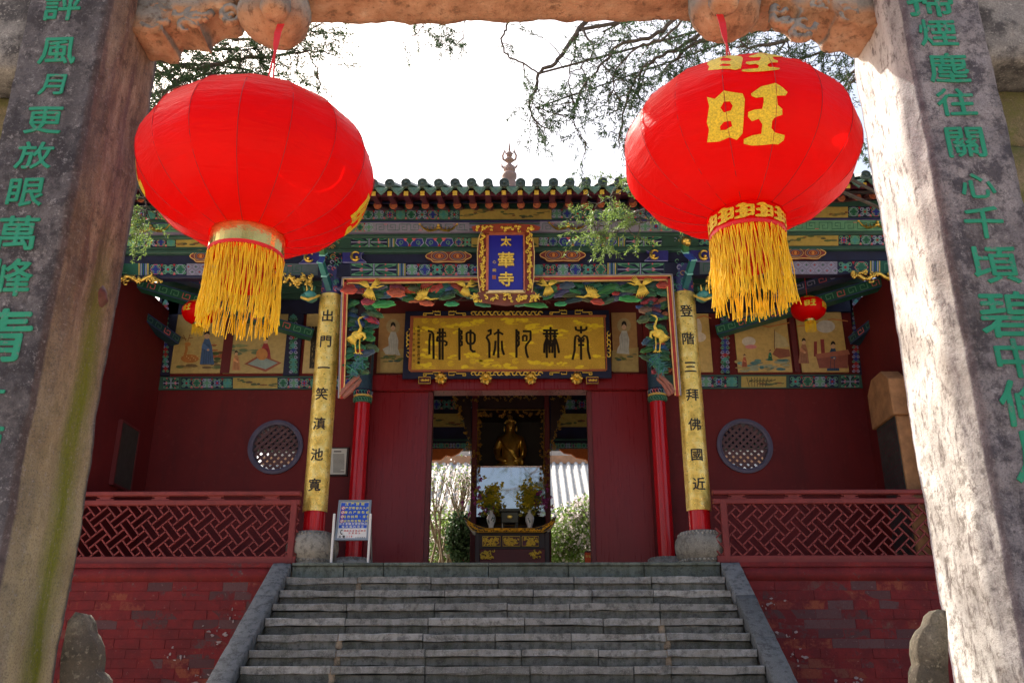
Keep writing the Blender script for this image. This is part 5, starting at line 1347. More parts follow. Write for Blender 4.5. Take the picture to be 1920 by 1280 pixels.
# patterned bands and posts around the pictures
mb = MB(); Yb = YW-.03
band = MB().pbox(300, 692, 706, 729, Yb, YW-.002).build('wall_band', M['green_trim'], hall)
seg_pinwheel(mb, 305, 336, 708, 728, Yb-.004); seg_scroll(mb, 340, 436, 708, 728, Yb-.004, 3); seg_yellow(mb, 437, 520, 708, 728, Yb-.004, 8); seg_scroll(mb, 521, 640, 708, 728, Yb-.004, 4); seg_scroll(mb, 640, 690, 708, 728, Yb-.004, 2); mb.build('painted_pattern', M['paint'], band, kind='stuff')
for i in range(14): pass
mb = MB(); band = MB().pbox(1218, 1618, 703, 727, Yb, YW-.002).build('wall_band', M['green_trim'], hall)
seg_scroll(mb, 1312, 1384, 705, 726, Yb-.004, 5); seg_yellow(mb, 1390, 1474, 705, 726, Yb-.004, 11); seg_scroll(mb, 1480, 1572, 704, 726, Yb-.004, 3); seg_pinwheel(mb, 1576, 1612, 704, 726, Yb-.004)
for i in range(7): mb.pline([(1405+i*5,725),(1403+i*6+rp.uniform(-3,3),707)], Yb-.006, 1.1, (.04,.04,.02)); mb.pline([(1405+i*6,716),(1413+i*7,711)], Yb-.007, 1.6, (.05,.05,.02))
mb.build('painted_pattern', M['paint'], band, kind='stuff')
def vstrip(x0, x1, yt, yb, Y, seed):
    st = MB().pbox(x0, x1, yt, yb, Y, YW-.001).build('wall_post', M['dark_blue'], hall); mb = MB(); rr = random.Random(seed); y = yt+4; w_ = x1-x0
    while y < yb-6:
        c = rr.choice([GRN,TEA,BLU,RED]); mb.ppoly([((x0+x1)/2,y-4),(x1-2,y+2),((x0+x1)/2,y+8),(x0+2,y+2)], Y-.002, c)
        for f in (-1,1): curl(mb, (x0+x1)/2+f*w_*.25, y+5, w_*.2, Y-.004, LIL if rr.random()<.5 else LGR, f, 0, 1.1)
        y += 9
    mb.build('painted_pattern', M['paint'], st, kind='stuff')
vstrip(541, 559, 588, 703, YW-.05, 1); vstrip(1350, 1369, 588, 700, YW-.05, 2); vstrip(304, 317, 560, 704, YW-.05, 3); vstrip(1597, 1613, 560, 702, YW-.05, 4)
# painted head beams over the pictures and slanting braces of the porch
MB().pbox(300, 692, 552, 587, YW-.05, YW-.001).build('wall_head_beam', M['dark_blue'], hall); MB().pbox(1218, 1620, 550, 584, YW-.05, YW-.001).build('wall_head_beam', M['dark_blue'], hall)
def brace(p, q, hh, par, base=GRN, line=LGR, w_=.16):
    p, q = Vector(p), Vector(q); mb = MB(); mb.bar(p, q, w_, hh, c=base); d = (q-p); L = d.length; d.normalize()
    sdv = d.cross(Vector((0,0,1))).normalized(); up = sdv.cross(d).normalized()
    if sdv.y > 0: sdv = -sdv
    n = int(L/.16); o = sdv*(w_/2+.003)
    mb.bar(p+o*1.0+up*(hh*.46), q+o+up*(hh*.46), .004, hh*.07, up=up, c=(.04,.05,.2)); mb.bar(p+o-up*(hh*.46), q+o-up*(hh*.46), .004, hh*.07, up=up, c=(.04,.05,.2))
    for i in range(n):
        a = p+d*(L*(i+.2)/n)+o; s_ = 1 if i%2 else -1; w1 = L/n; h1 = hh*.27
        P = [a+up*(-s_*h1), a+up*(s_*h1), a+d*w1*.6+up*(s_*h1), a+d*w1*.6-up*(s_*h1*.8), a+d*w1*.25-up*(s_*h1*.8), a+d*w1*.25]
        for u_, v_ in zip(P[:-1], P[1:]): mb.bar(u_, v_, .004, .012, up=up if abs((v_-u_).normalized().dot(up)) < .5 else d, c=line if i%3 else PNK)
    return mb.build('painted_brace', M['carving'], par)
brace(at(205,518,11.75), at(585,628,12.95), .15, hall); brace(at(1720,512,11.75), at(1345,622,12.95), .15, hall)
brace(at(240,490,11.7), at(470,560,12.6), .12, hall, (.03,.05,.10), LIL); brace(at(1690,486,11.7), at(1450,556,12.6), .12, hall, (.03,.05,.10), LIL)
brace(at(195,545,11.7), at(330,640,12.95), .13, hall, (.01,.04,.06), (.05,.12,.10)); brace(at(1725,540,11.7), at(1600,640,12.95), .13, hall, (.01,.04,.06), (.05,.12,.10))
# porch ceiling
MB().box(XL, XR, YB+.3, YW+.02, 7.25, 7.3).build('porch_ceiling', M['dark_blue'], hall)
for i in range(7): MB().box(XL, XR, YB+.42+i*.24, YB+.47+i*.24, 7.16, 7.249).build('ceiling_batten', M['green_trim'], hall)

# ------------------------------------------------------------------ railings
def railing(xa, xb, posts, label):
    rl = thing('wooden_railing', ((xa+xb)/2, 11.2, TZ), label, 'railing', 'red lattice railings of the porch')
    Y = 11.18; zt1, zt0 = zat(920,Y), zat(928.5,Y); zm1, zm0 = zat(936,Y), zat(946,Y); zb1, zb0 = zat(1042,Y), TZ+.002
    MB().box(xa, xb, Y-.045, Y+.045, zt0, zt1, bev=.01).build('top_rail', M['rail_red'], rl)
    MB().box(xa, xb, Y-.035, Y+.035, zm0, zm1, bev=.008).build('middle_rail', M['rail_red'], rl)
    MB().box(xa, xb, Y-.035, Y+.035, zb0, zb1, bev=.008).build('bottom_rail', M['rail_red'], rl)
    for px in posts:
        x = at(px, 990, Y).x; MB().box(x-.04, x+.04, Y-.04, Y+.04, TZ, zm1+.001, bev=.01).build('post', M['rail_red'], rl)
    x = xa+.25 if xa < 0 else xa+.3
    while x < xb:
        for k_, h_ in ((.11,.012),(.08,.03)): pass
        mb = MB().box(x-.07, x+.07, Y-.02, Y+.02, zm1, zt0); mb.box(x-.11, x+.11, Y-.018, Y+.018, zm1, zm1+(zt0-zm1)*.35); mb.box(x-.10, x+.10, Y-.0185, Y+.0185, zt0-(zt0-zm1)*.3, zt0)
        mb.build('spacer_block', M['rail_red'], rl); x += .69
    # key-fret lattice, laid out on a turned grid, clipped to the panel
    u = .092; ang = R(42); ca, sa = math.cos(ang), math.sin(ang); w_ = .017; z0_, z1_ = zb1, zm0
    eu, ev = Vector((ca,0,sa)), Vector((-sa,0,ca)); ox, oz = (xa+xb)/2, (z0_+z1_)/2
    def clip(a, b):
        t0, t1 = 0.0, 1.0; dx, dz = b.x-a.x, b.z-a.z
        for pq in ((-dx, a.x-xa), (dx, xb-a.x), (-dz, a.z-z0_), (dz, z1_-a.z)):
            p_, q_ = pq
            if abs(p_) < 1e-9:
                if q_ < 0: return None
            else:
                t_ = q_/p_
                if p_ < 0: t0 = max(t0, t_)
                else: t1 = min(t1, t_)
        return (a.lerp(b,t0), a.lerp(b,t1)) if t1-t0 > .02 else None
    N_ = int((xb-xa)/(2*u))+8; cnt = 0; extra = MB()
    for i in range(-N_, N_):
        for j in range(-N_, N_):
            cu, cv = i*2*u, j*2*u; hor = (i+j)%2 == 0
            for s_ in (.5, 1.5):
                if hor: a_, b_ = eu*(cu-.5*u)+ev*(cv+s_*u), eu*(cu+2.5*u)+ev*(cv+s_*u)
                else: a_, b_ = eu*(cu+s_*u)+ev*(cv-.5*u), eu*(cu+s_*u)+ev*(cv+2.5*u)
                a_ = a_+Vector((ox,Y,oz)); b_ = b_+Vector((ox,Y,oz)); r_ = clip(a_, b_)
                if r_:
                    p_, q_ = r_; dy = Vector((0,.0 if hor else .0015,0)); target = MB() if cnt < 290 else extra
                    target.bar(p_+dy, q_+dy, .034-(.003 if hor else 0), w_, up=Vector((0,1,0)).cross(q_-p_))
                    if target is not extra: target.build('lattice_bar', M['rail_red'], rl)
                    cnt += 1
    if extra.v: extra.build('lattice_bars', M['rail_red'], rl, kind='stuff')
railing(XL-.6, cXL-.13, (549,), 'red wooden lattice railing left of the gold couplet columns')
railing(cXR+.13, XR+.6, (1359,), 'red wooden lattice railing right of the couplet columns, in front of the stone stele')
# ------------------------------------------------------------------ plaques and couplets
# blue name plaque in its carved frame
Yq = YC-.42
q0 = at(948, 492, Yq); pl = thing('name_plaque', (q0.x, Yq, q0.z), 'blue vertical name plaque with gold characters in a carved gilded frame under the eaves', 'plaque')
MB().pbox(915, 981, 439, 545, Yq, Yq+.03, bev=.004).build('plaque_board', M['plaque_blue'], pl)
mb = MB(); bcol = (.20,.04,.03)
def pf(x0,x1,yt,yb,c,d=.0): mb.pbox(x0,x1,yt,yb,Yq-.02-d,Yq+.02-d,c=c)
pf(912,915.5,437,547,(.40,.12,.06)); pf(981,984.5,437,547,(.40,.12,.06)); pf(912,984,436,439.5,(.35,.10,.05)); pf(911,985,544,548,(.62,.50,.25))
mb.ppoly([(905,432),(914,438),(914,548),(902,552),(897,540),(896,500),(897,460)], Yq+.02, bcol); mb.ppoly([(982,438),(993,432),(1001,460),(1002,500),(1000,540),(996,552),(982,548)], Yq+.02, bcol)
mb.ppoly([(884,425),(900,421),(948,419),(1000,421),(1014,426),(1010,432),(996,434),(984,437),(912,437),(900,434),(888,434)], Yq+.015, (.28,.06,.04))
mb.ppoly([(884,556),(900,545),(1000,545),(1012,555),(1006,566),(948,574),(892,566)], Yq+.02, (.16,.05,.03))
mb.pline([(903,433),(897,448),(895,475),(896,520),(900,548)], Yq+.01, 1.6, (.62,.45,.18)); mb.pline([(991,433),(999,448),(1002,475),(1001,520),(997,548)], Yq+.01, 1.6, (.62,.45,.18))
mb.build('frame_ground', M['carving'], pl)
mb = MB(); rr = random.Random(5)
def goldcurl(x, y, r_, dy=0, w_=1.2):
    a0 = rr.uniform(0,6); s_ = rr.choice((-1,1)); mb.ptube([(x+r_*(1-t*.09)*math.cos(a0+s_*t*.8), y+r_*(1-t*.09)*math.sin(a0+s_*t*.8)) for t in range(8)], Yq-.005+dy, [.7*w_,1.3*w_,1.4*w_,1.2*w_,.9*w_,.5*w_], 5)
for i in range(34): y = 440+i*3.1; goldcurl(905+rr.uniform(-4,4), y, rr.uniform(1.8,3.6)); goldcurl(992+rr.uniform(-4,4), y, rr.uniform(1.8,3.6))
for i in range(30): goldcurl(rr.uniform(892,1006), rr.uniform(424,434), rr.uniform(1.5,3))
for i in range(34): goldcurl(rr.uniform(888,1008), rr.uniform(551,566), rr.uniform(2,3.8), -.01)
for f in (-1,1):
    for j in range(7): mb.ptube([(948+f*58,556),(948+f*58+9*math.cos(j*.9),556+7*math.sin(j*.9))], Yq-.03, [1.8,.8], 5)
mb.pellipse; mb.ball(at(948,553,Yq-.01), .02, n=8)
mb.build('gilded_carving', M['gold_matte'], pl, smooth=True, kind='stuff')
for ch, y, h in (('太',453,19),('華',488,31),('寺',524,29)): pchar(ch, 949, y, h, Yq-.004, M['gold_matte'], 'character', pl, bold=.018, thick=.02)
for ch, y in (('心',491),('明',507)): pchar(ch, 927, y, 7, Yq-.004, M['gold_matte'], 'character', pl, bold=.0, thick=.004)
MB().pbox(923, 930, 516, 523, Yq-.006, Yq).build('red_seal', M['rafter_end'], pl)

# wide gold board
Yg = YW-.22
q0 = at(953, 645, Yg); bd = thing('gilded_board', (q0.x, Yg, q0.z), 'wide gilded board with six dark seal script characters above the doorway', 'plaque')
def gline(y, x): return y-.0115*(x-770)       # the board runs very slightly uphill to the right
MB().pbox(760, 1147, 583, 708, Yg+.01, Yg+.05, bev=.006).build('board_border', M['dark_blue'], bd)
fc = MB().pbox(771, 1135, 594, 693, Yg-.004, Yg+.0095).build('board_face', M['gold_board'], bd)
mb = MB()
for a in ((769.5,1136.5,592.3,594.2),(769.5,1136.5,693,695)): mb.pbox(*a, Yg-.012, Yg+.009)
for a in ((769.5,771.2,594.3,692.9),(1134.8,1136.5,594.3,692.9)): mb.pbox(*a, Yg-.012, Yg+.009)
mb.build('red_fillet', M['rafter_end'], bd)
rr = random.Random(8); mb = MB()
for i in range(62):                         # cloud and bat pattern, flat gilt on the face
    x, y = rr.uniform(780,1126), rr.choice([rr.uniform(597,622), rr.uniform(665,690), rr.uniform(600,688)]); n_ = rr.randint(3,5)
    if i % 4 == 3:
        for t in range(3): mb.pline([(x+(6-t*2)*math.cos(a*.7), y+(5-t*1.7)*math.sin(a*.7)) for a in range(9)], Yg-.0048-i*2e-5, .9)
        continue
    for t in range(n_): mb.pellipse(x+t*4.2-n_*2+rr.uniform(-1,1), y+rr.uniform(-2.6,2.6), rr.uniform(3,6), rr.uniform(1.6,3.2), Yg-.0046-i*4e-5-t*1e-5, n=9)
    mb.pline([(x-8,y+3),(x,y+4.2),(x+10,y+3),(x+16,y+3.6)], Yg-.0046-i*4e-5, .9)
mb.build('cloud_pattern', M['gold_bright'], fc, kind='stuff')
# seal script strokes, read off the photograph (zoomed pixels: x/4.364+740, y/4.364+570)
def Z(*p): return [(a/4.364+740, b/4.364+570) for a, b in p]
glyphs = {
 'f': [Z((272,218),(300,225),(315,245),(318,300),(318,450)), Z((292,240),(284,300),(283,410)), Z((368,200),(368,455)), Z((392,200),(392,455)), Z((345,235),(415,235),(420,262),(350,268),(345,300),(410,302),(425,312),(424,332),(408,338)), Z((345,300),(350,272))],
 't': [Z((528,195),(530,458)), Z((530,215),(548,222),(548,240),(532,250),(548,260),(548,285),(532,292)), Z((532,300),(550,308),(550,335),(533,340)), Z((620,210),(620,340),(622,370),(640,388),(662,386)), Z((588,235),(588,300),(600,322),(620,326),(645,320),(655,300),(655,250),(640,235),(600,232),(588,240))],
 'm': [Z((760,222),(785,212),(785,205),(785,245),(760,258),(752,275),(765,292),(775,320),(775,440)), Z((848,205),(848,440)), Z((812,248),(846,225),(888,248)), Z((825,300),(822,360),(808,420)), Z((876,300),(880,370),(895,415))],
 'a': [Z((996,205),(996,438)), Z((998,222),(1015,228),(1015,248),(1000,255),(1016,264),(1016,290),(1000,296),(1017,304),(1017,330),(1000,350)), Z((1048,222),(1118,222)), Z((1112,225),(1112,290),(1080,330),(1072,352),(1078,400),(1092,440)), Z((1050,258),(1050,300),(1080,300),(1080,258)), Z((1050,258),(1080,258))],
 'w': [Z((1275,188),(1275,350)), Z((1215,215),(1335,215)), Z((1212,242),(1340,242)), Z((1245,220),(1245,440)), Z((1310,220),(1312,440)), Z((1228,262),(1262,262)), Z((1292,262),(1328,262)), Z((1243,280),(1226,330),(1224,400)), Z((1248,280),(1264,330),(1268,400)), Z((1308,280),(1292,330),(1290,400)), Z((1314,280),(1332,330),(1345,400)), Z((1262,300),(1295,300)), Z((1262,322),(1295,322))],
 'n': [Z((1480,185),(1484,208),(1500,215),(1550,213),(1568,205),(1570,185)), Z((1525,180),(1525,240)), Z((1480,262),(1500,258),(1525,282),(1552,258),(1572,266),(1580,300),(1582,380),(1600,450)), Z((1480,262),(1474,300),(1472,380),(1455,455)), Z((1500,302),(1552,302)), Z((1500,335),(1552,335)), Z((1525,282),(1525,455)), Z((1502,280),(1512,300)), Z((1550,278),(1540,300))],
}
for k_, strokes in glyphs.items():
    mb = MB()
    for s_ in strokes: mb.ptube(s_, Yg-.006, [2.15]*len(s_), 6, flat=.5)
    mb.build('seal_character', M['ink_black'], bd)
for i, ch in enumerate('永曆癸丑季春立西湖書'): pchar(ch, 785, 613+i*7.4, 6, Yg-.005, M['ink_black'], 'small_character', bd, bold=.01, thick=.002)
for i, ch in enumerate('住持比丘僧敬立'): pchar(ch, 776, 616+i*10, 5, Yg-.005, M['ink_black'], 'small_character', bd, bold=.0, thick=.002)
mb = MB()
def meander(x0, x1, y, kind):
    n_ = int((x1-x0)/7)
    if kind: 
        for i in range(n_):
            x = x0+(i+.5)*7; s_ = 1 if i%2 else -1
            mb.ptube([(x+4*math.cos(a*.8*s_), y+3.2*math.sin(a*.8*s_)) for a in range(7)], Yg, [1,1.3,1.2,1,.6], 5)
        mb.ball(at((x0+x1)/2,y,Yg), .035, .02, .03, 8)
    else:
        for f, xx in ((1,x0),(-1,x1)):
            w_ = (x1-x0)/2
            P = [(xx,y+3),(xx,y-1),(xx+f*w_*.45,y-1),(xx+f*w_*.45,y-4),(xx+f*w_*.8,y-4),(xx+f*w_*.8,y+2),(xx+f*w_*.55,y+2),(xx+f*w_*.55,y)]
            mb.ptube(P, Yg, 1.1, 4); mb.ptube([(xx,y+3),(xx+f*5,y+3),(xx+f*5,y+1)], Yg, 1.1, 4)
            for t in range(3): mb.ptube([(xx+f*(w_*.45+t*5),y-4),(xx+f*(w_*.45+t*5),y-6)], Yg, .8, 4)
for y, dy in ((588,0),(701,0)): meander(794, 873, y, 0); meander(884, 1020, y-1, 1); meander(1031, 1110, y-2, 0)
for x in (765.5, 1141.5):
    for i in range(6): mb.ptube([(x+3.2*math.cos(a*.8+i), 625+i*8+4*math.sin(a*.8+i)) for a in range(7)], Yg, [1,1.3,1.2,1,.6], 5)
mb.build('border_fretwork', M['gold_matte'], bd, kind='stuff')
for x in (796, 1110.5):
    o = MB().pbox(x-11.5, x+11.5, 706, 719, Yg-.02, Yg+.03, bev=.004).build('bracket_plate', M['rafter_maroon'], bd)
    mb = MB(); y=712.5; mb.ptube([(x-11,y-6),(x+11,y-6),(x+11,y+6),(x-11,y+6),(x-11,y-6)], Yg-.022, .6, 4)
    for i in range(8): mb.ptube([(x-7+i*2, y+2*math.sin(i*2)), (x-6+i*2, y-2*math.sin(i*2))], Yg-.03, 1.2, 5)
    mb.build('gilt_relief', M['gold_matte'], o, kind='stuff')

# couplet boards wrapped round the front columns
for cx, chars, ys, lab in ((cXL, '出門一笑滇池寬', (590,638,687,736,792,850,907), 'curved gilded couplet board on the left front column, beside the notice stand'),
                           (cXR, '登階三拜佛國近', (584,636,689,741,796,853,907), 'curved gilded couplet board on the right front column, beside the stone stele side')):
    f = -1 if cx < 0 else 1; rC = .158
    z1 = zat(546, YC-rC); z0 = zat(955, YC-rC)
    cp = thing('couplet_board', (cx, YC, z0), lab.replace(', beside the stone stele side', ', starting with the character for climb'), 'couplet board', 'gold couplet boards on the front columns')
    mb = MB(); n_ = 24; a0, a1 = PI+.12, 2*PI-.12; rows = 9; vs = []
    for k_ in range(rows+1):
        for rad in (rC, rC-.018):
            for j in range(n_+1):
                a = a0+(a1-a0)*j/n_; vs.append((cx+rad*math.cos(a), YC+rad*math.sin(a), z0+(z1-z0)*k_/rows))
    m_ = n_+1; S2 = 2*m_
    for k_ in range(rows):
        for j in range(n_):
            b0_ = k_*S2+j; mb.f.append([b0_, b0_+1, b0_+S2+1, b0_+S2]); mb.f.append([b0_+m_, b0_+m_+S2, b0_+m_+S2+1, b0_+m_+1])
        for j in (0, n_): b0_ = k_*S2+j; mb.f.append([b0_, b0_+S2, b0_+S2+m_, b0_+m_])
    for b0_ in (0, rows*S2):
        for j in range(n_): mb.f.append([b0_+j, b0_+j+m_, b0_+j+1+m_, b0_+j+1])
    mb.v = [tuple(p) for p in vs]; mb.m = [0]*len(mb.f); mb.c = [(1,1,1)]*len(mb.f)
    o = mb.build('gilded_sheet', M['gold_leaf'], cp)
    bm_finish(o.data, lambda b: None); autosmooth(o)
    for ch, y in zip(chars, ys):
        zc_ = zat(y, YC-rC); h = 25*mpp(y, YC-rC); mb = MB()
        bolded(mb, ch, lambda u, v, l: (cx+(rC+.001+l)*math.cos(-PI/2+u*h/rC), YC+(rC+.001+l)*math.sin(-PI/2+u*h/rC), zc_+v*h), .004, .016, .2)
        mb.build('character', M['ink_black'], cp)

# ------------------------------------------------------------------ small things on the terrace
# sign stand
sgc = at(656, 1050, 11.2); sg = thing('sign_stand', (sgc.x, 11.2, TZ), 'blue and white temple rules sign in a grey metal stand beside the left columns', 'sign')
tilt = R(12); Ux = Vector((1,0,0)); Uz = Vector((0,math.sin(tilt),math.cos(tilt))); Nn = Vector((0,-math.cos(tilt),math.sin(tilt)))
kk = mpp(985, 11.15); Wd, Hg = 63*kk, 80*kk
b_ = Vector((sgc.x+.01, 11.16, zat(1012, 11.16)))
def sp(u, v, l=0): return b_+Ux*u+Uz*v+Nn*l
def slab(mb, u0, u1, v0, v1, l0, l1):
    P = [sp(u,v,l) for l in (l0,l1) for u,v in ((u0,v0),(u1,v0),(u1,v1),(u0,v1))]
    mb.add(P, [[0,3,2,1],[4,5,6,7],[0,1,5,4],[1,2,6,5],[2,3,7,6],[3,0,4,7]])
mb = MB(); w2 = Wd/2
slab(mb,-w2,w2,0,.025,-.015,.012); slab(mb,-w2,w2,Hg-.025,Hg,-.015,.012); slab(mb,-w2,-w2+.025,.0252,Hg-.0252,-.015,.012); slab(mb,w2-.025,w2,.0252,Hg-.0252,-.015,.012)
mb.build('frame', M['metal_grey'], sg)
mb = MB(); slab(mb,-w2+.0252,w2-.0252,.0254,Hg-.0254,-.008,.002); pb = mb.build('white_panel', M['white_paint'], sg)
mb = MB(); slab(mb,-w2+.033,w2-.033,Hg*.30,Hg-.034,.0022,.0045); simple('sign_blue', (.015,.08,.50), .4, var=.05); mb.build('blue_panel', M['sign_blue'], sg)
simple('sign_yellow', (.75,.68,.12), .5, var=.03); simple('sign_red', (.55,.03,.05), .5, var=.03)
for k_ in ('sign_yellow','sign_red'): M[k_] = M[k_].m if isinstance(M[k_], NT) else M[k_]
def stext(txt, uc, vc, h, gap, mat, bold=.02):
    n_ = len(txt); mb = MB()
    for i, ch in enumerate(txt):
        if ch == ' ': continue
        u0 = uc+(i-(n_-1)/2)*gap
        solid(mb, glyph(ch, 0), lambda u, v, l: sp(u0+u*h, vc+v*h, .0047+l), .0006)
        if bold: solid(mb, glyph(ch, 0), lambda u, v, l: sp(u0+(u+.05)*h, vc+v*h, .0047+l), .0009)
    mb.build('sign_text', M[mat], sg)
H_ = Hg; cw_ = w2*2
stext('庄严佛殿', 0, H_*.905, .043, cw_*.16, 'sign_yellow', .035)
for i, t_ in enumerate(('严禁带香火入内','殿内严禁吸烟','请勿拍照、录像','请勿带宠物入内')):
    v = H_*(.80-.108*i); stext(t_, .032, v, .038, cw_*(.108 if i in (0,3) else .118 if i == 2 else .13), 'sign_yellow', .025)
    mb = MB(); q = sp(-w2+.065, v, .005); P = [q+Ux*.022*math.cos(a*PI/8)+Uz*.022*math.sin(a*PI/8) for a in range(16)]; mb.add(P, [list(range(16))]); mb.build('symbol_disc', M['white_paint'], sg)
    mb = MB(); mb.tube([q+Nn*.001+Ux*.022*math.cos(a*PI/8)+Uz*.022*math.sin(a*PI/8) for a in range(17)], .003, 4, cap=False); mb.tube([q+Nn*.001+Ux*.015+Uz*-.015, q+Nn*.001-Ux*.015+Uz*.015], .0028, 4); mb.build('symbol_ring', M['sign_red'], sg)
stext('请不要随意摆放物品', 0, H_*.405, .034, cw_*.095, 'white_paint', .02); stext('保持殿内清洁', 0, H_*.335, .034, cw_*.115, 'white_paint', .02)
stext('消防安全重点部位', .03, H_*.235, .025, cw_*.085, 'sign_red', .01); stext('注意防火', .03, H_*.175, .025, cw_*.10, 'sign_red', .01)
stext('火警', -w2+.085, H_*.09, .036, .045, 'ink_black', .01); stext('119', -w2+.175, H_*.09, .036, .027, 'sign_red', .03); stext('文物管理所', w2-.10, H_*.065, .018, .026, 'ink_black', 0)
mb = MB(); q = sp(-w2+.075, H_*.20, .006); mb.tube([q+Uz*.028+Ux*.008, q+Uz*.018-Ux*.008, q-Uz*.0-Ux*.012, q-Uz*.018-Ux*.006, q-Uz*.026+Ux*.012], [.008,.005,.004,.005,.009], 6); mb.build('phone_symbol', M['ink_black'], sg)
for f in (-1,1):
    x = b_.x+f*(w2+.018); zt_ = b_.z+.30
    MB().box(x-.013, x+.013, 11.12, 11.15, TZ, zt_+.02, bev=.003).build('leg', M['white_paint'], sg)
    MB().bar((x,11.15,zt_-.05),(x,11.42,TZ+.01),.02,.02,up=(1,0,0)).build('leg', M['metal_grey'], sg)
# framed notice on the wall
nq = at(635, 864, YW-.03); nb = thing('wall_notice', (nq.x, YW-.03, nq.z), 'small white framed notice hanging on the red wall left of the inner column', 'notice')
MB().pbox(619, 651, 838, 892, YW-.03, YW-.002, bev=.004).build('frame', M['dark_wood'], nb)
sh = MB().pbox(622, 647.5, 840.5, 888.5, YW-.036, YW-.0301).build('sheet', M['paper'], nb)
rr = random.Random(2); mb = MB()
mb.pbox(626, 640, 845, 847, YW-.0375, YW-.0362)
for i in range(17): mb.pbox(624.5, rr.uniform(638,646) if i%5 == 4 else 645.5, 851+i*2.1, 851.8+i*2.1, YW-.0372, YW-.0362)
mb.build('text_lines', M['ink_black'], sh, kind='stuff')
# small lanterns in the porch
lantern('small_lantern', at(1516, 579, 11.9), .245, .175, 0, 'small red lantern with gold character hanging in the right bay of the porch', [(WANG, R(-100), R(2), .12, 1.1), (WANG, R(-96), R(48), .1, 1.1), (WANG, R(-42), R(0), .12, .9)], group='small red lanterns in the porch', small=True, hang=None, seed=21)
lantern('small_lantern', at(374, 586, 11.9), .245, .175, 0, 'small red lantern in the left bay of the porch, half hidden by yellow tassels', [(WANG, R(-118), R(2), .12, 1.0), (WANG, R(-110), R(48), .1, 1.1)], group='small red lanterns in the porch', small=True, hang=None, seed=22)
for p in (at(1516, 579, 11.9), at(374, 586, 11.9)):
    L = [o for o in W if o.name.startswith('small_lantern') and (W[o]-p).length < .02][0]
    MB().tube([p+Vector((0,0,.16)), p+Vector((0,0,.95))], .004, 5).build('cord', M['ribbon_red'], L)
# stone stele at the right end, dark tablet at the left end
sq_ = at(1670, 900, 12.2); st = thing('stone_stele', (sq_.x, 11.8, TZ), 'tall orange brown stone stele with a dark inscribed side behind the right railing', 'stele')
xf, xr = at(1684, 800, 11.45).x, at(1712, 800, 11.45).x; zt_ = zat(690, 11.5, 1690); zh = zat(778, 11.45, 1690)
ya, yb2 = 11.45, 12.15; c_ = .17
def yz_prism(x0, x1, poly):            # outline in (y, z) extruded along x: the stele faces inwards
    n_ = len(poly); m_ = MB()
    m_.add([(x0,y,z) for y,z in poly]+[(x1,y,z) for y,z in poly], [list(range(n_)), list(range(n_,2*n_))[::-1]]+[[k,k+n_,(k+1)%n_+n_,(k+1)%n_] for k in range(n_)]); return m_
hd = yz_prism(xf-.05, xr+.0, [(ya-.04,zh),(yb2+.04,zh),(yb2+.04,zt_-c_),(yb2-c_,zt_),(ya+c_,zt_),(ya-.04,zt_-c_)]).build('stele_head', M['stele_orange'], st); bevel(hd, .012)
bd_ = MB().box(xf, xr-.01, ya, yb2, TZ, zh-.001, bev=.012).build('stele_body', M['stele_orange'], st)
MB().box(xf-.012, xf-.0005, ya+.04, yb2-.02, TZ+.05, zh-.003).build('inscribed_face', M['stele_dark'], st)
mb = MB(); rr = random.Random(4)
for i in range(9):
    for j in range(26):
        if rr.random() < .85: y = ya+.07+i*.068; z = zh-.06-j*.062; mb.box(xf-.0145, xf-.0122, y, y+rr.uniform(.012,.03), z, z-rr.uniform(.012,.028))
mb.build('inscription', M['rafter_maroon'], bd_, kind='stuff')
q = Vector((XL+.0, 12.2, zat(855, 12.2, 215))); tb = thing('stone_tablet', (XL+.03, 12.25, q.z-.4), 'dark inscribed stone tablet set on the left side wall of the porch', 'stele')
MB().box(XL+.001, XL+.05, 11.95, 12.5, q.z-.42, q.z+.42).build('tablet', M['stele_dark'], tb)
mb = MB()
for z_ in (-.45,.42): mb.box(XL+.001, XL+.06, 11.92, 12.53, q.z+z_, q.z+z_+.03)
for y_ in (11.92,12.501): mb.box(XL+.001, XL+.06, y_, y_+.029, q.z-.419, q.z+.4195)
mb.build('tablet_frame', M['wood_red'], tb)

# ------------------------------------------------------------------ inside the hall
MB().box(XL, XR, YW+.3, 18.4, 7.3, 7.4).build('ceiling', M['interior_dark'], hall)
MB().box(XL, XR, YW-.1, 19.1, TZ-.003, TZ).build('hall_floor', M['drum_stone'], hall)
yr = 18.2
MB().box(XL, XR, yr, yr+.25, zat(840, yr), 7.3).build('rear_beam', M['dark_blue'], hall)
mb = MB(); mb.box(XL, XR, yr-.02, yr-.001, zat(836,yr), zat(833,yr)); mb.box(XL,XR,yr-.03,yr-.001, zat(823,yr), zat(826,yr)); mb.build('beam_moulding', M['green_trim'], hall)
mb = MB(); seg_scroll(mb, 780, 885, 840-10, 840, yr-.035, 3, (.02,.03,.06)); seg_scroll(mb, 1030, 1130, 830, 840, yr-.035, 2, (.02,.03,.06)); seg_yellow(mb, 790, 880, 775, 800, yr-.03, 3); seg_yellow(mb, 1035, 1125, 775, 800, yr-.03, 5); seg_scroll(mb, 790, 885, 748, 768, yr-.03, 1, (.01,.02,.04)); seg_scroll(mb, 1035, 1125, 748, 768, yr-.03, 4, (.01,.02,.04))
mb.build('painted_pattern', M['paint'], hall, kind='stuff')
for x in (at(778, 900, yr).x, at(1140, 900, yr).x, at(560, 900, yr).x, at(1350, 900, yr).x):
    MB().lathe((x, yr+.12, 0), [(.14,TZ),(.135,zat(840,yr)+.01)], 20).build('rear_column', M['rafter_maroon'], hall, smooth=True)
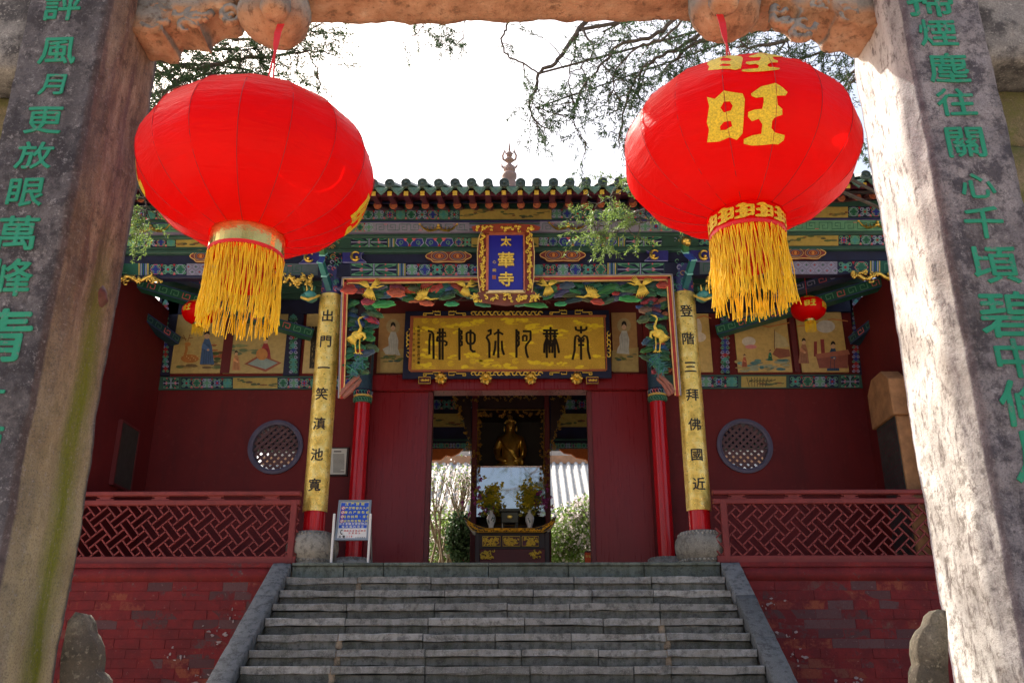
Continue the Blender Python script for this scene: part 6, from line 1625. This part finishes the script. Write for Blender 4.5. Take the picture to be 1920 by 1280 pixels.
for pts in ([(800,841),(868,841),(860,849),(846,855),(836,853),(826,861),(808,862),(800,868)], [(1112,841),(1048,841),(1058,849),(1072,851),(1082,858),(1098,860),(1104,866),(1112,868)]):
    P = [at(x,y,yr) for x,y in pts]; MB().prism([(p.x,p.z) for p in P], yr, yr+.08, c=(.40,.10,.02)).build('carved_bracket', M['carving'], hall)
# shrine cabinet
Ysh = 15.6; sc_ = at(958, 950, Ysh); shr = thing('shrine_cabinet', (sc_.x, Ysh+.5, TZ), 'tall dark red carved shrine cabinet with gilt ornament inside the doorway', 'shrine')
x0, x1 = at(883, 900, Ysh).x, at(1032, 900, Ysh).x; xi0, xi1 = at(894, 900, Ysh).x, at(1022, 900, Ysh).x; ztS = zat(738, Ysh); zd_ = zat(765, Ysh); zbS = zat(985, Ysh)
MB().box(x0, xi0, Ysh, Ysh+1.0, TZ, ztS, bev=.01).build('side_post', M['wood_red'], shr); MB().box(xi1, x1, Ysh, Ysh+1.0, TZ, ztS, bev=.01).build('side_post', M['wood_red'], shr)
MB().box(xi0+.001, xi1-.001, Ysh+.01, Ysh+1.0, zd_, ztS-.002, bev=.01).build('head_board', M['dark_wood'], shr); MB().box(xi0+.001, xi1-.001, Ysh+.01, Ysh+1, TZ, zbS).build('plinth', M['dark_wood'], shr)
MB().box(xi0, xi1, Ysh+.96, Ysh+1.0, zbS, zd_).build('back_board', M['ink_black'], shr)
mb = MB(); rr = random.Random(6)
def gc3(x, y, Yk, r_, w_=1.1):
    a0 = rr.uniform(0,6); mb.ptube([(x+r_*math.cos(a0+t*.8)*(1-t*.08), y+r_*math.sin(a0+t*.8)*(1-t*.08)) for t in range(7)], Yk, [.6*w_,1.1*w_,1.0*w_,.6*w_], 4)
for i in range(46): gc3(rr.uniform(897,1020), rr.uniform(771,781), Ysh-.01, rr.uniform(1.5,3))
for i in range(34): gc3(rr.uniform(896,902), rr.uniform(780,900), Ysh-.01, rr.uniform(1.2,2.4)); gc3(rr.uniform(1013,1020), rr.uniform(780,900), Ysh-.01, rr.uniform(1.2,2.4))
for i in range(60): gc3(rr.uniform(850,1072), rr.uniform(738,752), Ysh-.06, rr.uniform(1.5,3), .8)
for f in (-1,1):             # carved wings running down beside the posts
    for i in range(70):
        t_ = rr.random(); y = 742+t_*170; x = 958+f*(106-30*min(1,t_*1.6)+rr.uniform(-5,4)-8*(t_ > .6)); gc3(x, y, Ysh-.05, rr.uniform(1.5,3.4), .8)
mb.ptube([(894,768),(1022,768)], Ysh-.01, .9, 4); mb.ptube([(896,768),(896,905)], Ysh-.01, .7, 4); mb.ptube([(1020,768),(1020,905)], Ysh-.01, .7, 4)
mb.build('gilt_carving', M['gold_dark'], shr, kind='stuff')
for f in (-1,1):
    P = [at(958+f*a, b, Ysh-.02) for a,b in ((75,742),(106,742),(100,770),(88,790),(84,815),(76,830),(75,900))]
    MB().prism([(p.x,p.z) for p in P], Ysh-.02, Ysh+.03).build('carved_wing', M['dark_wood'], shr)
gz1, gz0 = zat(873, Ysh+.03), zat(968, Ysh+.03)
MB().box(xi0+.002, xi1-.002, Ysh+.03, Ysh+.036, gz0, gz1).build('glass_pane', M['glass'], shr)
# seated gilded statue
bq = at(957, 830, Ysh+.45); bud = thing('buddha_statue', (bq.x, Ysh+.45, zbS), 'seated gilded statue with a bare shoulder robe inside the dark shrine', 'statue')
hz = at(957, 805, Ysh+.45).z; X0, Y0_ = bq.x, Ysh+.45
verts = [(0,0,-1.05),(0,0,-.75),(0,0,-.45),(0,-.01,-.24),(0,-.02,-.11),(0,-.02,.02),(0,-.01,.12),(0,0,.2),
         (-.22,0,-.27),(-.30,-.02,-.50),(-.26,-.14,-.72),(-.06,-.22,-.80),(.22,0,-.27),(.30,-.02,-.50),(.26,-.14,-.72),(.06,-.22,-.80),
         (-.30,-.1,-1.0),(-.42,-.25,-1.03),(-.1,-.35,-1.05),(.30,-.1,-1.0),(.42,-.25,-1.03),(.1,-.35,-1.05)]
edges = [(0,1),(1,2),(2,3),(3,4),(4,5),(5,6),(6,7),(3,8),(8,9),(9,10),(10,11),(3,12),(12,13),(13,14),(14,15),(0,16),(16,17),(17,18),(0,19),(19,20),(20,21)]
rad = [.24,.22,.21,.15,.07,.115,.11,.055,.11,.085,.07,.05,.11,.085,.07,.05,.16,.13,.09,.16,.13,.09]
verts = [(a*.82,b*.82,c_*.82) for a,b,c_ in verts]; rad = [r_*.80 for r_ in rad]; hz += .02
me = bpy.data.meshes.new('body'); me.from_pydata(verts, edges, []); ob = bpy.data.objects.new('body', me); C.objects.link(ob)
sk = ob.modifiers.new('s', 'SKIN'); 
for v, r_ in zip(me.skin_vertices[0].data, rad): v.radius = (r_, r_)
me.skin_vertices[0].data[0].use_root = True
sb = ob.modifiers.new('u', 'SUBSURF'); sb.levels = 2; sb.render_levels = 2
bpy.context.view_layer.update(); m2 = bpy.data.meshes.new_from_object(ob.evaluated_get(bpy.context.evaluated_depsgraph_get())); bpy.data.objects.remove(ob)
m2.materials.clear(); m2.materials.append(M['gold']); m2.polygons.foreach_set('use_smooth', [True]*len(m2.polygons))
body = link('body', m2, bud, (X0, Y0_, hz))
mb = MB(); Hc = Vector((X0,Y0_+.02,hz))
for f in (-1,1):
    mb.ball(Hc+Vector((f*.112,.0,.0)), .018, .03, .06, 8); mb.ball(Hc+Vector((f*.04,-.12,.035)), .026, .014, .010, 8)
mb.tube([Hc+Vector((0,-.115,.05)), Hc+Vector((0,-.14,.0)), Hc+Vector((0,-.125,-.012))], [.010,.017,.012], 6); mb.ball(Hc+Vector((0,-.117,-.045)), .03, .014, .009, 8)
mb.build('face', M['gold'], body, smooth=True)
mb = MB()
for i in range(90):
    a = rr.uniform(0,2*PI); e = rr.uniform(.5,1.5); mb.ball(Hc+Vector((.118*math.cos(e)*math.cos(a), .01+.118*math.cos(e)*math.sin(a), .07+.10*math.sin(e))), .015, n=6)
mb.ball(Hc+Vector((0,.01,.2)), .05, n=8); mb.build('hair_curls', M['gold_dark'], body)
mb = MB()
for i in range(9): mb.tube([Hc+Vector((-.2+i*.01,-.13,-.2-i*.03)), Hc+Vector((-.05+i*.02,-.2,-.42-i*.02)), Hc+Vector((.15,-.19,-.5-i*.035))], .012, 5)
for i in range(6): mb.tube([Hc+Vector((.2,-.1,-.2-i*.05)), Hc+Vector((.24,-.12,-.4-i*.05)), Hc+Vector((.2,-.17,-.6-i*.03))], .012, 5)
mb.build('robe_folds', M['gold'], body, smooth=True)
MB().lathe((X0,Y0_+.06,zbS), [(.36,0),(.38,.06),(.34,.14),(.32,.2),(.36,hz-1.15-zbS),(0,hz-1.15-zbS+.02)], 24).build('lotus_seat', M['gold_dark'], bud)

# altar table
Ya = 14.5; ta = at(957, 985, Ya); tab = thing('altar_table', (ta.x, Ya+.25, TZ), 'carved gilded altar table with upturned ends in front of the shrine', 'altar table')
zt1 = zat(984, Ya); zt2 = zat(993, Ya); xL_, xR_ = at(893, 990, Ya).x, at(1028, 990, Ya).x
P = [at(x,y,Ya) for x,y in ((870,971),(874,969),(884,978),(896,984),(910,989),(1002,989),(1016,984),(1030,978),(1038,969),(1043,968),(1038,978),(1030,990),(1022,997),(894,998),(884,992),(877,982))]
o = MB().prism([(p.x,p.z) for p in P], Ya, Ya+.5).build('table_top', M['dark_wood'], tab)
mb = MB()
mb.ptube([(870,970),(884,980),(898,986),(910,990),(1002,990),(1016,986),(1030,980),(1042,968)], Ya-.01, .9, 4); mb.ptube([(876,982),(886,993),(896,997),(1020,997),(1032,989),(1040,976)], Ya-.01, .9, 4)
def gc4(x, y, Yk, r_): 
    a0 = rr.uniform(0,6); mb.ptube([(x+r_*math.cos(a0+t*.8)*(1-t*.08), y+r_*math.sin(a0+t*.8)*(1-t*.08)) for t in range(7)], Yk, [.6,1.1,1.0,.6], 4)
for i in range(50): gc4(897+i*2.46, 993.5, Ya-.012, 2)
for i in range(12): gc4(876+i*1.7, 978+i*1.2, Ya-.012, 2.2); gc4(1038-i*1.7, 977+i*1.2, Ya-.012, 2.2)
mb.build('gilt_edge', M['gold'], o, kind='stuff')
fr_ = MB().box(xL_+.01, xR_-.01, Ya+.05, Ya+.45, zat(1027,Ya), zt2-.02).build('apron', M['dark_wood'], tab)
for x0_, x1_ in ((905,938),(943,975),(979,1010)):
    MB().pbox(x0_, x1_, 1005, 1023, Ya+.032, Ya+.05).build('panel_ground', M['rafter_maroon'], fr_); mb = MB()
    for i in range(46): gc4(rr.uniform(x0_+3,x1_-3), rr.uniform(1008,1021), Ya+.025, rr.uniform(1.2,2.8))
    mb.ptube([(x0_,1005),(x1_,1005),(x1_,1023),(x0_,1023),(x0_,1005)], Ya+.02, .7, 4)
    mb.build('gilt_panel', M['gold_matte'], fr_, kind='stuff')
mb = MB()
for i in range(60): gc4(rr.choice((rr.uniform(902,925), rr.uniform(990,1013))), rr.uniform(1031,1046), Ya+.03, rr.uniform(1.5,3))
mb.build('gilt_skirt', M['gold_matte'], tab, kind='stuff'); MB().box(xL_+.03, xR_-.03, Ya+.06, Ya+.4, TZ+.06, zat(1028,Ya)).build('lower_panel', M['wood_red'], tab)
for x in (xL_-.02, xR_-.06):
    for y_ in (Ya+.04, Ya+.4): MB().box(x, x+.08, y_, y_+.07, TZ, zt2-.03, bev=.008).build('leg', M['dark_wood'], tab)
tz_ = zat(989, Ya)-.0
# incense burner and two vases with flowers, standing on the table
def onz(z): return z
zT = at(956, 989, Ya).z
bx = at(956, 970, Ya+.22).x; bn = thing('incense_burner', (bx, Ya+.22, zT), 'dark square bronze incense burner in the middle of the altar table', 'incense burner')
hB = zat(953, Ya+.12)-zT
MB().box(bx-.17, bx+.17, Ya+.1, Ya+.34, zT+hB-.05, zT+hB, bev=.008).build('rim', M['bronze'], bn); MB().box(bx-.14, bx+.14, Ya+.12, Ya+.32, zT+hB*.3, zT+hB-.051, bev=.01).build('bowl', M['bronze'], bn)
for f in (-1,1):
    for y_ in (Ya+.14, Ya+.28): MB().tube([(bx+f*.11,y_,zT), (bx+f*.10,y_,zT+hB*.31)], [.012,.02], 8).build('leg', M['bronze'], bn)
mb = MB().ball((bx, Ya+.115, zT+hB*.6), .045, .015, .035, 10); mb.build('medallion', M['gold'], bn)
for px, nm, cols, lab in ((921,'vase',('petal_yellow','petal_pink'),'white painted porcelain vase with yellow and purple flowers left of the incense burner'), (993,'vase',('petal_yellow','petal_pink'),'white painted porcelain vase with yellow flowers right of the incense burner')):
    x = at(px, 980, Ya+.15).x; y_ = Ya+.15; hV = zat(956, y_)-zT
    v_ = thing('flower_vase', (x, y_, zT), lab, 'vase', 'flower vases on the altar table'); k = hV/.34
    MB().lathe((x,y_,zT), [(.045*k,0),(.05*k,.01),(.045*k,.05*k),(.075*k,.15*k),(.08*k,.2*k),(.06*k,.25*k),(.032*k,.28*k),(.03*k,.32*k),(.045*k,.34*k)], 20).build('vase_body', M['porcelain'], v_, smooth=True)
    mb = MB()
    for i in range(9):
        a = rr.uniform(0,2*PI); mb.tube([(x+.07*k*math.cos(a), y_+.07*k*math.sin(a), zT+rr.uniform(.1,.22)*k), (x+.08*k*math.cos(a+.4), y_+.08*k*math.sin(a+.4), zT+rr.uniform(.1,.22)*k)], .008, 5)
    mb.build('vase_painting', M['green_trim'], v_)
    f = -1 if px < 950 else 1; A = Vector((x+f*-.0, y_, zT+hV+.22))
    for mt, n_, cx_, nm_ in (('petal_yellow', 150, 0, 'yellow_flowers'), (cols[1], 34, f*.2, 'purple_flowers'), ('leaf_light', 40, f*.05, 'leaves')):
        mb = MB()
        for i in range(n_):
            p = A+Vector((cx_+rr.gauss(0,.09), rr.gauss(0,.06), rr.gauss(-.02 if nm_ != 'purple_flowers' else -.06,.11)))
            for j in range(7):
                d = Vector((rr.gauss(0,1), rr.gauss(0,1), rr.gauss(0,1))).normalized(); q = d.orthogonal().normalized()
                l = .045; mb.add([p, p+d*l*.6+q*.02, p+d*l, p+d*l*.6-q*.02], [[0,1,2,3]])
        mb.build(nm_, M[mt], v_, kind='stuff')
    mb = MB()
    for i in range(14): mb.tube([(x,y_,zT+hV-.02), A+Vector((rr.gauss(0,.09), rr.gauss(0,.05), rr.gauss(-.05,.06)))], .004, 4)
    mb.build('stems', M['needle'], v_)
# orange box at the right door jamb
ob_ = at(1104, 1042, 14.0); ox = thing('donation_box', (ob_.x, 14.0, TZ), 'small orange red box with yellow lettering just inside the right door panel', 'box')
zz = zat(1036, 14.0); MB().box(ob_.x-.055, ob_.x+.14, 13.95, 14.15, TZ, zz, bev=.006).build('box_body', M['orange_box'], ox); MB().box(ob_.x-.06, ob_.x+.145, 13.94, 14.16, zz, zz+.02).build('lid', M['rafter_maroon'], ox)
for i, ch in enumerate('功德'): 
    g = glyph(ch, .02); mb = MB(); c0 = at(1100+i*6, 1042, 13.94); solid(mb, g, lambda u, v, l: (c0.x+u*.04, 13.948-l, c0.z-.0+v*.04), .002); mb.build('character', M['sign_yellow'], ox)
# bottom sill shadow board
# ------------------------------------------------------------------ garden and building behind the hall
rg = random.Random(77)
rb_ = thing('rear_hall', (0, 30, 2.6), 'sunlit pale tiled roof of another temple hall seen through the doorway', 'building')
yr0 = 27.0; zr0 = zat(962, yr0); yr1 = 30.5; zr1 = zat(868, yr1)
MB().add([(-9,yr0,zr0),(9,yr0,zr0),(9,yr1,zr1),(-9,yr1,zr1),(-9,yr0,zr0-.15),(9,yr0,zr0-.15),(9,yr1,zr1-.15),(-9,yr1,zr1-.15)], [[0,1,2,3],[7,6,5,4],[0,4,5,1],[1,5,6,2],[2,6,7,3],[3,7,4,0]]).build('roof', M['rear_roof'], rb_)
rfp = rb_.children[0] if rb_.children else None
mb = MB(); n = 6
for p in ((0,yr0-.05,zr0), (0,yr1,zr1)):
    for j in range(n+1): mb.v.append((.075*math.cos(PI*j/n), p[1], p[2]+.085*math.sin(PI*j/n)))
mb.f = [[j,j+1,n+2+j,n+1+j] for j in range(n)]; tm = bpy.data.meshes.new('roof_tile_course'); tm.from_pydata(mb.v, [], mb.f); tm.materials.append(M['rear_roof'])
x = -5.0
while x < 5.0: link('roof_tile_course', tm, rfp, (x,0,0)); x += .25
MB().box(-9, 9, yr1-.1, yr1+.3, zr1-.05, zat(855,yr1)).build('ridge', M['brown_roof'], rb_)
MB().box(-9, 9, yr1+.6, yr1+.9, zr1, zat(835,yr1+.6)).build('upper_roof', M['rear_roof'], rb_)
MB().box(-8.5, 8.5, yr0+1, yr0+1.3, 2.6, zr0+.5).build('wall', M['wall_red'], rb_)
MB().box(-12, 12, 20.5, 21.0, 2.6, zat(1060, 20.5)).build('garden_wall', M['drum_stone'], None)
gw = bpy.data.objects['garden_wall']; props(gw, 'low pale stone garden wall behind the hall', 'wall')
def leaves(mb, c, rad, n_, l, w_, rr, up=.3):
    for _ in range(n_):
        d = Vector((rr.gauss(0,1), rr.gauss(0,1), rr.gauss(0,1))); d.normalize(); p = Vector(c)+Vector((d.x*rad[0], d.y*rad[1], d.z*rad[2]))*(rr.random()**.45)
        a = Vector((rr.gauss(0,1), rr.gauss(0,1), rr.gauss(up,1))).normalized(); b = a.orthogonal().normalized(); b.rotate(Matrix.Rotation(rr.uniform(0,6.28),3,a)); s_ = l*rr.uniform(.6,1.3)
        mb.add([p, p+a*s_*.5+b*w_*s_, p+a*s_, p+a*s_*.5-b*w_*s_], [[0,1,2,3]])
for px, py, r_, lab, mix_ in ((830,1010,(.9,.6,.85),'bush with pale green leaves behind the hall, left of the altar',(420,260)), (1075,1005,(.95,.6,.8),'large bush covered in small white blossoms behind the hall, right of the altar',(520,420)), (866,1010,(.35,.3,.6),'dark rounded green shrub behind the hall beside the altar table',(700,10)), (1105,965,(.6,.4,.5),'white flowering bush against the pale tiled roof',(160,320)), (1050,1030,(.6,.5,.5),'low leafy bush close behind the altar table right corner',(400,80))):
    Yb_ = 21.5 if px != 866 else 19.9; c = at(px, py, Yb_); t = thing('garden_bush', (c.x, c.y, 2.6), lab, 'bush', 'bushes in the garden behind the hall')
    mb = MB()
    for i in range(5): mb.tube([(c.x+rg.uniform(-.1,.1), c.y, 2.6), (c.x+rg.uniform(-.3,.3), c.y, c.z-.3), (c.x+rg.uniform(-.7,.7)*r_[0], c.y+rg.uniform(-.3,.3), c.z+rg.uniform(0,r_[2]))], [.03,.02,.006], 5)
    mb.build('stems', M['bark_pale'], t)
    mb = MB(); leaves(mb, c, r_, mix_[0]*3, .11, .28, rg); mb.build('foliage', M['needle'] if px == 866 else M['leaf_light'], t)
    mb = MB(); leaves(mb, c, r_, mix_[1]*3, .07, .45, rg)
    if mix_[1] > 20: mb.build('blossom', M['petal'], t)
# bare-branched blossom tree on the left
c0 = at(812, 1045, 20.2); bt = thing('blossom_tree', (c0.x, 20.2, 2.6), 'thin bare branched tree with pale blossoms seen through the left of the doorway', 'tree')
mb = MB(); tips = []
def grow(p, d, l, r_, depth, mb_, rr, spread=.45):
    q = p+d*l; m_ = p.lerp(q,.5)+Vector((rr.gauss(0,.04),rr.gauss(0,.04),0))*l
    mb_.tube([p, m_, q], [r_, r_*.85, r_*.7], 6, cap=False)
    if depth == 0: tips.append((q, d)); return
    for k in range(2 if rr.random() < .7 else 3):
        nd = (d+Vector((rr.gauss(0,spread), rr.gauss(0,spread*.7), rr.gauss(.08,spread*.5)))).normalized(); grow(q, nd, l*rr.uniform(.65,.9), r_*.68, depth-1, mb_, rr, spread)
for px, d in ((806, Vector((.05,0,1))), (812, Vector((.25,0,1))), (832, Vector((.35,0,1))), (840, Vector((-.1,0,1)))):
    grow(Vector((at(px,1045,20.2).x, 20.2, 2.6)), d.normalized(), 1.0, .045, 4, mb, rg, .22)
mb.build('trunk', M['bark_pale'], bt)
mb = MB(); mb2 = MB()
for q, d in tips:
    leaves(mb, q, (.25,.25,.25), 10, .06, .45, rg); leaves(mb2, q, (.3,.3,.3), 6, .07, .3, rg)
mb.build('blossom', M['petal'], bt); mb2.build('leaves', M['leaf_light'], bt)

# ------------------------------------------------------------------ cypress trees overhanging the courtyard
rt_ = random.Random(123)
def spray(mb, p, d, rr, k=1.0, n_=16):
    """a feathery fan of scale leaves"""
    for i in range(n_):
        t_ = rr.random(); base = p+d*(.16*k*t_); a = (d*rr.uniform(.1,1.0)+Vector((rr.gauss(0,.75), rr.gauss(0,.75), rr.gauss(-.15,.7)))).normalized()
        b = a.orthogonal().normalized(); b.rotate(Matrix.Rotation(rr.uniform(0,6.28),3,a)); l = rr.uniform(.022,.055)*k; w_ = .0045*k
        mb.add([base, base+a*l*.5+b*w_, base+a*l, base+a*l*.5-b*w_], [[0,1,2,3]])
def twigs(br, lf, P, r0, r1, dens, rr, tl=.38, k=1.0, start=.0, sub=True, nsp=27):
    """smooth limb along P with side twigs and sprays"""
    P = [Vector(p) for p in P]; S_ = []
    for i in range(len(P)-1):
        a, b = P[i], P[i+1]; pa = P[i-1] if i else a*2-b; pb = P[i+2] if i+2 < len(P) else b*2-a
        for t in range(5):
            u = t/5; S_.append(.5*((2*a)+(b-pa)*u+(2*pa-5*a+4*b-pb)*u*u+(3*a-pa-3*b+pb)*u**3))
    S_.append(P[-1]); n_ = len(S_)
    S_ = [q+Vector((rr.gauss(0,.008),rr.gauss(0,.008),rr.gauss(0,.008))) if 0 < i < n_-1 else q for i, q in enumerate(S_)]
    br.tube(S_, [(r0+(r1-r0)*i/(n_-1))*.8 for i in range(n_)], 7, cap=False)
    L = sum((S_[i+1]-S_[i]).length for i in range(n_-1)); cnt = int(L*dens)
    for _ in range(cnt):
        f = start+(1-start)*rr.random()**.8; i = min(n_-2, int(f*(n_-1))); p = S_[i].lerp(S_[i+1], rr.random()); ax = (S_[i+1]-S_[i]).normalized()
        d = (ax*.5+Vector((rr.gauss(0,.7), rr.gauss(0,.5), rr.gauss(-.12,.7)))).normalized(); l = tl*rr.uniform(.4,1.3); q = p; pts = [p]
        for s_ in range(3):
            d = (d+Vector((rr.gauss(0,.28), rr.gauss(0,.28), rr.gauss(-.07,.28)))).normalized(); q = q+d*l/3; pts.append(q)
        br.tube(pts, [.006*k,.0045*k,.003*k,.0018*k], 4, cap=False)
        for s_ in range(1,4):
            spray(lf, pts[s_], d, rr, k, nsp if s_ > 1 else nsp//2)
            if sub and rr.random() < .5:
                e = (d+Vector((rr.gauss(0,.8), rr.gauss(0,.8), rr.gauss(-.2,.6)))).normalized(); br.tube([pts[s_], pts[s_]+e*l*.35], [.003,.0015], 3, cap=False); spray(lf, pts[s_]+e*l*.35, e, rr, k, nsp)
def tree(base, label, limbs, kind='needle', extra=None):
    t = thing('cypress_tree', base, label, 'tree', 'cypress trees beside the courtyard'); br = MB(); lf = MB(); lf2 = MB()
    bx_, by_, bz_ = base
    tr = [Vector((bx_,by_,0)), Vector((bx_+.1,by_+.1,2.5)), Vector((bx_-.05,by_,5)), Vector((bx_+.05,by_-.1,7.6)), Vector((bx_,by_,10.5))]
    br.tube(tr, [.30,.25,.2,.14,.05], 12)
    for pts, r0, r1, dens, tl, st_, sunny in limbs:
        P = [at(*q) for q in pts]
        root = min(tr[2:], key=lambda v: (v-P[0]).length)
        if (P[0]-root).length > .4 and st_ >= 0: br.tube([root, root.lerp(P[0], .5)+Vector((0,0,.35)), P[0]], [r0*1.6, r0*1.25, r0], 8, cap=False)
        twigs(br, lf2 if sunny else lf, P, r0, r1, dens, rt_, tl, start=max(0,st_))
    for i in range(16):      # upper crown above the picture
        a = rt_.uniform(0,2*PI); z_ = rt_.uniform(7,10.2); l = rt_.uniform(1.0,2.0); root = Vector((bx_,by_,z_))
        twigs(br, lf, [root, root+Vector((math.cos(a)*l*.5, math.sin(a)*l*.5, .2)), root+Vector((math.cos(a)*l, math.sin(a)*l, -.1))], .04, .01, 9, rt_, .5, 1.8, .3, True, 12)
    br.build('trunk', M['bark'], t); lf.build('crown', M['needle'], t)
    if lf2.v: lf2.build('sunlit_sprays', M['leaf_light'], t)  # lighter leaf colour stands in for sunlight on these sprays
# limbs in photo pixels with their distance (x, y, Y)
RL = [
 ([(1230,-60,7.0),(1150,-10,7.0),(1095,42,7.0),(1060,95,7.0),(1040,120,7.0),(1010,138,7.0),(1006,165,7.0),(993,192,7.0),(1003,225,7.0),(1035,250,7.0)], .035, .007, 7, .26, .25, 0),
 ([(1010,138,7.0),(975,115,7.05),(942,90,7.05),(945,60,7.05),(958,35,7.05),(985,5,7.1)], .010, .014, 4, .2, 0, 0),
 ([(1003,203,7.0),(1040,212,6.95),(1070,228,6.95),(1090,255,6.9),(1098,275,6.9)], .007, .003, 6, .2, 0, 0),
 ([(1088,55,7.0),(1112,88,6.9),(1095,120,6.9),(1068,135,6.9)], .014, .006, 5, .2, .3, 0),
 ([(1082,58,7.0),(1078,100,7.05),(1066,142,7.05),(1072,180,7.05),(1090,212,7.05)], .012, .004, 10, .24, .2, 0),
 ([(1330,-30,6.7),(1260,40,6.7),(1215,72,6.7),(1160,85,6.7),(1125,125,6.7),(1092,165,6.7),(1075,205,6.7)], .03, .006, 11, .3, .1, 0),
 ([(1300,10,6.6),(1250,70,6.6),(1195,90,6.6),(1155,130,6.6),(1152,170,6.6),(1175,200,6.6)], .016, .005, 13, .28, .1, 0),
 ([(1420,-40,6.8),(1350,30,6.8),(1290,80,6.8),(1230,110,6.8),(1190,150,6.8),(1165,230,6.8),(1160,280,6.8)], .03, .006, 12, .32, .15, 0),
 ([(1700,-100,6.9),(1560,-40,6.9),(1440,20,6.9),(1360,60,6.9),(1290,90,6.9),(1240,140,6.9)], .06, .01, 15, .36, .2, 0),
 ([(1720,-40,6.5),(1600,20,6.5),(1520,60,6.5),(1440,85,6.5),(1380,90,6.5)], .05, .01, 15, .36, .2, 0),
 ([(1740,60,6.7),(1650,60,6.7),(1570,90,6.7),(1500,110,6.7)], .045, .01, 16, .34, .3, 0),
 ([(1740,160,7.2),(1660,130,7.2),(1600,150,7.2),(1580,200,7.2),(1600,250,7.2)], .03, .006, 9, .25, .4, 0),
 ([(1600,-90,7.5),(1480,-20,7.5),(1400,20,7.5),(1340,50,7.5)], .05, .012, 14, .4, .2, 0),
 ([(1500,-80,7.4),(1380,-10,7.4),(1290,20,7.4),(1200,30,7.4),(1130,60,7.4)], .04, .01, 15, .36, .2, 0),
 ([(1330,300,7.8),(1260,330,7.8),(1200,345,7.8),(1150,365,7.8),(1115,390,7.8)], .012, .004, 14, .26, .2, 1),
 ([(1300,350,7.9),(1240,380,7.9),(1190,400,7.9),(1130,425,7.9),(1100,415,7.9)], .010, .004, 12, .22, .3, 1),
 ([(1260,330,7.7),(1230,400,7.7),(1180,425,7.7),(1125,440,7.7)], .008, .003, 10, .2, .3, 1),
]
LLm = [
 ([(20,60,7.3),(160,90,7.3),(280,140,7.3),(350,120,7.3),(430,125,7.3),(500,140,7.3)], .03, .008, 16, .34, .2, 0),
 ([(80,-20,7.0),(240,40,7.0),(340,80,7.0),(420,95,7.0),(480,90,7.0)], .03, .008, 15, .32, .3, 0),
 ([(100,240,6.9),(220,230,6.9),(290,240,6.9),(300,190,6.9)], .02, .006, 15, .28, .3, 0),
 ([(60,120,7.0),(180,110,7.0),(290,112,7.0),(370,128,7.0),(450,110,7.0),(520,105,7.0),(590,95,7.0),(630,105,7.0)], .04, .007, 12, .32, .2, 0),
 ([(40,40,6.8),(200,60,6.8),(330,95,6.8),(400,70,6.8),(470,75,6.8),(560,60,6.8),(600,45,6.8)], .035, .008, 13, .32, .25, 0),
 ([(60,200,7.1),(200,165,7.1),(280,180,7.1),(340,150,7.1),(400,140,7.1),(460,135,7.1)], .03, .008, 15, .32, .3, 0),
 ([(200,100,6.9),(290,130,6.9),(350,170,6.9),(330,210,6.9)], .02, .006, 16, .3, .3, 0),
 ([(120,150,6.7),(230,220,6.7),(290,200,6.7),(330,160,6.7)], .02, .006, 16, .28, .3, 0),
 ([(520,60,7.0),(575,95,7.0),(600,150,7.0),(590,175,7.0)], .012, .004, 9, .26, .2, 0),
 ([(30,330,7.6),(160,350,7.6),(250,345,7.6),(275,390,7.6),(262,430,7.6)], .012, .004, 10, .2, .4, 1),
 ([(640,-60,8.4),(720,-20,8.4),(790,40,8.4),(780,65,8.4),(750,82,8.4)], .012, .004, 5, .2, .4, 0),
 ([(700,-60,8.4),(810,0,8.4),(838,55,8.4),(828,90,8.4)], .010, .003, 6, .18, .5, 0),
 ([(780,-60,8.4),(860,0,8.4),(870,50,8.4),(866,78,8.4)], .010, .004, 4, .18, .6, 0),
]
tree((4.35, 7.3, 0), 'tall cypress behind the right pillar with bare twisting limbs spread over the sky', RL)
tree((-4.3, 7.2, 0), 'cypress behind the left pillar with dense dark sprays above the left lantern', LLm)

# a third tree stands behind the viewer; its limbs show in the glass of the shrine
t = thing('cypress_tree', (1.6, -6.5, 0), 'cypress in the court behind the viewpoint, seen only as a reflection in the shrine glass', 'tree', 'cypress trees beside the courtyard'); br = MB(); lf = MB()
br.tube([(1.6,-6.5,0),(1.5,-6.5,3),(1.7,-6.5,6),(1.5,-6.4,9.5)], [.3,.24,.16,.05], 12)
for i in range(40):
    a = rt_.uniform(0,2*PI); z_ = rt_.uniform(4.2,10.5); l = rt_.uniform(1.4,3.0); root = Vector((1.55,-6.5,z_))
    twigs(br, lf, [root, root+Vector((math.cos(a)*l*.5, math.sin(a)*l*.4, .3)), root+Vector((math.cos(a)*l, math.sin(a)*l*.6, .1))], .06, .012, 8, rt_, .6, 2.6, .3, False, 8)
br.build('trunk', M['bark'], t); lf.build('crown', M['needle'], t)
